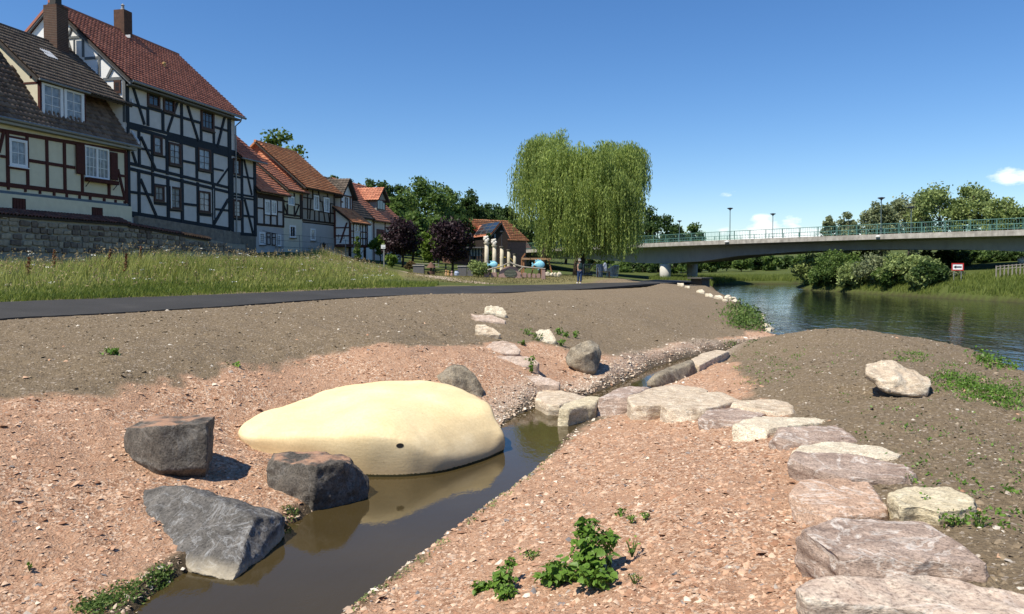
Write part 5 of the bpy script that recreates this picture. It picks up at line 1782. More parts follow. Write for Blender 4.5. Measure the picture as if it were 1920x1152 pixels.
# ---- house four: red roof, brown timbers above white render
ZE = (470, 330, 6.776)
H4_S0, H4_S1 = H3_S1 + .05, rf(531, 430)[0]
h4 = house_root('half_timbered_house', (H4_S0 + H4_S1) / 2, 3.9, 'low house with dull red roof, brown timbers above white ground floor')
E4 = rf(*zc(ZE, 280, 215), -0.4)[1]
RW4 = 3.6
s4r, R4Z = rf(501, 303, RW4)
mb = MB()
gprism(mb, [(0, 3.4), (7.2, 3.4), (7.2, E4), (RW4, R4Z - .25), (0, E4)], H4_S0, H4_S1)
piece(mb, 'wall', PL_GREY, h4)
z_m = rf(*zc(ZE, 240, 655))[1]
mb = MB()
rbox(mb, H4_S0, H4_S1, -0.03, 0.0, 3.3, z_m)
piece(mb, 'ground_floor_wall', PL_LIGHTGREY, h4)
beams(h4, ZE, [(75, 200, 72, 600, 16), (165, 290, 168, 610, 14), (250, 310, 250, 620, 14), (332, 320, 332, 640, 14), (410, 300, 410, 655, 14), (75, 400, 165, 422, 20), (335, 452, 410, 466, 20), (165, 482, 335, 512, 22), (65, 602, 412, 655, 30), (90, 235, 412, 310, 60)], BROWNWOOD)
win_px(h4, ZE, 170, 308, 247, 492, WHITE_PVC, 2, 1, fw=0.16, glass=CURTAIN)
win_px(h4, ZE, 254, 318, 328, 498, WHITE_PVC, 2, 1, fw=0.16, glass=CURTAIN)
win_px(h4, ZE, 104, 715, 178, 878, WHITE_PVC, 2, 5, w=-0.03, fw=0.14, glass=CURTAIN, sill=BROWNWOOD)
win_px(h4, ZE, 314, 742, 382, 896, WHITE_PVC, 2, 5, w=-0.03, fw=0.14, glass=CURTAIN, sill=BROWNWOOD)
for x0, y0, x1, y1 in ((194, 720, 242, 880), (260, 728, 312, 888)):
    s0, s1 = rf(*zc(ZE, x0, (y0 + y1) / 2))[0], rf(*zc(ZE, x1, (y0 + y1) / 2))[0]
    z1, z0 = rf(*zc(ZE, (x0 + x1) / 2, y0))[1], rf(*zc(ZE, (x0 + x1) / 2, y1))[1]
    mb = MB()
    t = 0.09
    for q in ((s0, s1, z0, z0 + t), (s0, s1, z1 - t, z1), (s0, s0 + t, z0 + t, z1 - t), (s1 - t, s1, z0 + t, z1 - t), (s0 + t, s1 - t, z0 + (z1 - z0) * .6, z0 + (z1 - z0) * .6 + t)):
        rbox(mb, q[0], q[1], -0.085, -0.04, q[2], q[3])
    sh = piece(mb, 'shutter', BROWNWOOD, h4)
    mb = MB()
    rbox(mb, s0 + t, s1 - t, -0.06, -0.04, z0 + t, z1 - t)
    piece(mb, 'shutter_panel', PL_LIGHTGREY, sh)
tiles(h4, row(H4_S0 - .1, -0.5, E4 - .05), row(H4_S1 + .5, -0.5, E4 - .05), row(H4_S1 + .5, RW4, R4Z), row(H4_S0 - .1, RW4, R4Z), 15, 22, T_ROSE)
mb = MB()
gprism(mb, [(RW4 + .02, R4Z - .15), (RW4 + .02, R4Z + .03), (7.6, E4), (7.5, E4 - .15)], H4_S0, H4_S1 + .5)
piece(mb, 'rear_roof', T_ROSE, h4)

# ---- house five: orange roof with a tile-hung gable, beige panels over pale render; lower yellow wing before it
H5W_S0, H5_S0, H5_S1 = H4_S1 + .02, rf(566, 420)[0], rf(628, 420)[0]
h5w = house_root('house_wing', (H5W_S0 + H5_S0) / 2, 3.9, 'small yellowish wing with a blue window under the low eave')
E5W = rf(*zc(ZE, 590, 200), -0.3)[1]
RW5 = 4.2
R5Z = rf(494, 270, RW5)[1]
s5r = rf(577, 296, RW5)[0]
E5 = rf(*zc(ZE, 900, 178), -0.5)[1]
mb = MB()
gprism(mb, [(0, 3.2), (4, 3.2), (4, E5W + 2.9), (0, E5W)], H5W_S0, H5_S0 - .02)
piece(mb, 'wall', mat('greenish_cream_plaster', (.56, .53, .40), (.48, .45, .33), 3, .9, .15, .15, .01), h5w)
zl5 = rf(*zc(ZE, 540, 535))[1]
mb = MB()
rbox(mb, H5W_S0, H5_S0 - .02, -0.03, 0, 3.2, zl5)
piece(mb, 'ground_floor_wall', PL_YELLOW, h5w)
beams(h5w, ZE, [(418, 300, 418, 500, 14), (463, 360, 463, 500, 14), (552, 220, 552, 520, 14), (412, 480, 640, 522, 22), (412, 512, 640, 556, 16), (415, 360, 456, 482, 12), (610, 372, 565, 492, 12), (556, 360, 612, 366, 14), (412, 318, 470, 335, 16)], BROWNWOOD)
win_px(h5w, ZE, 470, 262, 550, 378, WHITE_PVC, 2, 1, fw=0.12, glass=mat('blue_pane', (.25, .36, .48), rough=.2))
win_px(h5w, ZE, 492, 630, 568, 788, WHITE_PVC, 2, 1, w=-0.03, fw=0.13, glass=GLASS, sill=BROWNWOOD)
tiles(h5w, row(H5W_S0 + .2, -0.4, E5W), row(H5_S0 + .75, -0.4, E5W), row(H5_S0 + .75, 3.4, E5W + 3.0), row(H5W_S0 + .2, 3.4, E5W + 3.0), 14, 13, T_ROSE)
h5 = house_root('half_timbered_house', (H5_S0 + H5_S1) / 2, 3.8, 'house with long orange tiled roof and tile-hung gable, beige panels above pale render')
mb = MB()
gprism(mb, [(0, 3.2), (8.4, 3.2), (8.4, E5), (RW5, R5Z - .25), (0, E5)], H5_S0, H5_S1)
piece(mb, 'wall', PL_BEIGE, h5)
mb = MB()
zl = rf(*zc(ZE, 870, 620))[1]
rbox(mb, H5_S0, H5_S1, -0.04, 0.0, 3.2, zl)
piece(mb, 'ground_floor_wall', PL_LIGHTGREY, h5)
beams(h5, ZE, [(640, 240, 640, 545, 34), (720, 170, 722, 545, 9), (785, 180, 785, 300, 9), (855, 195, 880, 330, 9), (975, 230, 975, 280, 9), (1060, 240, 1060, 610, 14), (760, 300, 745, 550, 9), (805, 440, 815, 570, 9), (865, 455, 868, 578, 9), (905, 330, 942, 590, 9), (985, 480, 1000, 600, 9), (1005, 350, 1012, 600, 9),
                (655, 265, 790, 300, 14), (655, 408, 800, 438, 16), (860, 318, 920, 335, 12), (855, 440, 1060, 492, 16), (1000, 350, 1060, 362, 14), (655, 552, 1070, 612, 20), (665, 578, 1075, 642, 14), (790, 235, 850, 246, 10), (918, 262, 985, 280, 10)], BROWNWOOD)
win_px(h5, ZE, 794, 248, 858, 440, WHITE_PVC, 2, 1, fw=0.13, glass=CURTAIN, out=0.1)
win_px(h5, ZE, 922, 276, 990, 464, WHITE_PVC, 2, 1, fw=0.13, glass=CURTAIN, out=0.1)
win_px(h5, ZE, 758, 670, 818, 824, WHITE_PVC, 2, 1, w=-0.04, fw=0.14, glass=CURTAIN, sill=BROWNWOOD)
tiles(h5, row(H5_S0 - .35, -0.6, E5 - .1), row(H5_S1 + .5, -0.6, E5 - .1), row(H5_S1 + .5, RW5, R5Z), row(H5_S0 - .35, RW5, R5Z), 20, 30, T_ORANGE, lift=0.07)
mb = MB()
gprism(mb, [(RW5 + .02, R5Z - .15), (RW5 + .02, R5Z + .03), (8.9, E5), (8.8, E5 - .15)], H5_S0 - .35, H5_S1 + .5)
piece(mb, 'rear_roof', T_ORANGE, h5)
piece(MB().tube([row(H5_S0 - .35, RW5, R5Z + .05), row(H5_S1 + .5, RW5, R5Z + .05)], 0.12, 8), 'ridge_tiles', T_ORANGE, h5)
rows_ = 22
Vv, Ff = [], []
for r in range(rows_):          # tiles hung on the gable, course by course
    z0 = E5 - 1.2 + (R5Z - E5 + 1.0) * r / rows_
    for sgn in (0,):
        half = lambda z: (RW5 * (z - (E5 - .4)) / (R5Z - E5 + .4)) if z > E5 - .4 else 0
        w0, w1 = half(z0) - .1, 2 * RW5 - half(z0) + .1
        nt = max(1, int((w1 - w0) / 0.28))
        for k in range(nt):
            a, b = w0 + (w1 - w0) * k / nt, w0 + (w1 - w0) * (k + 1) / nt - .012
            zt = z0 + (R5Z - E5 + 1.0) / rows_ * 1.15
            i0 = len(Vv)
            Vv += [row(H5_S0 - .05, a, z0), row(H5_S0 - .05, b, z0), row(H5_S0 - .012, b, zt), row(H5_S0 - .012, a, zt)]
            Ff.append((i0, i0 + 3, i0 + 2, i0 + 1))
hung = link('hung_tiles', pymesh('hung_tiles', Vv, Ff), T_BRIGHT, h5)
hung['kind'] = 'stuff'

# ---- house six: white and oxblood, with a projecting bay under a lean-to roof and a gabled dormer
ZF = (610, 320, 6.4)
H6_S0, H6_S1 = H5_S1 + .05, rf(697, 430)[0]
h6 = house_root('half_timbered_house', (H6_S0 + H6_S1) / 2, 3.6, 'white house with red timbers, projecting bay under a small orange lean-to roof')
E6 = rf(*zc(ZF, 545, 585), -0.2)[1]
RW6 = 4.0
R6Z = E6 + 4.3
mb = MB()
gprism(mb, [(0, 3.0), (8, 3.0), (8, E6), (RW6, R6Z - .25), (0, E6)], H6_S0, H6_S1)
piece(mb, 'wall', PL_WHITE, h6)
tiles(h6, row(H6_S0, -0.3, E6), row(H6_S1 + .1, -0.3, E6), row(H6_S1 + .1, RW6, R6Z), row(H6_S0, RW6, R6Z), 16, 26, T_BROWN)
mb = MB()
gprism(mb, [(RW6 + .02, R6Z - .15), (RW6 + .02, R6Z + .03), (8.4, E6), (8.3, E6 - .15)], H6_S0, H6_S1)
piece(mb, 'rear_roof', T_BROWN, h6)
BWF = -1.7                                                   # the bay's front plane
b_s0, b_s1 = rf(657, 440, BWF)[0], rf(688, 440, BWF)[0]
bz0, bz1 = rf(657, 458, BWF)[1], rf(660, 416, BWF)[1]
mb = MB()
gprism(mb, [(BWF, bz0), (0.0, bz0), (0.0, bz1 + 1.35), (BWF, bz1)], b_s0, b_s1)
piece(mb, 'bay', PL_WHITE, h6)
for s_ in (b_s0, b_s1):
    for w_ in (BWF + .02, -0.15):
        mb = MB()
        rbox(mb, s_ - .09, s_ + .09, w_ - .09, w_ + .09, bz0 - .02, bz1 + (0 if w_ < -1 else 1.2))
        piece(mb, 'beam', BROWNRED, h6)
mb = MB()
rbox(mb, b_s0 - .1, b_s1 + .1, BWF - .08, 0.0, bz0 - .26, bz0 - .002)
piece(mb, 'bay_floor_beam', BROWNRED, h6)
for q in (0.34, 0.7):
    mb = MB()
    rbox(mb, b_s0 - .05, b_s0 - .001, BWF + .1, -.1, bz0 + (bz1 - bz0) * q, bz0 + (bz1 - bz0) * q + .12)
    rbox(mb, b_s0 + .1, b_s1 - .1, BWF - .05, BWF - .001, bz0 + (bz1 - bz0) * q * .8, bz0 + (bz1 - bz0) * q * .8 + .10)
    piece(mb, 'beam', BROWNRED, h6)
mb = MB()
gprism(mb, [(-0.75, bz0 + .1), (-0.6, bz0 + .1), (-1.3, bz1 - .1), (-1.45, bz1 - .1)][::-1], b_s0 - .07, b_s0 - .0)
piece(mb, 'beam', BROWNRED, h6)
bl = b_s1 - b_s0
for f in (.16, .58, .72, .9):
    mb = MB()
    rbox(mb, b_s0 + bl * f - .05, b_s0 + bl * f + .05, BWF - .06, BWF - .002, bz0, bz1)
    piece(mb, 'beam', BROWNWOOD, h6)
window(h6, b_s0 + bl * .2, b_s0 + bl * .37, bz0 + .55 * (bz1 - bz0), bz1 - .1, WHITE_PVC, 1, 2, BWF, fw=.1, glass=GLASS)
window(h6, b_s0 + bl * .38, b_s0 + bl * .55, bz0 + .55 * (bz1 - bz0), bz1 - .1, WHITE_PVC, 1, 2, BWF, fw=.1, glass=GLASS)
tiles(h6, row(b_s0 - .3, BWF - .35, bz1 - .12), row(b_s1 + .25, BWF - .35, bz1 - .12), row(b_s1 + .25, 0.05, bz1 + 1.45), row(b_s0 - .3, 0.05, bz1 + 1.45), 8, 14, T_ORANGE)
# number-like iron figures on the sunlit side of the bay
for pts in ([(-0.55, .30), (-0.50, .38), (-0.50, .06)], [(-0.95, .36), (-1.08, .36), (-1.12, .28), (-1.02, .22), (-1.12, .15), (-1.08, .06), (-0.95, .05)]):
    zt = bz0 + (bz1 - bz0) * .22
    piece(MB().tube([row(b_s0 - .03, w_, zt + h_ * 1.2) for w_, h_ in pts], 0.02, 6), 'iron_figure', mat('wrought_iron', (.03, .03, .032), rough=.6), h6)
for s_, w_ in ((b_s0 + .2, BWF + .15), (b_s1 - .2, BWF + .15)):
    mb = MB()
    rbox(mb, s_ - .1, s_ + .1, w_ - .1, w_ + .1, gz(*row(s_, w_).xy) - .2, bz0 - .26)
    piece(mb, 'bay_post', BROWNWOOD, h6)
# gabled dormer
d0, d1 = rf(638, 380, -0.05)[0], rf(660, 380, -0.05)[0]
dz0, dz1, dzt = rf(650, 393, -0.05)[1], rf(650, 368, -0.05)[1], rf(655, 337, -0.05)[1]
mb = MB()
rprism(mb, [(d0, dz0 - .5), (d1, dz0 - .5), (d1, dz1), ((d0 + d1) / 2, dzt - .15), (d0, dz1)], -0.05, 3.2)
piece(mb, 'dormer', PL_WHITE, h6)
for a, b in (((d0, dz1), (d1, dz1)), ((d0, dz0), (d1, dz0)), ((d0 + .06, dz0), (d0 + .06, dz1)), ((d1 - .06, dz0), (d1 - .06, dz1)), ((d0, (dz0 + dz1) / 2), (d0 + .5, (dz0 + dz1) / 2)), ((d0 + .55, dz1), (d0 + .55, dz1 + .6)), ((d1 - .5, dz0), (d1 - .5, dz1))):
    piece(MB().bar(row(a[0], -0.08, a[1]), row(b[0], -0.08, b[1]), 0.08, 0.13), 'beam', BROWNRED, h6)
window(h6, (d0 + d1) / 2 - .3, (d0 + d1) / 2 + .25, dz0 + .1, dz1 - .15, BROWNRED, 2, 2, -0.05, fw=.06, glass=CURTAIN)
dm = (d0 + d1) / 2
for sg in (-1, 1):
    e = d0 - .45 if sg < 0 else d1 + .45
    a, b, c, d = row(e, -0.5, dz1 - .25), row(e, 3.6, dz1 - .25), row(dm, 3.6, dzt), row(dm, -0.5, dzt)
    tiles(h6, *((b, a, d, c) if sg < 0 else (a, b, c, d)), 8, 12, T_BROWN)

# ---- house seven: far end, long red roof with a dormer
H7_S0, H7_S1 = H6_S1 + .1, rf(752, 440)[0]
h7 = house_root('half_timbered_house', (H7_S0 + H7_S1) / 2, 3.4, 'last house of the row, long dull red roof with a gabled dormer')
E7 = rf(*zc(ZF, 640, 600), -0.3)[1]
RW7 = 4.6
R7Z = rf(660, 343, RW7)[1]
mb = MB()
gprism(mb, [(0, 3.0), (9.2, 3.0), (9.2, E7), (RW7, R7Z - .25), (0, E7)], H7_S0, H7_S1)
piece(mb, 'wall', mat('pinkish_plaster', (.62, .54, .50), (.55, .47, .43), 3, .9, .15, .15, .01), h7)
mb = MB()
gprism(mb, [(-0.05, E7 - .1), (9.2, E7 - .1), (RW7, R7Z - .2)], H7_S0 - .04, H7_S0)
piece(mb, 'gable_wall', mat('orange_plaster_gable', (.55, .30, .19), (.62, .40, .28), 3, .9, .15, .3, .02), h7)
tiles(h7, row(H7_S0 - .2, -0.5, E7 - .1), row(H7_S1 + .3, -0.5, E7 - .1), row(H7_S1 + .3, RW7, R7Z), row(H7_S0 - .2, RW7, R7Z), 18, 24, T_ROSE)
mb = MB()
gprism(mb, [(RW7 + .02, R7Z - .15), (RW7 + .02, R7Z + .03), (9.7, E7), (9.6, E7 - .15)], H7_S0 - .2, H7_S1 + .3)
piece(mb, 'rear_roof', T_ROSE, h7)
for f in (.05, .42, .95):
    mb = MB()
    q = H7_S0 + (H7_S1 - H7_S0) * f
    rbox(mb, q - .12, q + .12, -0.05, 0.0, 3.4, E7 - .1)
    piece(mb, 'beam', BROWNRED, h7)
mb = MB()
q0, q1 = H7_S0 + (H7_S1 - H7_S0) * .14, H7_S0 + (H7_S1 - H7_S0) * .38
rbox(mb, q0, q1, -0.06, 0.0, 5.0, E7 - .9)
dr = piece(mb, 'plank_shutter', BROWNRED, h7)
for zz in (E7 - .7, E7 - 2.0):
    mb = MB()
    rbox(mb, H7_S0 + (H7_S1 - H7_S0) * .45, H7_S1 - .2, -0.04, 0.0, zz, zz + .18)
    piece(mb, 'beam', BROWNRED, h7)
d0, d1 = rf(706, 385, 0.9)[0], rf(723, 385, 0.9)[0]
dz0, dz1, dzt = rf(714, 394, 0.9)[1], rf(714, 374, 0.9)[1], rf(718, 353, 0.9)[1]
mb = MB()
rprism(mb, [(d0, dz0 - .8), (d1, dz0 - .8), (d1, dz1), ((d0 + d1) / 2, dzt - .15), (d0, dz1)], 0.9, 3.6)
piece(mb, 'dormer', PL_BEIGE, h7)
window(h7, d0 + .1, d1 - .1, dz0, dz1 - .05, BROWNRED, 3, 1, 0.9, fw=.1, glass=GLASS)
dm = (d0 + d1) / 2
for sg in (-1, 1):
    e = d0 - .35 if sg < 0 else d1 + .35
    a, b, c, d = row(e, 0.5, dz1 - .2), row(e, 4.2, dz1 - .2), row(dm, 4.2, dzt), row(dm, 0.5, dzt)
    tiles(h7, *((b, a, d, c) if sg < 0 else (a, b, c, d)), 7, 11, T_ROSE)

# ------------------------------------------------------------------ rubble retaining wall under the first houses
WW = -0.75                                   # its face
W_S0, W_S1 = -9.0, H2_S1 + .05
top_pts = [(-9, 5.45)] + [(rf(px, py, WW)[0], rf(px, py, WW)[1]) for px, py in ((0, 399), (120, 411), (245, 423), (300, 430), (345, 441), (400, 450), (436, 457))]

def wall_top(s):
    for (a, za), (b, zb_) in zip(top_pts[:-1], top_pts[1:]):
        if s <= b:
            return za + (zb_ - za) * max(0, (s - a)) / (b - a + 1e-6)
    return top_pts[-1][1]

wall = empty('stone_wall', row(5, WW, 2.8), 'rubble stone wall with tiled coping below the first two houses', 'wall')
mb = MB()
ss = [W_S0 + (W_S1 - W_S0) * i / 20 for i in range(21)]
poly = [(s, 2.2) for s in (W_S0, W_S1)] + [(s, wall_top(s) - .03) for s in ss[::-1]]
rprism(mb, poly, WW + .03, -0.06)
piece(mb, 'mortar_core', mat('wall_mortar', (.40, .36, .29), (.27, .245, .20), 4, .95, .1, .5, .03, stain=.2), wall)
stone_meshes = []
WALLSTONE = mat('wall_stone', (.36, .28, .205), (.17, .135, .105), 1.6, .9, .2, .6, .03, island=.5)
for k in range(8):
    rng = np.random.default_rng(90 + k)
    bm = bmesh.new()
    bmesh.ops.create_cube(bm, size=1.0)
    for v in bm.verts:
        v.co.x += rng.uniform(-.13, .13)
        v.co.z += rng.uniform(-.17, .17)
    bmesh.ops.bevel(bm, geom=list(bm.edges), offset=0.07, segments=1, affect='EDGES')
    me = bpy.data.meshes.new('stone')
    bm.to_mesh(me)
    bm.free()
    me.materials.append(WALLSTONE)
    stone_meshes.append(me)
rot = math.atan2(ROW_T.y, ROW_T.x)
zrow = 3.25
cnt = 0
random.seed(19)
while zrow < 5.5:
    hh = random.uniform(.2, .34)
    s = -1.6 + random.uniform(0, .3)
    while s < W_S1 - .2:
        L = random.uniform(.28, .72)
        if zrow + hh < wall_top(s + L / 2) - .04 and cnt < 298:
            if zrow > 3.3 + 0.02 * s:
                ob = bpy.data.objects.new('stone', random.choice(stone_meshes))
                ob.parent = wall
                h2_ = hh * random.uniform(.6, .95)
                ob.location = row(s + L / 2, WW + .03 - random.uniform(0, .02), zrow + hh / 2 + random.uniform(-.02, .02)) - wall.location
                ob.rotation_euler = (0, random.uniform(-.06, .06), rot)
                ob.scale = ((L - .03) * random.uniform(.72, .98), 0.16, h2_)
                COL.objects.link(ob)
                cnt += 1
        s += L
    zrow += hh
# coping of half-round tiles, and the strip of red ones lying on the lower part
c_end = rf(240, 424, WW)[0]
tiles(wall, row(W_S0, WW - .12, 5.33), row(c_end, WW - .12, 5.28), row(c_end, -0.12, 5.62), row(W_S0, -0.12, 5.62), 3, 80, tile_mat('dark_coping_tiles', [(0.1, (.07, .032, .027)), (0.5, (.12, .05, .04)), (0.9, (.19, .08, .06))]), 'coping_tiles', wave=0.05, lift=0.05)
e0, e1 = rf(340, 440, WW)[0], rf(392, 447, WW)[0]
tiles(wall, row(e0, WW - .16, wall_top(e0) - .03), row(e1, WW - .16, wall_top(e1) - .03), row(e1, WW + .2, wall_top(e1) + .15), row(e0, WW + .2, wall_top(e0) + .15), 2, 12, T_ORANGE, 'coping_tiles', wave=0.04)
e2 = e0
tiles(wall, row(c_end, WW - .14, wall_top(c_end) - .02), row(e2, WW - .14, wall_top(e2) - .02), row(e2, WW + .2, wall_top(e2) + .15), row(c_end, WW + .2, wall_top(c_end) + .15), 2, 18, MATS['dark_coping_tiles'], 'coping_tiles', wave=0.04)
mb = MB()
sA, sB = rf(250, 405)[0], H2_S1
zA, zB = rf(252, 405, -.1)[1], rf(430, 436, -.1)[1]
rprism(mb, [(sA, 4.2), (sB, 4.0), (sB, zB), (sA, zA)], -0.35, -0.002)
piece(mb, 'upper_footing', mat('rubble_footing', (.27, .24, .20), (.15, .135, .115), 3.5, .95, .1, .7, .05), wall)
# ------------------------------------------------------------------ road bridge
BR_Q = P(1180, 459, 110)
BR_D = Vector((0.596, -0.803, 0))
BR_N = Vector((0.803, 0.596, 0))

def br(t, w, z):
    p = BR_Q + BR_D * t + BR_N * w
    return Vector((p.x, p.y, z))

def deck_z(t):
    return 6.12 - 0.29 * ((t - 45) / 45) ** 2

_sof = [(-75, 4.4), (-40, 4.3), (-12, 3.75), (1, 3.1), (5, 3.02), (10, 3.3), (19, 4.15), (28, 4.55), (36, 4.58), (44, 4.45), (52, 4.1), (60, 3.3), (64, 3.1), (72, 3.6), (95, 4.4)]

def soffit(t):
    for (a, za), (b, zb_) in zip(_sof[:-1], _sof[1:]):
        if t <= b:
            k = (t - a) / (b - a)
            return za + (zb_ - za) * (k * k * (3 - 2 * k) * .6 + k * .4)
    return _sof[-1][1]

CONC = mat('bridge_concrete', (.33, .34, .355), (.27, .28, .295), 0.8, 0.9, 0.2, 0.2, 0.02, stain=0.15, streak=0.2)
CONC_D = mat('stained_parapet_concrete', (.52, .49, .43), (.26, .235, .20), 1.6, 0.9, 0.2, 0.3, 0.02, stain=0.2, streak=0.55)
RAILG = mat('green_railing_paint', (.12, .24, .20), (.09, .19, .16), 5, 0.55, 0.4, 0.0)
bridge = empty('bridge', br(7, 2, 1.4), 'grey concrete road bridge with green railing spanning the river', 'bridge')
BW_ = 11.0

def sweep(name, prof, t0, t1, dt, material, parent):
    """prof(t) -> ring of (w, z); swept along the bridge axis."""
    V, F = [], []
    ts = list(np.arange(t0, t1 + dt * .5, dt))
    for t in ts:
        ring = prof(t)
        V += [br(t, w, z) for w, z in ring]
    m = len(ring)
    for i in range(len(ts) - 1):
        for k in range(m):
            k2 = (k + 1) % m
            F.append((i * m + k, i * m + k2, (i + 1) * m + k2, (i + 1) * m + k))
    F.append(tuple(range(m))[::-1])
    F.append(tuple((len(ts) - 1) * m + k for k in range(m)))
    me = pymesh(name, V, F)
    fix_normals(me)
    return link(name, me, material, parent)

T0, T1 = -75, 95
sweep('deck', lambda t: [(0.32, deck_z(t) - .02), (BW_ - .32, deck_z(t) - .02), (BW_ - .32, deck_z(t) - .36), (BW_ - 2.2, deck_z(t) - .62), (2.2, deck_z(t) - .62), (0.32, deck_z(t) - .36)], T0, T1, 2.0, CONC, bridge)
sweep('parapet', lambda t: [(0, deck_z(t) - .48), (0.3, deck_z(t) - .48), (0.3, deck_z(t) + .06), (0, deck_z(t) + .06)], T0, T1, 2.0, CONC_D, bridge)
sweep('parapet', lambda t: [(BW_ - .3, deck_z(t) - .48), (BW_, deck_z(t) - .48), (BW_, deck_z(t) + .06), (BW_ - .3, deck_z(t) + .06)], T0, T1, 2.0, CONC_D, bridge)
sweep('girder', lambda t: [(2.25, deck_z(t) - .63), (BW_ - 2.25, deck_z(t) - .63), (BW_ - 2.6, soffit(t)), (2.6, soffit(t))], T0, T1, 1.0, CONC, bridge)
PIERC = mat('pier_concrete', (.55, .53, .48), (.46, .44, .40), 1.5, 0.9, 0.2, 0.2, 0.02, stain=0.1)
for t in (4.7, 64):
    for w in (2.55, BW_ - 2.55):
        b = br(t, w, 0)
        zg = gz(b.x, b.y) if t < 30 else -1.0
        mb = MB()
        r = 0.78
        mb.lathe((b.x, b.y, zg - .5), [(r, 0), (r, soffit(t) - zg + .45)], 28)
        piece(mb, 'pier', PIERC, bridge).data.shade_smooth()
for side, w in enumerate((0.15, BW_ - .15)):
    sweep('handrail', lambda t: [(w - .04, deck_z(t) + 1.12), (w + .04, deck_z(t) + 1.12), (w + .04, deck_z(t) + 1.18), (w - .04, deck_z(t) + 1.18)], T0, T1, 2.3, RAILG, bridge)
    sweep('bottom_rail', lambda t: [(w - .03, deck_z(t) + .20), (w + .03, deck_z(t) + .20), (w + .03, deck_z(t) + .25), (w - .03, deck_z(t) + .25)], T0, T1, 2.3, RAILG, bridge)
    for i in range(-9, 27):
        t = i * 2.3
        piece(MB().bar(br(t, w, deck_z(t) + .06), br(t, w, deck_z(t) + 1.12), .075, .075), 'railing_post', RAILG, bridge)
    mb = MB()
    t = -25.0
    while t < 60:
        mb.bar(br(t, w, deck_z(t) + .25), br(t, w, deck_z(t) + 1.12), .022, .022)
        t += 0.23 if side == 0 else 0.46
    piece(mb, 'balusters', RAILG, bridge)['kind'] = 'stuff'

LAMPG = mat('lamp_post_paint', (.10, .14, .14), (.08, .11, .11), 4, 0.5, 0.4, 0.0)
for t, w, top, lab in ((17.4, 0.55, 10.2, 'street lamp on the near side of the bridge, above the pier end'), (17.0, BW_ - .6, 9.9, 'street lamp on the far side of the bridge before the low clouds'),
                       (37, 0.55, 10.15, 'tall street lamp on the near side before the big trees'), (35.5, BW_ - .6, 9.7, 'street lamp on the far side of the bridge, half lost in the trees'), (0.5, BW_ - .6, 9.7, 'street lamp on the bridge just right of the willow')):
    b = br(t, w, deck_z(t) - .02)
    lamp = empty('street_lamp', b, lab, 'street lamp', 'street lamps on the bridge')
    piece(MB().lathe(b, [(.09, 0), (.08, .8), (.055, .85), (.045, top - b.z - .3)], 10), 'pole', LAMPG, lamp)
    piece(MB().lathe((b.x, b.y, top - .35), [(.05, 0), (.12, .12), (.36, .26), (.40, .30), (.30, .34), (.05, .38)], 14), 'lamp_head', mat('dark_lamp_head', (.045, .05, .06), rough=.5), lamp)
piece(MB().lathe(Vector(br(17.4, -.05, deck_z(17.4) - .25)) + Vector((0, 0, -.1)), [(.05, 0), (.35, .1), (.35, .2), (.1, .32)], 10), 'lamp_bracket', mat('white_bracket', (.7, .7, .68), rough=.7), bridge)
piece(MB().lathe(Vector(br(37, -.05, deck_z(37) - .25)) + Vector((0, 0, -.1)), [(.05, 0), (.25, .1), (.25, .2), (.1, .3)], 10), 'lamp_bracket', MATS['white_bracket'], bridge)
# outfall block on the bank by the far pier
b = G(1313, 535)
ob = MB().box((b.x, b.y, b.z + .2), (1.1, 1.4, .9), .6)
ob.box((b.x - .1, b.y - .3, b.z + .7), (1.6, 1.8, .12), .6)
oo = ob.build('outfall_block', mat('dark_outfall_concrete', (.10, .095, .085), rough=.9))
tag(oo, 'dark concrete outfall block on the bank below the second pier', 'outfall')
# ------------------------------------------------------------------ trees and plants
BARK = mat('bark', (.085, .065, .048), (.045, .035, .027), 6, 0.95, 0.1, 0.7, 0.03)
BARK_G = mat('grey_bark', (.16, .14, .115), (.09, .08, .065), 6, 0.95, 0.1, 0.7, 0.03)

def leaf_quads(c, size, rng, up=0.0, long=1.6, droop=None):
    """One folded leaf-like quad per centre; centres (n,3)."""
    n = len(c)
    d = rng.normal(size=(n, 3))
    d[:, 2] -= 0.35
    if droop is not None:
        d = d * 0.35 + np.array(droop)
    d /= np.linalg.norm(d, axis=1)[:, None] + 1e-9
    a = rng.normal(size=(n, 3))
    a[:, 2] += up
    s = np.cross(d, a)
    s /= np.linalg.norm(s, axis=1)[:, None] + 1e-9
    L = (size * rng.uniform(0.6, 1.35, n))[:, None]
    Wd = L / long
    v0 = c - d * L * .5
    v2 = c + d * L * .5
    v1 = c + s * Wd * .5 + d * L * 0.05
    v3 = c - s * Wd * .5 + d * L * 0.05
    V = np.stack([v0, v1, v2, v3], 1).reshape(-1, 3)
    F = np.arange(n * 4).reshape(-1, 4)
    return V, F

def limbs(base, top, r, rng, n=5, spread=0.5, lean=(0, 0)):
    mb = MB()
    base, top = Vector(base), Vector(top)
    h = (top - base).length
    pts = [base + (top - base) * k + Vector((math.sin(k * 5 + r) * .03 * h + lean[0] * k * k, math.cos(k * 4) * .03 * h + lean[1] * k * k, 0)) for k in (0, .15, .35, .6, .85)]
    mb.tube(pts, [r * 1.25, r, r * .85, r * .5, r * .15], 8)
    for i in range(n):
        a = i * 2.4 + rng.uniform(0, 1)
        k = rng.uniform(.25, .6)
        p = base + (top - base) * k
        L = h * spread * rng.uniform(.5, .9)
        q = p + Vector((math.cos(a) * L * .8, math.sin(a) * L * .8, L * .75))
        m = (p + q) / 2 + Vector((0, 0, -.08 * L))
        mb.tube([p, m, q], [r * .45, r * .3, r * .08], 6)
    return mb

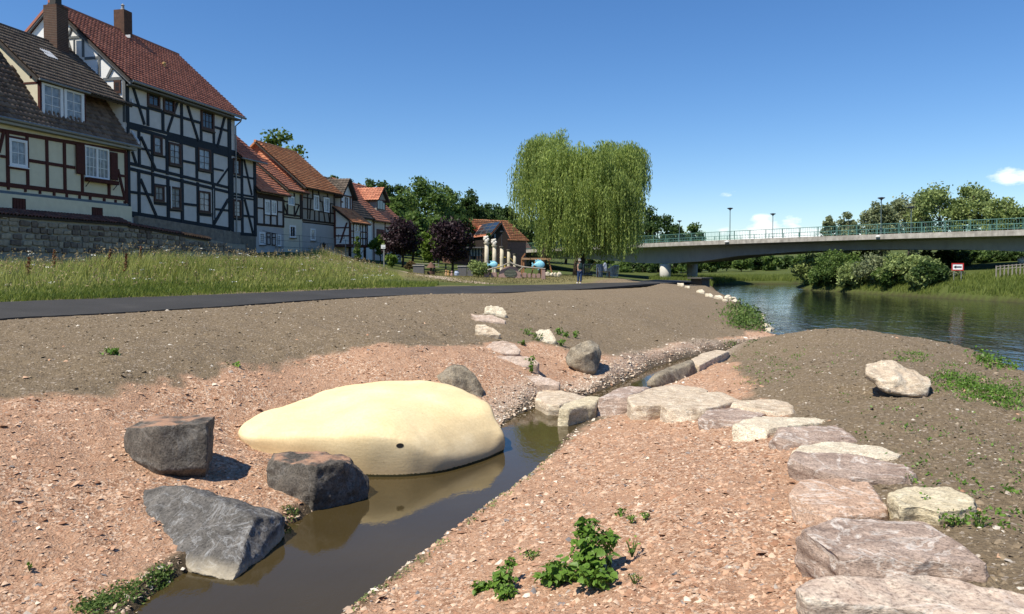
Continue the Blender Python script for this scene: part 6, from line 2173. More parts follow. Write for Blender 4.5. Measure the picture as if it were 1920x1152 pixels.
def tree(name, base, height_, rx, ry, material, label, leaf=0.3, n=4500, seed=1, trunk_h=0.25, lumps=26, group=None, cat='tree', bark=BARK, trunk_r=None, fill=0.55, taper=0.0, long=1.5, ground=True, core=True):
    """Trunk with limbs and a crown of leaf-sized faces gathered in uneven clumps with gaps between them."""
    rng = np.random.default_rng(seed)
    base = Vector(base)
    root = empty(name, base, label, cat, group)
    zc_ = base.z + height_ * (trunk_h + (1 - trunk_h) / 2)
    rz = height_ * (1 - trunk_h) / 2
    pts = rng.normal(size=(lumps, 3))
    pts /= np.linalg.norm(pts, axis=1)[:, None]
    pts *= (rng.uniform(0.25, 1.0, lumps) ** 0.5)[:, None]
    per = n // lumps
    C = []
    for p in pts:
        k = 1 - taper * (p[2] + 1) / 2
        lc = np.array([p[0] * rx * .8 * k, p[1] * ry * .8 * k, p[2] * rz * .82])
        lr = rng.uniform(.20, .36) * min(rx, ry, rz * 1.3) * (1.2 if fill > .5 else 1.0)
        q = rng.normal(size=(per, 3))
        q /= np.linalg.norm(q, axis=1)[:, None]
        q *= (rng.uniform(fill, 1.12, per))[:, None] * lr
        q[:, 2] *= .78
        C.append(lc + q)
    C = np.concatenate(C) + np.array([base.x, base.y, zc_])
    C += rng.normal(0, leaf * .25, C.shape)
    V, F = leaf_quads(C, leaf, rng, 0.8, long)
    link('crown', npmesh('crown', V, F), material, root)
    tr = trunk_r or height_ * 0.022
    mb = limbs(base - Vector((0, 0, .3)), (base.x, base.y, base.z + height_ * .9), tr, rng, 7, .42)
    piece(mb, 'trunk', bark, root).data.shade_smooth()
    return root

L_DARK = leaf_mat('dark_green_leaves', (0.028, 0.059, 0.016), (0.081, 0.132, 0.034), 0.5)
L_MID = leaf_mat('mid_green_leaves', (0.055, 0.103, 0.022), (0.156, 0.230, 0.055), 0.5)
L_OLIVE = leaf_mat('olive_green_leaves', (0.124, 0.170, 0.055), (0.330, 0.399, 0.138), 0.6)
L_GREY = leaf_mat('grey_green_willow_leaves', (0.127, 0.155, 0.078), (0.321, 0.359, 0.184), 0.6)
L_PLUM = leaf_mat('plum_purple_leaves', (0.014, 0.010, 0.012), (0.060, 0.031, 0.038), 1.2, 0.2)
L_LIME = leaf_mat('fresh_green_leaves', (0.072, 0.126, 0.018), (0.192, 0.276, 0.048), 1.2)
L_WEEP = leaf_mat('weeping_willow_leaves', (.135, .190, .046), (.42, .505, .140), 0.45, 0.5)
L_NETTLE = leaf_mat('nettle_leaves', (0.061, 0.128, 0.019), (0.169, 0.290, 0.043), 5.0, 0.3, 0.45)

def at(px, py, y):
    p = P(px, py, y)
    return Vector((p.x, p.y, gz(p.x, p.y)))

def tree_px(px, top_py, y, half_px, material, label, group=None, ry=None, base_z=None, name='tree', **kw):
    p = P(px, top_py, y)
    b = Vector((p.x, p.y, gz(p.x, p.y) if base_z is None else base_z))
    r = half_px * y / FPX * 1.12
    return tree(name, b, (p.z - b.z) * 1.07, r, ry or r, material, label, group=group, **kw)

# ---- the weeping willow
def build_willow():
    rng = np.random.default_rng(77)
    base = at(1085, 517, 66)
    root = empty('willow_tree', base, 'tall weeping willow with trailing yellow-green curtains beside the path', 'tree')
    y0 = base.y
    out = [(958, 420), (958, 380), (972, 330), (980, 290), (998, 262), (1012, 247), (1034, 244), (1050, 254), (1068, 268), (1084, 283), (1099, 272), (1122, 258), (1154, 259), (1180, 268), (1206, 281), (1209, 300)]
    xs = np.array([P(a, b, y0).x - base.x for a, b in out])
    zs = np.array([P(a, b, y0).z for a, b in out])
    zlow = P(1085, 474, y0).z
    C, D = [], []
    tips = []
    for i in range(596):
        x = rng.uniform(xs.min() + .75, xs.max() - 1.2)
        if vnoise(np.array([x * 1.1]), np.array([3.0]), 4)[0] < -.16 and i > 180:
            continue
        half = 5.6 * math.sqrt(max(0.05, 1 - (x / 6.6) ** 2))
        yy = rng.uniform(-1, 1) * half
        ztop = np.interp(x, xs, zs)
        edge = 1 - 0.38 * (abs(yy) / (half + .1)) ** 2.2
        ztop = base.z + (ztop - base.z) * edge + 2.2 * vnoise(np.array([x * .75]), np.array([yy * .75]), 12)[0]
        k = rng.uniform(0, 1) ** 0.75
        z = zlow + 0.9 + (ztop - zlow - 0.9) * k
        if i >= 560:
            x = rng.uniform(4.2, 5.25)
            yy = rng.uniform(-1.2, 1.2)
            ztop = np.interp(x, xs, zs)
            z = ztop - rng.uniform(0, 1.4)
        if i < 180:
            z = ztop - rng.uniform(0, .5)
        tips.append((x, yy, z, ztop))
    for x, yy, z, zt in tips:
        out_d = np.array([x, yy])
        out_d = out_d / (np.linalg.norm(out_d) + .5)
        m = int(rng.uniform(12, 24))
        for j in range(m):
            sx, sy = rng.normal(0, .42), rng.normal(0, .42)
            L = rng.uniform(1.4, 4.2)
            top = np.array([x + sx, yy + sy, z - 0.35 * (sx * sx + sy * sy) + rng.uniform(-.15, .25)])
            floor = zlow - .1 + rng.normal(0, .38)
            if x > 4.2:
                floor = zlow + 4.6 + rng.normal(0, .9) if x > 4.5 else zlow + rng.uniform(0, 1.5)
            L = min(L, max(0.5, top[2] - floor))
            nl = max(5, int(L / .135))
            t = (np.arange(nl) + rng.uniform(0, 1, nl)) / nl
            arch = np.minimum(t * L, .5)
            p = np.empty((nl, 3))
            p[:, 0] = top[0] + out_d[0] * arch * .7 + rng.normal(0, .035, nl)
            p[:, 1] = top[1] + out_d[1] * arch * .7 + rng.normal(0, .035, nl)
            p[:, 2] = top[2] - t * L + .25 * np.sin(np.minimum(t * L / .5, 1) * math.pi) * .5
            C.append(p)
    C = np.concatenate(C) + np.array([base.x, base.y, 0])
    V, F = leaf_quads(C, 0.26, rng, 0.0, 3.6, droop=(0, 0, -1.0))
    link('crown', npmesh('crown', V, F), L_WEEP, root)
    mb = MB()
    b = base - Vector((0, 0, .3))
    mb.tube([b, b + Vector((.05, 0, 1.4)), b + Vector((.35, .1, 2.6)), b + Vector((.9, .2, 4.8)), b + Vector((1.6, .3, 8))], [.62, .46, .4, .3, .12], 10)
    for dx, dy, z0, z1 in ((-2.6, .5, 2.0, 7), (-3.2, -1.5, 2.3, 8.5), (2.8, 1.5, 2.6, 8), (3.6, -1, 3, 7.5), (.5, 3.4, 2.4, 8), (-.6, -3, 2.6, 8), (-1.5, .5, 4, 12.5), (2.5, 0, 5, 12)):
        mb.tube([b + Vector((.2, .05, z0)), b + Vector((dx * .45, dy * .45, (z0 + z1) / 2 + .3)), b + Vector((dx, dy, z1))], [.26, .18, .05], 8)
    piece(mb, 'trunk', BARK, root).data.shade_smooth()
    mb = MB()
    b2 = base + Vector((-3.2, .6, -.3))
    mb.tube([b2, b2 + Vector((.1, 0, 1.6)), b2 + Vector((.5, 0, 3.6)), b2 + Vector((1.2, 0, 6))], [.42, .33, .28, .12], 9)
    piece(mb, 'side_trunk', BARK, root).data.shade_smooth()
build_willow()

# ---- trees behind the houses and on the slope
tree_px(522, 236, 96, 56, L_MID, 'dark green lime tree rising behind the orange-roofed house', leaf=.5, n=5200, seed=5, lumps=44, fill=.4)
_wood = [(628, 326, 120, 22, L_DARK), (655, 338, 135, 20, L_DARK), (690, 330, 130, 30, L_DARK), (722, 338, 118, 26, L_DARK), (752, 346, 140, 28, L_DARK), (745, 365, 112, 30, L_MID), (798, 334, 118, 54, L_MID), (843, 346, 128, 34, L_MID),
         (772, 400, 100, 34, L_MID), (880, 356, 134, 34, L_DARK), (905, 378, 145, 30, L_DARK), (930, 384, 150, 26, L_DARK), (952, 390, 140, 26, L_DARK), (860, 405, 112, 30, L_DARK), (900, 415, 116, 30, L_DARK), (820, 400, 105, 34, L_MID), (990, 396, 150, 40, L_DARK), (1060, 400, 155, 50, L_DARK), (1130, 398, 150, 50, L_DARK)]
_woodlab = ['far left dark tree peeping over the brown roof', 'dark tree top behind the gabled dormer', 'broad dark tree behind the last house roof', 'dark tree just right of the last roof ridge', 'dark pointed tree between roof and large green tree', 'mid green tree before the dark ones right of the last roof',
            'largest sunlit green tree of the wood behind the garden', 'rounded green tree on the right shoulder of the largest one', 'lower green tree behind the left plum tree', 'dark tree standing over the brick house', 'dark tree top right of the brick house chimney', 'dark tree against the sky near the willow', 'dark tree touching the left edge of the willow',
            'shaded tree behind the right plum tree', 'shaded tree directly behind the solar roof', 'mid green tree between the two plum trees', 'dark tree behind the left half of the willow', 'dark tree behind the middle of the willow', 'dark tree behind the right half of the willow']
for i, ((px, py, y, hw, m), lab) in enumerate(zip(_wood, _woodlab)):
    tree_px(px, py, y, hw, m, lab, 'trees on the slope behind the garden', leaf=.5, n=6200, seed=100 + i, trunk_h=.04, lumps=56, fill=.35)
# ---- right of the willow, behind the bridge
for i, (px, py, y, hw, m, lab) in enumerate((
    (1205, 380, 150, 40, L_DARK, 'dark tree half hidden by the right edge of the willow'), (1234, 402, 148, 36, L_DARK, 'rounded tree behind the bridge railing right of the willow'), (1264, 420, 156, 28, L_DARK, 'low tree behind the railing, second from the willow'),
    (1298, 418, 165, 24, L_MID, 'small loose tree where the wood ends over the bridge'), (1180, 400, 160, 30, L_DARK, 'dark tree straight behind the willow fringe'))):
    tree_px(px, py, y, hw, m, lab, 'trees behind the left half of the bridge', leaf=.55, n=4200, seed=140 + i, trunk_h=.08, lumps=36, fill=.35)
for i, (px, py, y, hw, m, lab, f) in enumerate((
    (1556, 404, 118, 16, L_GREY, 'small sparse grey-green tree at the left of the big group', .4), (1592, 398, 120, 22, L_GREY, 'thin grey-green tree beside the tall lamp', .4), (1650, 372, 122, 34, L_GREY, 'grey-green willow behind the tall lamp', .4), (1705, 346, 124, 40, L_GREY, 'pale willow on the left shoulder of the biggest crown', .45),
    (1762, 340, 118, 52, L_OLIVE, 'biggest olive green tree above the bridge', .45), (1828, 338, 116, 44, L_OLIVE, 'olive tree with open branches right of the biggest one', .35), (1885, 366, 110, 40, L_OLIVE, 'green tree at the right edge above the railing', .5), (1945, 372, 108, 40, L_MID, 'tree at the right border of the view', .5))):
    tree_px(px, py, y, hw, m, lab, 'trees on the far bank above the bridge', leaf=.42, n=8200, seed=160 + i, trunk_h=.06, lumps=64, fill=f * .8, base_z=2.5, bark=BARK_G)
# ---- bushes on the far bank under the bridge
for i, (px, py, y, hw, hgt, m, lab) in enumerate((
    (1528, 476, 90, 40, 0, L_OLIVE, 'rounded olive bush at the bend of the river'), (1570, 472, 83, 48, 0, L_MID, 'green bush overhanging the water, second from the bend'), (1615, 470, 88, 48, 0, L_DARK, 'dark bush behind the riverside willows'), (1652, 478, 77, 48, 0, L_GREY, 'pale willow bush leaning over the river'),
    (1704, 476, 73.5, 56, 0, L_OLIVE, 'broad olive bush in the middle of the far bank'), (1748, 492, 69, 32, 0, L_DARK, 'low dark bush at the water beside the sign'), (1768, 470, 84, 51, 0, L_DARK, 'dark thicket behind the arrow sign'), (1815, 468, 86, 56, 0, L_MID, 'green thicket right of the arrow sign'),
    (1868, 472, 86, 48, 0, L_DARK, 'dark thicket under the right end of the bridge'), (1925, 470, 84, 51, 0, L_DARK, 'dark bush at the right border under the bridge'), (1785, 508, 71, 22, 0, L_GREY, 'grey-leaved shrub below the arrow sign'),
    (1545, 498, 85, 30, 0, L_MID, 'low green bush at the waterline near the bend'), (1602, 496, 79.5, 34, 0, L_OLIVE, 'low olive bush hanging into the water, left of the pale willow'), (1676, 500, 74, 36, 0, L_MID, 'low green bush hanging into the water, right of the pale willow'), (1728, 503, 69.5, 24, 0, L_OLIVE, 'last low bush at the waterline before the grass bank'))):
    tree_px(px, py, y, hw, m, lab, 'bushes on the far bank under the bridge', name='bush', cat='bush', leaf=.28, n=5600, seed=200 + i, trunk_h=-.12, lumps=48, base_z=max(0.2, gz(P(px, py, y).x, y) - .2), fill=.5)
for i, px in enumerate((1335, 1362, 1390, 1418, 1446, 1474, 1502)):
    tree_px(px, 474 + (i % 3) * 4, 150 + (i % 2) * 8, 19, L_DARK if i % 2 else L_MID, ('%s tree in the row beyond the river bend, seen under the bridge' % ('first', 'second', 'third', 'fourth', 'fifth', 'sixth', 'seventh')[i]), 'trees beyond the river bend', leaf=.55, n=2600, seed=240 + i, trunk_h=.12, lumps=24, base_z=.9, fill=.35)
for i, (px, py, y, hw) in enumerate(((1100, 488, 150, 40), (1150, 486, 140, 40), (1205, 486, 145, 36), (1262, 488, 142, 30), (1300, 490, 150, 30))):
    tree_px(px, py, y, hw, L_MID if i % 2 else L_DARK, ('hedge tree under the bridge, %s from the willow trunk' % ('first', 'second', 'third', 'fourth', 'fifth')[i]), 'hedge trees under the bridge', leaf=.55, n=2600, seed=260 + i, trunk_h=.03, lumps=24, base_z=1.0, fill=.3)

# ---- plum trees and garden shrubs
tree_px(753, 412, 72, 34, L_PLUM, 'left dark purple plum tree at the garden edge', 'purple plum trees', leaf=.26, n=5200, seed=301, trunk_h=.16, lumps=40)
tree_px(846, 410, 70, 42, L_PLUM, 'right dark purple plum tree, wider, before the brick house', 'purple plum trees', leaf=.26, n=6200, seed=302, trunk_h=.14, lumps=44)
tree_px(812, 434, 76, 24, L_LIME, 'bright green broad-leaved tree between the plum trees', leaf=.34, n=2600, seed=303, trunk_h=.15, lumps=26)
tree_px(712, 446, 74, 18, L_LIME, 'bright green shrub left of the left plum tree', name='shrub', cat='shrub', leaf=.3, n=1500, seed=304, trunk_h=.3, lumps=16)
tree_px(734, 478, 66, 11, L_LIME, 'light green bush in front of the left plum trunk', name='shrub', cat='shrub', leaf=.2, n=1200, seed=305, trunk_h=.05, lumps=14)
tree_px(768, 490, 64, 9, leaf_mat('rusty_leaves', (.06, .05, .015), (.19, .12, .05), 2), 'small rusty bush beside the planter boxes', name='shrub', cat='shrub', leaf=.14, n=900, seed=306, trunk_h=.05, lumps=12)
tree_px(896, 488, 57, 20, L_OLIVE, 'yellow-green bush before the first column', name='shrub', cat='shrub', leaf=.17, n=1800, seed=307, trunk_h=.05, lumps=20)
tree_px(670, 444, 66, 8, L_MID, 'slim green cypress by the garden fence', name='cypress_tree', leaf=.16, n=2200, seed=308, trunk_h=.02, lumps=26, taper=.75, fill=.3)
tree_px(916, 426, 66, 7, L_DARK, 'slim dark cypress between the columns', name='cypress_tree', leaf=.16, n=2400, seed=309, trunk_h=.02, lumps=28, taper=.7, fill=.3)

# ------------------------------------------------------------------ meadow
def blades(name, x, y, hts, wid, material, label, lean=.35, seed=1, heads=None):
    rng = np.random.default_rng(seed)
    n = len(x)
    z = height(x, y, True) - .02
    a = rng.uniform(0, 2 * math.pi, n)
    dx, dy = np.cos(a), np.sin(a)
    ln = rng.uniform(.05, lean, n) * hts
    b = rng.uniform(0, 2 * math.pi, n)
    lx, ly = np.cos(b) * ln + .12 * hts, np.sin(b) * ln
    V = np.empty((n, 5, 3))
    w = (wid * rng.uniform(.6, 1.3, n))
    for i, (k, wk) in enumerate(((0, 1), (.55, .75))):
        for j, sg in enumerate((-1, 1)):
            V[:, i * 2 + j, 0] = x + lx * k * k + sg * dx * w * wk * .5
            V[:, i * 2 + j, 1] = y + ly * k * k + sg * dy * w * wk * .5
            V[:, i * 2 + j, 2] = z + hts * k
    V[:, 4, 0], V[:, 4, 1], V[:, 4, 2] = x + lx, y + ly, z + hts * .97
    tri = np.array([(0, 1, 3), (0, 3, 2), (2, 3, 4)])
    F = (tri[None] + (np.arange(n) * 5)[:, None, None]).reshape(-1, 3)
    o = link(name, npmesh(name, V.reshape(-1, 3), F), material)
    return tag(o, label, None, None, 'stuff')

G_TALL = leaf_mat('tall_meadow_grass', (.165, .205, .042), (.44, .45, .15), 0.35, 0.4)
G_SHORT = leaf_mat('short_green_grass', (0.086, 0.132, 0.021), (0.218, 0.259, 0.052), 0.5, 0.35)
G_DRY = leaf_mat('dry_lawn_grass', (.13, .13, .045), (.34, .29, .135), 0.6, 0.35)
G_SEED = leaf_mat('grass_seed_heads', (.22, .16, .075), (.46, .37, .20), 0.4, 0.35)
G_BANK = leaf_mat('bank_reeds', (.085, .125, .020), (.22, .26, .06), 0.4, 0.35)

_nf = [(q - p).normalized() for p, q in zip(PN, PF)]
MEADOW = [tuple(p + d_ * 1.7)[:2] for p, d_ in zip(PF, _nf) if p.y < 34 and p.x < -5.3] + [tuple(P(735, 531, 44))[:2], tuple(P(758, 525, 47))[:2]] + [tuple(p)[:2] for p in (P(745, 515, 53), P(690, 505, 58), P(640, 497, 63))] + [tuple(row(s, -1.0))[:2] for s in (33, 26, 20, 10, 0, -10)]
PFXY = [(p.x, p.y) for p in PF]

def in_poly(n, poly, seed, bias=None):
    rng = np.random.default_rng(seed)
    p = np.array(poly)
    x = rng.uniform(p[:, 0].min(), p[:, 0].max(), n * 3)
    y = rng.uniform(p[:, 1].min(), p[:, 1].max(), n * 3)
    d, i = poly_dist(x, y, poly)
    k = i & (np.abs(x) < y * .9)
    return x[k][:n], y[k][:n], d[k][:n]

x, y, d = in_poly(115000, MEADOW, 41)
rng = np.random.default_rng(42)
patch = fbm(x * .22, y * .22, 70, 4)
k = rng.uniform(size=len(x)) < np.clip(.75 + patch, .35, 1)
x, y, d, patch = x[k], y[k], d[k], patch[k]
ht = (0.22 + 0.62 * smooth(d / 3.5)) * np.clip(1 + .9 * patch, .4, 1.6) * rng.uniform(.5, 1.15, len(x))
blades('meadow_grass', x, y, ht, 0.034, G_TALL, 'tall unmown meadow grass below the stone wall', .45, 43)
sel = (rng.uniform(size=len(x)) < .05) & (d > .8)
hx, hy, hh = x[sel], y[sel], ht[sel] * 1.12
hz_ = height(hx, hy, True)
n = len(hx)
C = np.repeat(np.stack([hx + .12 * hh, hy, hz_ + hh], 1), 5, 0) + rng.normal(0, (.03, .03, .09), (n * 5, 3))
V, F = leaf_quads(C, .085, rng, .3, 2.4)
tag(link('seed_heads', npmesh('seed_heads', V, F), G_SEED), 'straw-coloured seed heads over the meadow grass', None, None, 'stuff')
sel = rng.uniform(size=len(x)) < .0022
fx, fy, fh = x[sel], y[sel], ht[sel] + .12
C = np.repeat(np.stack([fx, fy, height(fx, fy, True) + fh], 1), 12, 0) + rng.normal(0, (.055, .055, .012), (len(fx) * 12, 3))
V, F = leaf_quads(C, .045, rng, 4, 1.1)
tag(link('white_umbels', npmesh('white_umbels', V, F), mat('white_petals', (.72, .72, .66), rough=.8, bump_s=0)), 'white flowering umbels scattered in the meadow', None, None, 'stuff')
# brown dock stalks
docks = [(205, 505, 30), (262, 500, 31), (235, 508, 29), (100, 495, 28), (52, 512, 26), (640, 500, 55)]
for i, (px, py, yy) in enumerate(docks):
    g = at(px, py, yy)
    r_ = empty('dock_plant', g, 'rust-brown dock stalk standing in the meadow, %s' % ('right of the dark hollow', 'tallest, towards the tall house', 'in the dark hollow', 'below the cellar hatch', 'nearest the left border', 'towards the white house')[i], 'plant', 'dock stalks in the meadow')
    rr = np.random.default_rng(500 + i)
    H_ = rr.uniform(1.0, 1.3)
    piece(MB().tube([g, g + Vector((.05, 0, H_))], [.014, .006], 5), 'stem', mat('dock_stem', (.20, .10, .05), rough=.8), r_)
    t = rr.uniform(.35, 1, 160)
    C = np.stack([g.x + .05 * t + rr.normal(0, .07, 160) * (1.2 - t), g.y + rr.normal(0, .07, 160) * (1.2 - t), g.z + H_ * t], 1)
    V, F = leaf_quads(C, .075, rr, .2, 1.6)
    link('seed_spike', npmesh('seed_spike', V, F), leaf_mat('dock_seed', (.11, .045, .02), (.24, .11, .055), 2), r_)
# verge beside the path
rng = np.random.default_rng(44)
tt = rng.uniform(0, 1, 60000) ** 0.9
ii = np.clip((tt * (len(PF) - 1)).astype(int), 0, len(PF) - 2)
fr = tt * (len(PF) - 1) - ii
pa = np.array([(p.x, p.y) for p in PF])
na = np.array([(q.x - p.x, q.y - p.y) for p, q in zip(PN, PF)])
na /= np.linalg.norm(na, axis=1)[:, None]
off = rng.uniform(.05, 1, len(tt)) ** 1.2 * 3.6
vx = pa[ii, 0] * (1 - fr) + pa[ii + 1, 0] * fr + na[ii, 0] * off
vy = pa[ii, 1] * (1 - fr) + pa[ii + 1, 1] * fr + na[ii, 1] * off
ok = (np.abs(vx) < vy * .9) & (vy < 50) & (vx < -4) & (rng.uniform(size=len(vx)) < np.clip(.25 + off * .6, 0, 1))
blades('verge_grass', vx[ok], vy[ok], rng.uniform(.05, .16, ok.sum()) * (1 + off[ok] * .35), .03, G_SHORT, 'short green verge grass between path and meadow', .6, 45)
LAWN = [tuple(P(a, b, yy))[:2] for a, b, yy in ((755, 530, 46), (900, 533, 46), (1080, 531, 55), (1180, 525, 68), (1130, 517, 75), (1000, 514, 72), (860, 512, 72), (770, 512, 68))]
x, y, d = in_poly(26000, LAWN, 46)
rng = np.random.default_rng(47)
k = fbm(x * .35, y * .35, 80, 3) + rng.uniform(-.3, .3, len(x)) > -.15
blades('lawn_grass', x[k], y[k], rng.uniform(.04, .13, k.sum()), .045, G_DRY, 'dry patchy lawn in front of the garden', .6, 48)
# grass on the river banks beyond
BANKS = [[(26, 94), (29.5, 107), (34, 111.5), (42, 112.5), (52, 122), (40, 128), (24, 122), (19, 104)], [(39.8, 57.5), (38.2, 65.5), (42, 70), (50, 72), (56, 62), (50, 48), (42, 46)], [(37.6, 66), (36.1, 77), (34.7, 86), (37, 95), (41, 101), (46, 98), (44, 80), (42, 69)]]
for i, (pl, lab) in enumerate(zip(BANKS, ('green reeds on the far shore beyond the bridge', 'green grass on the right river bank under the bridge', 'rank growth on the shore below the riverside bushes'))):
    x, y, d = in_poly(20000, pl, 50 + i)
    rng = np.random.default_rng(52 + i)
    ok = height(x, y) > .02
    x, y = x[ok], y[ok]
    blades('bank_grass', x, y, rng.uniform(.4, 1.0, len(x)) * (.9, .55, .5)[i], .05, G_BANK, lab, .4, 54 + i)

# ------------------------------------------------------------------ weeds on the bare ground
def weed_cloud(name, centres, material, label, leaf, per, spread, hgt, seed):
    rng = np.random.default_rng(seed)
    C = []
    for (px, py, k) in centres:
        g = G(px, py)
        n = int(per * k)
        r = spread * math.sqrt(k)
        q = rng.normal(0, 1, (n, 3)) * np.array([r, r, 0]) + np.array([g.x, g.y, 0])
        q[:, 2] = height(q[:, 0], q[:, 1], True) + np.abs(rng.normal(0, hgt * (.6 + .4 * k), n)) + .01
        C.append(q)
    C = np.concatenate(C)
    V, F = leaf_quads(C, leaf, rng, 1.6, 1.7)
    return tag(link(name, npmesh(name, V, F), material), label, None, None, 'stuff')

rng = np.random.default_rng(61)
sp = []
for _ in range(360):
    px, py = rng.uniform(1370, 1920), rng.uniform(625, 1000)
    lim = 640 + max(0, px - 1560) * .22
    if py < lim or (py > 690 and px < 1420 + (py - 690) * .9 + 80):
        continue
    sp.append((px, py, rng.uniform(.25, 1.0)))
for _ in range(90):
    sp.append((rng.uniform(1370, 1500), rng.uniform(660, 720), rng.uniform(.3, 1.0)))
sp = [q for q in sp if q[0] > 1360 and not (1610 < q[0] < 1755 and 675 < q[1] < 748)]
weed_cloud('weed_seedlings', sp, L_NETTLE, 'scattered green weed seedlings on the soil mound', .04, 9, .06, .025, 62)
sp = []
for _ in range(150):
    t = rng.uniform(0, 1)
    sp.append((1770 + 150 * t + rng.normal(0, 18), 705 + 50 * t + rng.normal(0, 12), rng.uniform(.5, 1.6)))
for _ in range(30):
    sp.append((rng.uniform(1675, 1740), rng.uniform(662, 680), rng.uniform(.4, 1.2)))
weed_cloud('weed_patch', sp, L_NETTLE, 'denser green weeds along the right side of the mound', .045, 20, .10, .035, 63)
weed_cloud('weed_patch', [(rng.uniform(1380, 1425), rng.uniform(578, 618), rng.uniform(1, 2.5)) for _ in range(46)], L_MID, 'green weeds on the river bank corner beyond the stream mouth', .14, 26, .28, .14, 64)
weed_cloud('weed_patch', [(rng.uniform(1835, 1890), rng.uniform(672, 694), rng.uniform(.8, 2)) for _ in range(22)], L_NETTLE, 'dark green clump at the water edge behind the mound', .09, 22, .16, .10, 65)
_edge = []
for (a, b), (c, d_) in zip([(640, 1150), (770, 1058), (900, 958), (1000, 884)], [(770, 1058), (900, 958), (1000, 884), (1062, 816)]):
    for _ in range(22):
        t = rng.uniform(0, 1)
        _edge.append((a + (c - a) * t + rng.uniform(0, 9), b + (d_ - b) * t + rng.uniform(-2, 6), rng.uniform(.2, .7)))
weed_cloud('waterside_moss', _edge, L_OLIVE, 'thin green growth along the right water edge', .028, 12, .05, .012, 66)
weed_cloud('waterside_moss', [(150 + 175 * t + rng.normal(0, 13), 1150 - 72 * t + rng.normal(0, 8), rng.uniform(.4, 1.1)) for t in rng.uniform(0, 1, 80)] + [(rng.uniform(536, 552), rng.uniform(955, 972), .8) for _ in range(5)], L_MID, 'mossy green growth on the left water edge before the boulders', .032, 26, .06, .016, 67)
weed_cloud('waterside_moss', [(x_, 648 - (x_ - 1360) * .1 + rng.normal(0, 3), rng.uniform(.4, 1)) for x_ in rng.uniform(1360, 1450, 20)], L_MID, 'green growth along the narrow upper stream', .06, 12, .12, .03, 68)

def small_weed(px, py, hgt, n, leaf, label, seed, material=L_NETTLE, spread=.5):
    g = G(px, py)
    r_ = empty('weed', g, label, 'weed', 'weeds between the stones')
    rr = np.random.default_rng(seed)
    mb = MB()
    for i in range(5):
        a = rr.uniform(0, 6.28)
        mb.tube([g - Vector((0, 0, .02)), g + Vector((math.cos(a) * hgt * spread * .5, math.sin(a) * hgt * spread * .5, hgt * rr.uniform(.6, .95)))], [.007, .003], 4)
    piece(mb, 'stems', MATS.get('weed_stem') or mat('weed_stem', (.10, .15, .04), rough=.7), r_)
    t = rr.uniform(.1, 1, n)
    C = np.stack([g.x + rr.normal(0, hgt * spread * .45, n) * (.5 + t * .5), g.y + rr.normal(0, hgt * spread * .45, n) * (.5 + t * .5), g.z + hgt * t], 1)
    V, F = leaf_quads(C, leaf, rr, 1.0, 1.6)
    link('leaves', npmesh('leaves', V, F), material, r_)['kind'] = 'stuff'

for i, (px, py, h_, n, lf, lab, sp_) in enumerate((
    (997, 700, .42, 70, .07, 'upright weed before the corner of the thick pinkish slab', .25), (1008, 640, .22, 90, .06, 'leafy weed left of the white angular stone', 1.1), (990, 628, .18, 70, .06, 'small weed upslope left of the white angular stone', 1.3), (1048, 628, .2, 60, .08, 'weed to the right behind the white angular stone', .8), (1062, 634, .18, 50, .08, 'weed between the white stone and the round boulder', .8),
    (1052, 650, .2, 50, .08, 'dark weed below the right side of the white stone', .7), (1079, 634, .2, 50, .08, 'weed just above the round boulder', .7), (980, 648, .12, 40, .07, 'tiny weed above the fourth slab', .8), (210, 667, .12, 50, .08, 'single dark weed on the brown slope at the left', 1.4), (442, 690, .10, 30, .06, 'tiny weed where soil turns to red gravel', 1.2),
    (1835, 990, .14, 70, .035, 'green weed between the yellowish stone and the mauve slab', .8), (1790, 985, .10, 90, .03, 'low weeds under the yellowish stone', 1.6), (1700, 905, .08, 60, .03, 'weed at the foot of the dark mauve stepping stone', 1.2), (1735, 965, .17, 40, .03, 'thin grass tuft before the yellowish stone', .3),
    (1165, 968, .07, 40, .03, 'small weed on the gravel above the big nettle', 1.2), (1183, 978, .06, 40, .03, 'second small weed right above the big nettle', 1.2), (1210, 972, .05, 30, .03, 'flat weed on the gravel to the upper right of the nettle', 1.4), (1185, 1040, .13, 16, .04, 'lone seedling right of the big nettle', .7), (1190, 1092, .06, 30, .025, 'tiny weed near the blue grey pebble', 1.2),
    (1000, 1046, .06, 90, .025, 'low grey-green weed between the two nettles', 2.2), (460, 818, .05, 20, .03, 'tiny plant at the left tip of the cream rock', 1), (55, 1066, .05, 14, .03, 'tiny seedling on the gravel at the left border', 1))):
    small_weed(px, py, h_, n, lf, lab, 700 + i, spread=sp_)

# ---- the two leafy plants in front: every leaf a piece of its own
def leaf_mesh(seed):
    rr = np.random.default_rng(seed)
    prof = [(0, .0), (.10, .30), (.25, .44), (.42, .42), (.55, .30), (.68, .30), (.82, .14), (1.0, 0.0)]
    V, F = [], []
    for k, (t, w) in enumerate(prof):
        z = -.25 * t * t + rr.uniform(-.02, .02)
        V += [(-w, t, z + .12 * w), (0, t, z - .04), (w, t, z + .12 * w)]
    for k in range(len(prof) - 1):
        a = k * 3
        F += [(a, a + 1, a + 4, a + 3), (a + 1, a + 2, a + 5, a + 4)]
    me = pymesh('leaf', V, F)
    me.materials.append(L_NETTLE)
    me.shade_smooth()
    return me

LEAVES = [leaf_mesh(s) for s in range(5)]

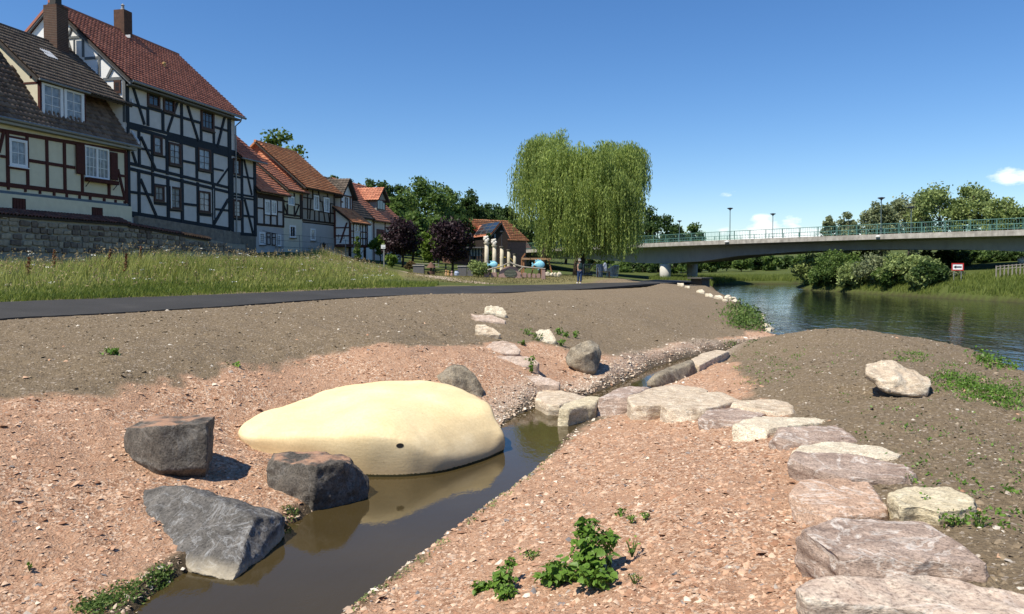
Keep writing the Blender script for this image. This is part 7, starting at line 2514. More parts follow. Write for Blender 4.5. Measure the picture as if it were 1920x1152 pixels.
def leafy_plant(label, lobes, n, size, seed):
    """lobes: (px, py, y offset, radius px x, radius px y, share) masses of leaves standing on stems."""
    rr = np.random.default_rng(seed)
    px0, py0 = lobes[0][0], lobes[0][5]
    g = G(px0, py0)
    r_ = empty('nettle_plant', g, label, 'plant', 'leafy plants on the gravel')
    mb = MB()
    tot = sum(q[6] for q in lobes)
    for (px, py, dy, rx, ry, by, sh) in lobes:
        base = G(px, by)
        c = P(px, py, base.y + dy)
        k = c.y / FPX
        for j in range(int(n * sh / tot)):
            v = rr.normal(size=3)
            v /= np.linalg.norm(v)
            v *= rr.uniform(.45, 1.0)
            q = c + Vector((v[0] * rx * k, v[1] * rx * k * .8, v[2] * ry * k))
            q.z = max(q.z, gz(q.x, q.y) + .02)
            o = bpy.data.objects.new('leaf', LEAVES[int(rr.integers(0, 5))])
            o.parent = r_
            o.location = q - g
            s = size * rr.uniform(.6, 1.25)
            o.scale = (s, s, s)
            az = math.atan2(v[1], v[0]) - math.pi / 2 + rr.normal(0, .7)
            o.rotation_euler = (rr.normal(-.25, .35), rr.normal(0, .35), az)
            COL.objects.link(o)
            if j % 4 == 0:
                mb.tube([Vector((base.x + rr.normal(0, .02), base.y + rr.normal(0, .02), gz(base.x, base.y) - .02)), (Vector(base) + q) / 2 + Vector((0, 0, .03)), q], [.006, .004, .002], 4)
        q = rr.normal(0, 1, (int(n * sh / tot * 4), 3))
        q *= (rr.uniform(.2, .95, len(q)) / np.linalg.norm(q, axis=1))[:, None]
        q = q * np.array([rx * k, rx * k * .8, ry * k]) + np.array(c)
        q[:, 2] = np.maximum(q[:, 2], height(q[:, 0], q[:, 1]) + .015)
        V, F = leaf_quads(q, size * .62, rr, 1.5, 1.5)
        link('small_leaves', npmesh('small_leaves', V, F), L_NETTLE, r_)['kind'] = 'stuff'
    piece(mb, 'stems', MATS['weed_stem'], r_)

leafy_plant('biggest bright green nettle bush on the near gravel', [(1108, 1040, 0, 42, 48, 1085, 4.2), (1100, 995, .08, 26, 26, 1085, 1.6), (1142, 1008, .08, 18, 20, 1070, 1.0), (1050, 1072, -.02, 40, 24, 1092, 2.4), (1110, 1076, -.05, 44, 22, 1098, 2.2), (1028, 1082, 0, 20, 16, 1096, .8)], 292, .07, 801)
leafy_plant('smaller green nettle on the gravel left of the big one', [(942, 1085, 0, 24, 26, 1108, 2.2), (948, 1112, -.02, 22, 20, 1124, 1.6), (957, 1055, .02, 10, 12, 1095, .6), (900, 1100, 0, 16, 13, 1112, 1.0), (918, 1098, 0, 12, 10, 1108, .6)], 190, .048, 802)
# ------------------------------------------------------------------ sculpture garden under the willow
PINKSTONE = mat('pink_garden_stone', (.40, .27, .235), (.30, .20, .175), 4, .9, .15, .4, .02)
COLST = mat('pale_column_stone', (.60, .54, .42), (.44, .39, .29), 4, .9, .15, .4, .02, stain=.12)
WHITEST = mat('white_carved_stone', (.74, .70, .62), (.6, .56, .48), 5, .9, .15, .4, .02)
DRIFT = mat('grey_driftwood', (.40, .36, .30), (.24, .21, .17), 8, .85, .15, .4, .02)
ORWOOD = mat('orange_brown_timber', (.36, .17, .08), (.26, .12, .06), 8, .75, .2, .3, .01)

def up_at(px, y):
    p = P(px, 500, y)
    return Vector((p.x, p.y, gz(p.x, p.y)))

for i, (px, y, top, rpx, lab) in enumerate(((912.5, 58, 455, 3.9, 'nearest and tallest pale stone column with a white carved figure'), (927, 61, 460, 3.7, 'second pale column, behind the left blue fish'), (941, 64, 462, 3.6, 'third pale column with a lamp pole on top'), (954, 69, 468, 3.1, 'fourth pale column from the left'), (965, 74, 476, 2.7, 'farthest pale column, partly under the willow'))):
    b = up_at(px, y)
    zt = P(px, top, y).z
    r = rpx * y / FPX
    root = empty('stone_column', b, lab, 'column', 'stone columns in the garden')
    h_ = zt - b.z
    piece(MB().lathe(b, [(r * 1.25, -.1), (r * 1.25, .18), (r * 1.02, .24), (r * 1.03, h_ * .5), (r * .93, h_ - .2)], 18), 'shaft', COLST, root).data.shade_smooth()
    mb = MB().lathe(b, [(r * .94, h_ - .2), (r * 1.25, h_ - .12), (r * 1.4, h_ - .06), (r * 1.4, h_)], 18)
    piece(mb, 'capital', COLST if i < 2 else mat('dark_capital_stone', (.17, .15, .125), rough=.9), root)
    if i < 2:
        mb = MB()
        c = b + Vector((-.02, 0, h_))
        for (dx, dz, rr) in ((0, .12, .16), (-.13, .26, .13), (.12, .24, .12), (-.04, .38, .13), (.08, .45, .09), (-.17, .42, .07)):
            mb.lathe(c + Vector((dx, 0, dz - rr)), [(rr * .3, 0), (rr * .85, rr * .4), (rr, rr), (rr * .8, rr * 1.6), (rr * .25, rr * 2)], 9)
        piece(mb, 'carved_figure', WHITEST, root)
    if i == 2:
        piece(MB().lathe(b, [(.035, h_), (.03, h_ + 1.15), (.16, h_ + 1.2), (.18, h_ + 1.26), (.04, h_ + 1.3)], 10), 'lamp_pole', mat('dark_lamp_head', (.045, .05, .06), rough=.5), root)

# blue fish
FISHM = mat('light_blue_fish_paint', (.36, .72, .82), (.20, .52, .68), 14, .5, .4, .1)
for px, y, sc, lab in ((925, 57, 1.0, 'light blue fish sculpture between the first columns'), (1011, 57, 1.25, 'light blue fish sculpture on the right end of the driftwood')):
    b = P(px, 496.5, y)
    root = empty('fish_sculpture', b, lab, 'sculpture', 'blue fish sculptures')
    V, F = [], []
    prof = [(-.34, .02), (-.26, .08), (-.12, .19), (.04, .25), (.18, .22), (.28, .14), (.34, .03)]
    n = 12
    for x_, r_ in prof:
        for k in range(n):
            a = 2 * math.pi * k / n
            V.append(b + Vector((x_ * sc, math.sin(a) * r_ * .4 * sc, math.cos(a) * r_ * sc)))
    for i in range(len(prof) - 1):
        for k in range(n):
            F.append((i * n + k, i * n + (k + 1) % n, (i + 1) * n + (k + 1) % n, (i + 1) * n + k))
    F += [tuple(range(n)), tuple((len(prof) - 1) * n + k for k in range(n))]
    me = pymesh('body', V, F)
    fix_normals(me)
    link('body', me, FISHM, root, True)

    def fin(name, pts):
        mb = MB()
        m = len(pts)
        a = [b + Vector((x_ * sc, -.025, z_ * sc)) for x_, z_ in pts]
        c = [b + Vector((x_ * sc, .025, z_ * sc)) for x_, z_ in pts]
        mb.add(a + c, [tuple(range(m)), tuple(range(m, 2 * m))[::-1]] + [(i, i + m, (i + 1) % m + m, (i + 1) % m) for i in range(m)])
        piece(mb, name, FISHM, root)
    fin('tail_fin', [(-.3, 0), (-.44, .16), (-.47, .05), (-.42, 0), (-.47, -.06), (-.44, -.16)])
    fin('dorsal_fin', [(-.22, .1), (-.26, .32), (-.14, .26), (-.1, .34), (.02, .28), (.08, .32), (.16, .22)])
    fin('belly_fin', [(-.05, -.2), (-.1, -.33), (.05, -.26), (.1, -.2)])
    for sg in (-1, 1):
        piece(MB().lathe(b + Vector((.22 * sc, sg * .06 * sc, .05 * sc)), [(.005, -.025), (.025, 0), (.005, .025)], 8), 'eye', mat('dark_lamp_head', (.045, .05, .06)), root)
    g = gz(b.x, b.y)
    piece(MB().tube([Vector((b.x, b.y, g)), b - Vector((0, 0, .15))], .025, 6), 'stake', mat('wrought_iron', (.03, .03, .032)), root)

# the half-round slab with a mosaic
b = P(956.5, 519.5, 56.5)
b.z = gz(b.x, b.y) - .03
slabr = empty('mosaic_slab', b, 'half-round reddish stone slab with a dark oval mosaic', 'sculpture')
arc = [(-.88, 0)] + [(-.88 * math.cos(a), .15 + .78 * math.sin(a)) for a in np.linspace(0.1, math.pi - .1, 18)] + [(.88, 0)]
mb = MB()
m = len(arc)
mb.add([b + Vector((x_, -.16, z_)) for x_, z_ in arc] + [b + Vector((x_, .16, z_)) for x_, z_ in arc], [tuple(range(m))[::-1], tuple(range(m, 2 * m))] + [(i, (i + 1) % m, (i + 1) % m + m, i + m) for i in range(m)])
piece(mb, 'slab', PINKSTONE, slabr)
mos = MB()
el = [(.02 + .48 * math.cos(a), .38 + .31 * math.sin(a)) for a in np.linspace(0, 2 * math.pi, 28)[:-1]]
m = len(el)
mos.add([b + Vector((x_, -.20, z_)) for x_, z_ in el] + [b + Vector((x_, -.161, z_)) for x_, z_ in el], [tuple(range(m)), tuple(range(m, 2 * m))[::-1]] + [(i, i + m, (i + 1) % m + m, (i + 1) % m) for i in range(m)])
mo = piece(mos, 'mosaic', mat('dark_green_mosaic', (.09, .105, .075), (.05, .058, .045), 30, .6, .4, .3), slabr)
for k in range(5):
    zz = .14 + k * .11
    half = .44 * math.sqrt(max(0, 1 - ((zz + .02 - .38) / .31) ** 2))
    if half > .05:
        piece(MB().tube([b + Vector((.02 - half, -.205, zz)), b + Vector((.02, -.205, zz + .03)), b + Vector((.02 + half, -.205, zz))], .012, 5), 'mosaic_line', mat('pale_mosaic_line', (.24, .25, .20)), mo)
ZG = (860, 400, 8.86)
for pts, r0, lab in (([(480, 945), (580, 915), (700, 885), (780, 850), (845, 822)], .06, 'long pale driftwood trunk leaning up to the peak on the left'), ([(840, 815), (920, 850), (1060, 890), (1200, 905), (1440, 925)], .07, 'long driftwood trunk running right towards the second fish'), ([(1075, 893), (1030, 930), (990, 970)], .05, 'short driftwood limb slanting over the slab')):
    w_ = [P(*zc(ZG, a, c), 56.2) for a, c in pts]
    o_ = piece(MB().tube(catmull(w_, 3), [r0 * (1 - .35 * k / (3 * len(w_) - 3)) for k in range(3 * (len(w_) - 1) + 1)], 8), 'driftwood_trunk', DRIFT, None)
    tag(o_, lab, 'driftwood')
labs = ['first block left of the mosaic slab', 'second block left of the slab, darker', 'first small block right of the slab', 'second small block right of the slab', 'third small block right of the slab', 'fourth small block right of the slab']
for k, (x0, x1, y0, y1) in enumerate(((415, 515, 975, 1040), (535, 640, 965, 1030), (1055, 1130, 970, 1032), (1145, 1205, 980, 1036), (1222, 1280, 985, 1040), (1292, 1360, 985, 1042))):
    c = P(*zc(ZG, (x0 + x1) / 2, y1 + 15), 57)
    g = gz(c.x, c.y)
    w_ = (x1 - x0) / 8.86 * 57 / FPX
    h_ = (y1 - y0 + 25) / 8.86 * 57 / FPX
    bm = bmesh.new()
    bmesh.ops.create_cube(bm, size=1.0)
    for v in bm.verts:
        v.co = Vector((v.co.x * w_ * random.uniform(.85, 1.05), v.co.y * .35, v.co.z * h_ * random.uniform(.9, 1.05)))
    bmesh.ops.bevel(bm, geom=list(bm.edges), offset=.035, segments=2, affect='EDGES')
    me = bpy.data.meshes.new('garden_block')
    bm.to_mesh(me)
    bm.free()
    tag(link('garden_block', me, PINKSTONE, None, False, Vector((c.x, c.y, g + h_ * .42))), 'pinkish stone block, ' + labs[k], 'stone block', 'stone blocks beside the mosaic slab')
c = up_at(1019, 56)
bm = bmesh.new()
bmesh.ops.create_cube(bm, size=1.0)
for v in bm.verts:
    v.co = Vector((v.co.x * .3 * (1 - .15 * v.co.z), v.co.y * .3, v.co.z * .75))
bmesh.ops.bevel(bm, geom=list(bm.edges), offset=.03, segments=2, affect='EDGES')
me = bpy.data.meshes.new('standing_stone')
bm.to_mesh(me)
bm.free()
tag(link('standing_stone', me, PINKSTONE, None, False, c + Vector((0, 0, .33))), 'upright pinkish stone at the right end of the blocks', 'stone')
for k, (px, py, s_) in enumerate(((1026.5, 509, .24), (1034, 511, .22), (1041, 512, .2), (1048.5, 512, .24))):
    y_ = 59
    c = up_at(px, y_)
    o_ = bpy.data.objects.new('round_stone', SMALL[k].copy())
    o_.data.materials.clear()
    o_.data.materials.append(COLST)
    o_.scale = (s_, s_, s_ * 1.1)
    o_.location = c + Vector((0, 0, s_ * .8))
    COL.objects.link(o_)
    tag(o_, 'pale round stone, %s of four right of the upright stone' % ('first', 'second', 'third', 'last')[k], 'stone', 'pale round stones')

# orange timber frame
fr = empty('timber_frame', up_at(1005, 63), 'orange-brown timber frame standing behind the right fish', 'timber frame')
for a, c in (((1045, 840), (1048, 760)), ((1078, 840), (1078, 760)), ((1380, 830), (1380, 765))):
    q = P(*zc(ZG, *a), 63)
    piece(MB().bar((q.x, q.y, gz(q.x, q.y)), P(*zc(ZG, *c), 63), .12), 'post', ORWOOD, fr)
piece(MB().bar(P(*zc(ZG, 1045, 757), 62.9), P(*zc(ZG, 1535, 762), 62.9), .10, .16), 'top_beam', mat('pale_beam_wood', (.42, .27, .16), (.33, .2, .11), 8, .8, .2), fr)  # top beam of a paler, less orange wood than the posts
piece(MB().bar(P(*zc(ZG, 1045, 755), 63.1), P(*zc(ZG, 1105, 670), 63.1), .11), 'brace', ORWOOD, fr)
q = P(*zc(ZG, 1562, 910), 63)
piece(MB().bar(P(*zc(ZG, 1490, 770), 63.1), (q.x, q.y, gz(q.x, q.y)), .11), 'brace', ORWOOD, fr)
q = P(*zc(ZG, 1205, 870), 63.4)
piece(MB().bar(P(*zc(ZG, 1270, 800), 63.4), (q.x, q.y, gz(q.x, q.y)), .1), 'brace', ORWOOD, fr)

# ------------------------------------------------------------------ brick house and barn behind the garden
def gable_house(name, label, apex, apex2, foot_l, foot_r, depth_dir, length, wall_m, roof_m, overhang=.35, base=2.2, gable_m=None, cols=22, rows_=12):
    """Front gable through apex and the two eave feet (world points on one upright plane); ridge runs back along depth_dir."""
    d = Vector(depth_dir).normalized() * length
    root = empty(name, Vector((apex.x, apex.y, gz(apex.x, apex.y))), label, 'house', 'houses behind the garden')
    fl, fr_ = Vector(foot_l), Vector(foot_r)
    bl, brr = Vector((fl.x, fl.y, base - .5)), Vector((fr_.x, fr_.y, base - .5))
    ring = [bl, brr, fr_, Vector(apex) - Vector((0, 0, .12)), fl]
    V = ring + [p + d for p in ring]
    n_ = 5
    me = pymesh('wall', V, [tuple(range(n_)), tuple(range(n_, 2 * n_))[::-1]] + [(i, i + n_, (i + 1) % n_ + n_, (i + 1) % n_) for i in range(n_)])
    fix_normals(me)
    link('wall', me, wall_m, root)
    e = -Vector(depth_dir).normalized() * overhang
    for foot, flip in ((fl, True), (fr_, False)):
        sl = (foot - Vector(apex)).normalized() * overhang
        a, b_, c_, d_ = foot + sl + e, foot + sl + d - e, Vector(apex) + d - e, Vector(apex) + e
        if flip:
            a, b_, c_, d_ = b_, a, d_, c_
        tiles(root, a, b_, c_, d_, rows_, cols, roof_m)
        mb = MB()
        dn = Vector((0, 0, -.22))
        mb.add([foot + sl + e * 1.05, Vector(apex) + e * 1.05, Vector(apex) + e * 1.05 + dn, foot + sl + e * 1.05 + dn, foot + sl + e * .8, Vector(apex) + e * .8, Vector(apex) + e * .8 + dn, foot + sl + e * .8 + dn],
               [(0, 1, 2, 3), (7, 6, 5, 4), (0, 4, 5, 1), (3, 2, 6, 7), (0, 3, 7, 4), (1, 5, 6, 2)])
        piece(mb, 'verge_board', DARKWOOD, root)
    return root

def PB(x, y, d):
    return P(*zc(ZG, x, y), d)

bh = gable_house('brick_house', 'brick house with red tiled roof and white gable tip behind the right plum tree', PB(75, 95, 112), None, PB(-270, 430, 112), PB(425, 420, 112), (0.72, .55, 0), 8, mat('red_brown_brickwork', (.24, .135, .10), (.17, .095, .075), 5, .9, .2, .4, .02), T_ORANGE, base=2.5)
tip = [PB(75, 120, 111.8), PB(0, 195, 111.8), PB(150, 195, 111.8)]
mb = MB()
mb.add(tip + [p + Vector((0, .15, 0)) for p in tip], [(0, 1, 2), (5, 4, 3), (0, 3, 4, 1), (1, 4, 5, 2), (2, 5, 3, 0)])
piece(mb, 'gable_tip', PL_WHITE, bh)
for x0, y0, x1, y1 in ((182, 300, 212, 372), (262, 345, 285, 372)):
    q = [PB(x0, y1, 111.85), PB(x1, y1, 111.85), PB(x1, y0, 111.85), PB(x0, y0, 111.85)]
    mb = MB()
    mb.add(q + [p + Vector((0, .12, 0)) for p in q], [(0, 1, 2, 3), (7, 6, 5, 4), (0, 4, 5, 1), (1, 5, 6, 2), (2, 6, 7, 3), (3, 7, 4, 0)])
    wd = piece(mb, 'window', WHITE_PVC, bh)
    qq = [PB(x0 + 7, y1 - 8, 111.8), PB(x1 - 7, y1 - 8, 111.8), PB(x1 - 7, y0 + 8, 111.8), PB(x0 + 7, y0 + 8, 111.8)]
    mb = MB()
    mb.add(qq + [p + Vector((0, .04, 0)) for p in qq], [(0, 1, 2, 3), (7, 6, 5, 4), (0, 4, 5, 1), (1, 5, 6, 2), (2, 6, 7, 3), (3, 7, 4, 0)])
    piece(mb, 'pane', GLASS, wd)
q = PB(430, 155, 118)
piece(MB().box((q.x, q.y, q.z - .3), (.9, .9, 1.6)), 'chimney', BRICK, bh)
barn = gable_house('dark_barn', 'dark weatherboarded house with solar panels on its left roof slope', PB(700, 150, 104), None, PB(548, 345, 104), PB(815, 380, 104), (-.35, .94, 0), 9, mat('dark_weatherboard', (.038, .028, .024), (.022, .017, .015), 5, .85, .2, .3, .02), T_ROSE, base=2.3, cols=18, rows_=10)
ap, ft = PB(700, 150, 104), PB(548, 345, 104)
dv = Vector((-.35, .94, 0)).normalized()
nrm = (ft - ap).cross(dv).normalized()
nrm = nrm if nrm.z > 0 else -nrm
for i in range(3):
    for j in range(3):
        u0, u1 = .04 + i * .31, .04 + i * .31 + .29
        v0, v1 = -.2 + j * 2.6, -.2 + j * 2.6 + 2.45
        c4 = [ap + (ft - ap) * u + dv * v + nrm * .14 for u, v in ((u0, v0), (u1, v0), (u1, v1), (u0, v1))]
        mb = MB()
        mb.add(c4 + [p + nrm * .05 for p in c4], [(3, 2, 1, 0), (4, 5, 6, 7), (0, 1, 5, 4), (1, 2, 6, 5), (2, 3, 7, 6), (3, 0, 4, 7)])
        sp = piece(mb, 'solar_panel', mat('solar_cells', (.018, .022, .032), (.012, .015, .024), 4, .15, .6, 0), barn)
        mb = MB()
        for a_, b_ in ((0, 1), (1, 2), (2, 3), (3, 0)):
            mb.bar(c4[a_] + nrm * .06, c4[b_] + nrm * .06, .05)
        piece(mb, 'panel_frame', mat('aluminium_frame', (.16, .17, .18), rough=.4, bump_s=0), sp)
q = [PB(590, 410, 103.9), PB(615, 410, 103.9), PB(615, 340, 103.9), PB(590, 340, 103.9)]
mb = MB()
mb.add(q + [p + Vector((0, .1, 0)) for p in q], [(0, 1, 2, 3), (7, 6, 5, 4), (0, 4, 5, 1), (1, 5, 6, 2), (2, 6, 7, 3), (3, 7, 4, 0)])
piece(mb, 'window', mat('grey_window_frame', (.2, .22, .25), rough=.5), barn)
gable_house('red_roofed_house', 'house with plain red roof seen between the barn and the willow', PB(830, 305, 128), None, PB(700, 530, 128), PB(1010, 540, 128), (.2, .98, 0), 10, PL_LIGHTGREY, T_BRIGHT, base=2.5, cols=14, rows_=8)

# ------------------------------------------------------------------ terrace and planters before the plum trees
ZT = (680, 420, 8.727)
GREYBOX = mat('grey_planter_panel', (.16, .155, .155), (.12, .115, .115), 6, .8, .2, .1)
for k, (x0, x1, y0, y1, lab) in enumerate(((825, 1000, 685, 780, 'grey panelled planter with pale top rail, left of three'), (1555, 1700, 700, 785, 'grey panelled planter in the middle, beside the blue and white pot'), (1712, 1800, 700, 785, 'grey panelled planter behind the yellow-green bush'))):
    y_ = 63
    a, c = P(*zc(ZT, x0, y1), y_), P(*zc(ZT, x1, y1), y_)
    zt = P(*zc(ZT, x0, y0), y_).z
    g = min(gz(a.x, a.y), gz(c.x, c.y)) - .05
    r_ = empty('planter_box', (a + c) / 2 * 1.0, lab, 'planter', 'grey planters along the terrace')
    r_.location.z = g
    mb = MB().hexa([(a.x, a.y, g), (c.x, c.y, g), (c.x, c.y + .6, g), (a.x, a.y + .6, g), (a.x, a.y, zt), (c.x, c.y, zt), (c.x, c.y + .6, zt), (a.x, a.y + .6, zt)])
    piece(mb, 'box', GREYBOX, r_)
    mb = MB().box(((a.x + c.x) / 2, a.y + .3, zt + .035), (c.x - a.x + .1, .7, .06))
    piece(mb, 'top_rail', mat('pale_rail', (.55, .52, .46), rough=.7), r_)

def picnic(px, y_, lab, sc=1.0):
    g = up_at(px, y_)
    r_ = empty('picnic_table', g, lab, 'table', 'wooden tables on the terrace')
    W_ = mat('weathered_bench_wood', (.42, .38, .31), (.3, .27, .22), 6, .85, .15, .2)
    for k in range(4):
        piece(MB().box(g + Vector((0, -.3 + k * .2, .75)), (1.9 * sc, .17, .05)), 'board', W_, r_)
    for sg in (-1, 1):
        piece(MB().box(g + Vector((0, sg * .75, .45)), (1.9 * sc, .26, .05)), 'bench_seat', W_, r_)
        for s2 in (-1, 1):
            piece(MB().bar(g + Vector((s2 * .7 * sc, sg * .7, 0)), g + Vector((s2 * .7 * sc, sg * .2, .74)), .07), 'leg', DARKWOOD, r_)

picnic(800, 68, 'pale picnic table in the shade left of the conical heater')
picnic(822, 71, 'pale picnic table in the shade behind the conical heater')
picnic(872, 70, 'pale table at the foot of the right plum tree', .7)
c = up_at(808, 64)
o_ = piece(MB().lathe(c, [(.32, 0), (.34, .3), (.06, .35), (.05, .6), (.42, .62), (.05, 1.1)], 14), 'garden_cone', mat('rusty_cone', (.16, .09, .065), rough=.85), None)
tag(o_, 'rusty conical garden fireplace before the picnic tables', 'fireplace')
c = up_at(856.5, 62)
o_ = piece(MB().lathe(c, [(.12, 0), (.2, .15), (.22, .35), (.16, .5), (.18, .54)], 14), 'glazed_pot', mat('blue_white_glaze', (.62, .66, .72), (.12, .2, .42), 9, .25, .5, 0), None)
tag(o_, 'blue and white glazed pot beside the grey planters', 'pot')
for k, (px, h_, lab) in enumerate(((836.5, .55, 'small tan figure, left of the group before the plum tree'), (840.5, .5, 'small ochre figure in the middle of the group'), (847, .45, 'small pinkish figure right of the group'))):
    c = up_at(px, 63)
    r_ = empty('clay_figure', c, lab, 'figurine', 'clay figures before the plum tree')
    M_ = mat('clay_%d' % k, ((.42, .27, .15), (.5, .31, .12), (.42, .27, .24))[k], rough=.9)
    piece(MB().lathe(c, [(.11, -.02), (.13, h_ * .25), (.1, h_ * .55), (.05, h_ * .72)], 10), 'body', M_, r_)
    piece(MB().lathe(c + Vector((0, 0, h_ * .7)), [(.03, 0), (.085, .06), (.09, .12), (.05, .19)], 10), 'head', M_, r_)
# white board on a post, white parasol
b = up_at(720, 66)
r_ = empty('notice_board', b, 'white notice board on a post left of the left plum tree', 'sign')
zt = P(720, 466, 66).z
piece(MB().bar(b, (b.x, b.y, zt), .08), 'post', mat('grey_post', (.3, .3, .3), rough=.6), r_)
bd = piece(MB().box((b.x - .05, b.y - .06, zt + .14), (.38, .05, .34)), 'board', WHITE_PVC, r_)
piece(MB().tube([(b.x - .1, b.y - .09, zt + .12), (b.x - .02, b.y - .09, zt + .06), (b.x + .08, b.y - .09, zt + .1)], .012, 5), 'drawn_line', GREYBOX, bd)
b = up_at(822, 84)
r_ = empty('parasol', b, 'white parasol glimpsed between the green tree and the right plum', 'parasol')
zt = P(822, 433, 84).z
piece(MB().bar(b, (b.x, b.y, zt - .1), .06), 'pole', mat('grey_post', (.3, .3, .3)), r_)
piece(MB().lathe((b.x, b.y, zt), [(1.9, -.75), (1.85, -.72), (1.0, -.35), (.06, 0)], 10), 'canopy', mat('white_canvas', (.78, .77, .74), rough=.9, bump_s=0), r_)
# pergola with glazed front below the brick house
pg = empty('veranda', up_at(890, 92), 'dark veranda with white panels in front of the brick house', 'veranda')
for k in range(5):
    q = up_at(881 + k * 5.6, 92)
    piece(MB().bar(q, (q.x, q.y, P(885, 466, 92).z), .16), 'post', DARKWOOD, pg)
for k in range(4):
    q = up_at(883.8 + k * 5.6, 92)
    z0, z1 = P(885, 480, 92).z, P(885, 467, 92).z
    piece(MB().box((q.x, q.y + .1, (z0 + z1) / 2), (.3, .04, z1 - z0)), 'panel', PL_LIGHTGREY, pg)
q = up_at(893, 92)
piece(MB().box((q.x, q.y + .6, P(890, 464.5, 92).z), (2.6, 2.4, .14)), 'roof', GREYBOX, pg)

# ------------------------------------------------------------------ wire fence, lantern and gate before the row
fen = empty('wire_fence', row(24, -2.2, 3.6), 'thin wire fence with grey posts before the white houses', 'fence')
FP = [(480, 58), (520, 59), (562, 61), (601, 64), (626, 66), (648, 68), (664, 69)]
posts = []
for px, y_ in FP:
    q = P(px, 480, y_)
    g = gz(q.x, q.y)
    posts.append(Vector((q.x, q.y, g)))
    piece(MB().tube([(q.x, q.y, g - .2), (q.x, q.y, g + 1.75)], .035, 6), 'post', mat('grey_fence_post', (.32, .32, .31), rough=.6), fen)
for h_ in (.7, 1.2, 1.68):
    piece(MB().tube([p + Vector((0, 0, h_)) for p in posts], .014, 4), 'wire', mat('dark_wire', (.12, .12, .12), rough=.6), fen)
q = P(607.5, 478, 63.6)
lr = empty('lantern', Vector((q.x, q.y, gz(q.x, q.y))), 'black old-fashioned lantern on the garden gate', 'lantern')
zt = P(607.5, 466, 63.6).z
piece(MB().tube([lr.location.copy(), (q.x, q.y, zt)], .03, 6), 'pole', DARKWOOD, lr)
piece(MB().lathe((q.x, q.y, zt), [(.05, 0), (.11, .03), (.17, .34), (.19, .36), (.08, .46), (.02, .54)], 6), 'lamp_housing', mat('black_lantern_metal', (.02, .02, .02), rough=.5), lr)
gt = empty('garden_gate', lr.location.copy() + Vector((0, .05, 0)), 'small black iron gate under the lantern', 'gate')
for dx in (-.32, .32):
    piece(MB().bar(gt.location + Vector((dx, 0, 0)), gt.location + Vector((dx, 0, 1.2)), .04), 'upright', DARKWOOD, gt)
for dz in (.15, 1.17):
    piece(MB().bar(gt.location + Vector((-.32, 0, dz)), gt.location + Vector((.32, 0, dz)), .04), 'crossbar', DARKWOOD, gt)

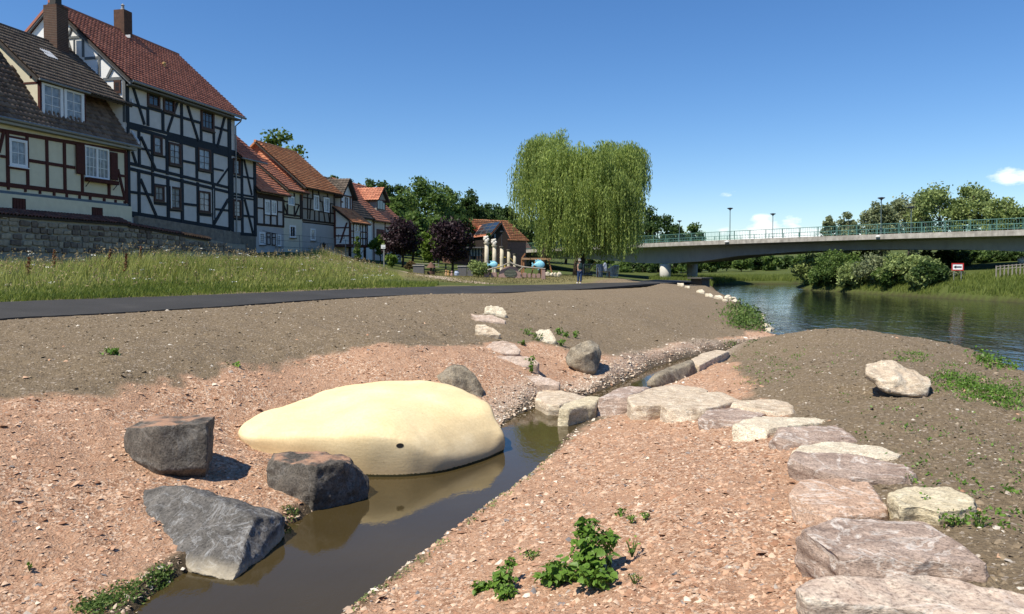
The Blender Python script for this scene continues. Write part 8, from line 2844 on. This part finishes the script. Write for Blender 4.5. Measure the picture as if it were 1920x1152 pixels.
# ------------------------------------------------------------------ the person on the path
def person():
    b = P(1087, 533, 53)
    b.z = 1.60
    root = empty('person', b, 'person in dark teal jacket and blue jeans standing on the path edge', 'person')

    def skin(name, pts, edges, radii, material, root_i=0, sub=2):
        me = bpy.data.meshes.new(name)
        me.from_pydata([tuple(p) for p in pts], edges, [])
        o = bpy.data.objects.new(name, me)
        COL.objects.link(o)
        md = o.modifiers.new('s', 'SKIN')
        for i, r in enumerate(radii):
            v = me.skin_vertices[0].data[i]
            v.radius = (r, r) if isinstance(r, (int, float)) else r
            v.use_root = (i == root_i)
        sb = o.modifiers.new('d', 'SUBSURF')
        sb.levels = sb.render_levels = sub
        dg = bpy.context.evaluated_depsgraph_get()
        out = bpy.data.meshes.new_from_object(o.evaluated_get(dg))
        bpy.data.objects.remove(o, do_unlink=True)
        out.transform(Matrix.Translation(b))
        return link(name, out, material, root, True)
    SK = mat('skin', (.46, .29, .21), rough=.6, bump_s=0)
    # figure faces left and away from the camera, hands clasped behind; local x = its right in the picture
    pts = [(0, 0, .95), (0, 0, 1.15), (.01, 0, 1.36), (0, -.01, 1.47), (-.03, 0, 1.56), (-.035, 0, 1.66), (-.03, 0, 1.74),
           (-.09, .02, .9), (-.10, .03, .5), (-.12, .05, .09), (-.20, .06, .04),
           (.09, -.02, .9), (.08, -.03, .5), (.07, -.02, .09), (0, -.02, .04),
           (-.12, .13, 1.40), (-.12, .2, 1.14), (.06, .10, .95), (.10, .05, .90), (.11, .02, .86),
           (.06, -.17, 1.40), (.10, -.22, 1.14), (.14, -.06, .95), (.14, .0, .90), (.13, .04, .87),
           (.14, .03, .83), (.16, -.01, .84)]
    ed = [(0, 1), (1, 2), (2, 3), (3, 4), (4, 5), (5, 6), (0, 7), (7, 8), (8, 9), (9, 10), (0, 11), (11, 12), (12, 13), (13, 14), (2, 15), (15, 16), (16, 17), (17, 18), (18, 19), (2, 20), (20, 21), (21, 22), (22, 23), (23, 24), (19, 25), (24, 26)]
    rad = [.13, .145, .15, .06, .075, .095, .06, .10, .072, .05, .035, .10, .072, .05, .035, .068, .052, .04, .035, .02, .068, .052, .04, .035, .02, .012, .012]
    skin('body', pts, ed, rad, SK)
    J = mat('dark_teal_jacket', (.025, .055, .055), (.016, .036, .038), 10, .85, .15, .2)
    skin('jacket', [(0, 0, .92), (0, 0, 1.15), (.01, 0, 1.36), (0, 0, 1.46), (-.12, .13, 1.41), (-.125, .205, 1.14), (.05, .11, .97), (.06, -.17, 1.41), (.105, -.225, 1.14), (.14, -.07, .97)],
         [(0, 1), (1, 2), (2, 3), (2, 4), (4, 5), (5, 6), (2, 7), (7, 8), (8, 9)], [.165, .17, .175, .085, .085, .068, .055, .085, .068, .055], J)
    Jn = mat('blue_jeans', (.045, .075, .15), (.03, .05, .105), 10, .9, .1, .2)
    skin('trousers', [(0, 0, .98), (-.09, .02, .88), (-.10, .03, .5), (-.12, .05, .1), (.09, -.02, .88), (.08, -.03, .5), (.07, -.02, .1)], [(0, 1), (1, 2), (2, 3), (0, 4), (4, 5), (5, 6)], [.15, .115, .09, .07, .115, .09, .07], Jn)
    for p0, p1 in (((-.10, .05, .045), (-.24, .06, .035)), ((.09, -.02, .045), (-.04, -.02, .035))):
        skin('shoe', [p0, tuple((a + c) / 2 for a, c in zip(p0, p1)), p1], [(0, 1), (1, 2)], [.055, .05, .035], WHITE_PVC)
    H_ = skin('hair', [(-.01, 0, 1.63), (-.02, 0, 1.72), (-.03, 0, 1.765)], [(0, 1), (1, 2)], [.085, .098, .05], mat('grey_hair', (.42, .40, .37), (.3, .29, .27), 30, .8, .2, .3), 1)
    for px_, dz in ((-.135, 1.63),):
        skin('face_features', [(-.12, 0, 1.625), (-.145, 0, 1.615)], [(0, 1)], [.022, .012], SK)
    for sg in (-1, 1):
        piece(MB().lathe(b + Vector((-.118, sg * .035, 1.65)), [(.002, -.012), (.012, 0), (.002, .012)], 6), 'eye', mat('dark_lamp_head', (.045, .05, .06)), root)
        piece(MB().lathe(b + Vector((-.02, sg * .095, 1.60)), [(.008, 0), (.02, .03), (.01, .07)], 6), 'ear', SK, root)
person()

# ------------------------------------------------------------------ building-site things beside the path
ZP = (1040, 470, 9.6)
STEEL = mat('galvanised_steel', (.42, .43, .44), (.34, .35, .36), 8, .45, .5, 0, metal=.6)

def PP(x, y, d):
    return P(*zc(ZP, x, y), d)

def gp(px, y_):
    q = P(px, 500, y_)
    return Vector((q.x, q.y, gz(q.x, q.y)))

for k, (xa, xb, lab) in enumerate(((512, 752, 'steel site fence panel between the willow trunk and the bench'), (755, 1010, 'steel site fence panel behind the bench'))):
    a, c = PP(xa, 500, 64), PP(xb, 500, 63.5)
    ga, gc_ = gz(a.x, a.y), gz(c.x, c.y)
    zt = PP(xa, 245, 64).z
    r_ = empty('site_fence', Vector((a.x, a.y, ga)), lab, 'fence', 'site fence panels')
    mb = MB()
    for q, g in ((a, ga), (c, gc_)):
        mb.tube([(q.x, q.y, g), (q.x, q.y, zt)], .03, 6)
    mb.tube([(a.x, a.y, zt), (c.x, c.y, zt)], .03, 6)
    mb.tube([(a.x, a.y, ga + .15), (c.x, c.y, gc_ + .15)], .025, 6)
    piece(mb, 'frame', STEEL, r_)
    mb = MB()
    for i in range(1, 16):
        p = a.lerp(c, i / 16)
        mb.tube([(p.x, p.y, ga + .15), (p.x, p.y, zt)], .006, 4)
    piece(mb, 'mesh_wires', STEEL, r_)['kind'] = 'stuff'
for k in range(5):
    a, c = PP(930 + k * 26, 520, 63 + k * .25), PP(1010 + k * 30, 520, 64.2 + k * .25)
    ga = gz(a.x, a.y)
    r_ = empty('fence_panel', Vector((a.x, a.y, ga)), 'stacked steel barrier panel leaning beside the bench, %s in the stack' % ('first', 'second', 'third', 'fourth', 'fifth')[k], 'barrier', 'stacked steel barriers')
    mb = MB()
    zt = PP(960, 330 - k * 14, 63).z
    for p in (a, c):
        mb.tube([(p.x, p.y, ga), (p.x + .12, p.y, zt)], .028, 6)
    mb.tube([(a.x + .12, a.y, zt), (c.x + .12, c.y, zt)], .028, 6)
    mb.tube([(a.x + .02, a.y, ga + .15), (c.x + .02, c.y, ga + .15)], .028, 6)
    piece(mb, 'frame', STEEL, r_)
    mb = MB()
    for i in range(1, 9):
        p = a.lerp(c, i / 9)
        mb.tube([(p.x + .02, p.y, ga + .15), (p.x + .12, p.y, zt)], .012, 4)
    piece(mb, 'bars', STEEL, r_)['kind'] = 'stuff'
# bench
g0, g1 = PP(765, 565, 60.5), PP(995, 565, 60.5)
bz = gz((g0.x + g1.x) / 2, g0.y)
bn = empty('bench', Vector(((g0.x + g1.x) / 2, g0.y, bz)), 'dark wooden bench beside the path in front of the site fence', 'bench')
for k in range(3):
    piece(MB().box(((g0.x + g1.x) / 2, g0.y + k * .14, bz + .48), (g1.x - g0.x, .12, .05)), 'seat_slat', BROWNWOOD, bn)
for xx in (g0.x + .05, g1.x - .05):
    for dy in (0, .28):
        piece(MB().bar((xx, g0.y + dy, bz - .05), (xx, g0.y + dy, bz + .46), .07), 'leg', BROWNWOOD, bn)
piece(MB().bar((g0.x + .02, g0.y - .05, bz - .05), (g0.x + .02, g0.y - .05, bz + .8), .07), 'arm_post', BROWNWOOD, bn)
c = PP(805, 500, 61.5)
gg = gz(c.x, c.y)
o_ = piece(MB().lathe((c.x, c.y, gg), [(.26, 0), (.27, .05), (.28, .5), (.26, .55), (.28, .6), (.28, 1.0), (.24, 1.06)], 16), 'barrel', mat('blue_grey_barrel', (.10, .135, .18), rough=.5), None)
tag(o_, 'blue grey barrel standing behind the bench', 'barrel')
c = PP(905, 440, 61.8)
bm = bmesh.new()
bmesh.ops.create_icosphere(bm, subdivisions=3, radius=.3)
for v in bm.verts:
    v.co = Vector((v.co.x * .6, v.co.y * .5, v.co.z * 1.35)) * (1 + .22 * mnoise.noise(v.co * 4))
me = bpy.data.meshes.new('sack')
bm.to_mesh(me)
bm.free()
tag(link('sack', me, mat('white_sack_cloth', (.72, .72, .74), rough=.8), None, True, Vector((c.x, c.y, gz(c.x, c.y) + .85))), 'white sack hanging on the stacked barriers', 'sack')
# small yellow digger
def digger(px, y_, lab):
    g = gp(px, y_)
    r_ = empty('mini_digger', g, lab, 'digger', 'yellow machines')
    Y = mat('machine_yellow', (.62, .42, .07), (.5, .33, .05), 5, .5, .4, .05)
    for sg in (-1, 1):
        mb = MB()
        for k in range(1):
            pts_ = [(-.62, .0), (-.72, .14), (-.62, .3), (.62, .3), (.72, .14), (.62, .0)]
            a = [g + Vector((x_, sg * .42 - .13, z_ + .02)) for x_, z_ in pts_]
            c_ = [g + Vector((x_, sg * .42 + .13, z_ + .02)) for x_, z_ in pts_]
            mb.add(a + c_, [tuple(range(6)), tuple(range(6, 12))[::-1]] + [(i, i + 6, (i + 1) % 6 + 6, (i + 1) % 6) for i in range(6)])
        piece(mb, 'track', mat('track_rubber', (.025, .024, .023), rough=.9), r_)
    piece(MB().hexa([g + Vector(p) for p in ((-.6, -.45, .36), (.5, -.45, .36), (.5, .45, .36), (-.6, .45, .36), (-.5, -.42, .85), (.45, -.42, .78), (.45, .42, .78), (-.5, .42, .85))]), 'body', Y, r_)
    for dx, dy in ((-.05, -.4), (.42, -.4), (-.05, .4), (.42, .4)):
        piece(MB().bar(g + Vector((dx, dy, .78)), g + Vector((dx, dy, 1.5)), .06), 'cab_post', mat('dark_lamp_head', (.045, .05, .06)), r_)
    piece(MB().box(g + Vector((.18, 0, 1.53)), (.62, .95, .07)), 'cab_roof', Y, r_)
    piece(MB().tube([g + Vector((.45, 0, .6)), g + Vector((1.0, 0, 1.4)), g + Vector((1.5, 0, .9)), g + Vector((1.45, 0, .35))], [.09, .08, .07, .06], 6), 'arm', Y, r_)
    piece(MB().hexa([g + Vector(p) for p in ((1.3, -.2, .08), (1.62, -.2, .02), (1.62, .2, .02), (1.3, .2, .08), (1.3, -.2, .38), (1.5, -.2, .42), (1.5, .2, .42), (1.3, .2, .38))]), 'bucket', mat('bucket_steel', (.12, .11, .10), rough=.6), r_)
digger(1096, 70, 'small yellow digger parked behind the person')
digger(939, 76, 'yellow machine half hidden behind the columns')

# ------------------------------------------------------------------ navigation sign on the right bank
b = P(1795.5, 510, 68)
b.z = gz(b.x, b.y)
sg_ = empty('navigation_sign', b, 'square white board with red border and black arrow pointing left', 'sign')
c = P(1795.5, 500.8, 68)
W_, H_ = 17 * 68 / FPX, 14 * 68 / FPX
ux = Vector((.86, -.5, 0)).normalized()
fx_ = Vector((-.5, -.86, 0)).normalized()

def sgn(mbx, x0, x1, z0, z1, d0, d1):
    pts_ = []
    for z_ in (z0, z1):
        for x_, d_ in ((x0, d0), (x1, d0), (x1, d1), (x0, d1)):
            pts_.append(c + ux * x_ + fx_ * d_ + Vector((0, 0, z_)))
    mbx.hexa(pts_)
    return mbx
W_ /= .86
RED = mat('sign_red', (.45, .03, .03), rough=.5, bump_s=0)
board = piece(sgn(MB(), -W_ / 2, W_ / 2, -H_ / 2, H_ / 2, -.03, 0), 'board', WHITE_PVC, sg_)
t_ = W_ * .10
for x0, x1, z0, z1 in ((-W_ / 2, W_ / 2, H_ / 2 - t_, H_ / 2), (-W_ / 2, W_ / 2, -H_ / 2, -H_ / 2 + t_), (-W_ / 2, -W_ / 2 + t_, -H_ / 2 + t_, H_ / 2 - t_), (W_ / 2 - t_, W_ / 2, -H_ / 2 + t_, H_ / 2 - t_)):
    piece(sgn(MB(), x0, x1, z0, z1, .004, .02), 'red_border', RED, board)
mb = MB()
ar = [(-.33, 0), (-.12, .2), (-.12, .075), (.33, .075), (.33, -.075), (-.12, -.075), (-.12, -.2)]
m = len(ar)
mb.add([c + ux * (x_ * W_) + fx_ * .022 + Vector((0, 0, z_ * H_)) for x_, z_ in ar] + [c + ux * (x_ * W_) + fx_ * .004 + Vector((0, 0, z_ * H_)) for x_, z_ in ar], [tuple(range(m)), tuple(range(m, 2 * m))[::-1]] + [(i, i + m, (i + 1) % m + m, (i + 1) % m) for i in range(m)])
piece(mb, 'arrow', mat('sign_black', (.012, .012, .012), rough=.5, bump_s=0), board)
for dx in (-.3, .3):
    p0 = c + ux * (dx * W_) - fx_ * .06
    piece(MB().tube([(p0.x, p0.y, gz(p0.x, p0.y) - .3), (p0.x, p0.y, c.z + H_ * .4)], .035, 6), 'post', STEEL, sg_)
# pasture fence and white tank at the right border
pf = empty('pasture_fence', at(1885, 508, 66), 'grey wooden pasture fence above the right river bank', 'fence')
pp_ = []
for k in range(8):
    q = P(1868 + k * 7.5, 507 - k * .3, 67)
    q.z = gz(q.x, q.y)
    zt = P(1868 + k * 7.5, 498.5 - k * .6, 67).z
    pp_.append((q, zt))
    piece(MB().bar(q - Vector((0, 0, .3)), (q.x, q.y, max(zt, q.z + .6)), .08), 'post', DRIFT, pf)
for h_ in (.25, .0):
    piece(MB().tube([Vector((q.x, q.y, max(zt, q.z + .6) - .08 - h_)) for q, zt in pp_], .03, 5), 'rail', DRIFT, pf)
q = P(1917, 489, 74)
tk = MB().lathe((q.x + .4, q.y, q.z - .35), [(.1, -.1), (.5, 0), (.75, .3), (.75, .5), (.4, .75), (.05, .82)], 14)
tk.bar((q.x + .4, q.y, gz(q.x, q.y) - .3), (q.x + .4, q.y, q.z - .3), .2)
tag(tk.build('water_tank', mat('white_tank_plastic', (.76, .76, .75), rough=.5), None, True), 'white rounded tank at the right border under the bridge', 'tank')
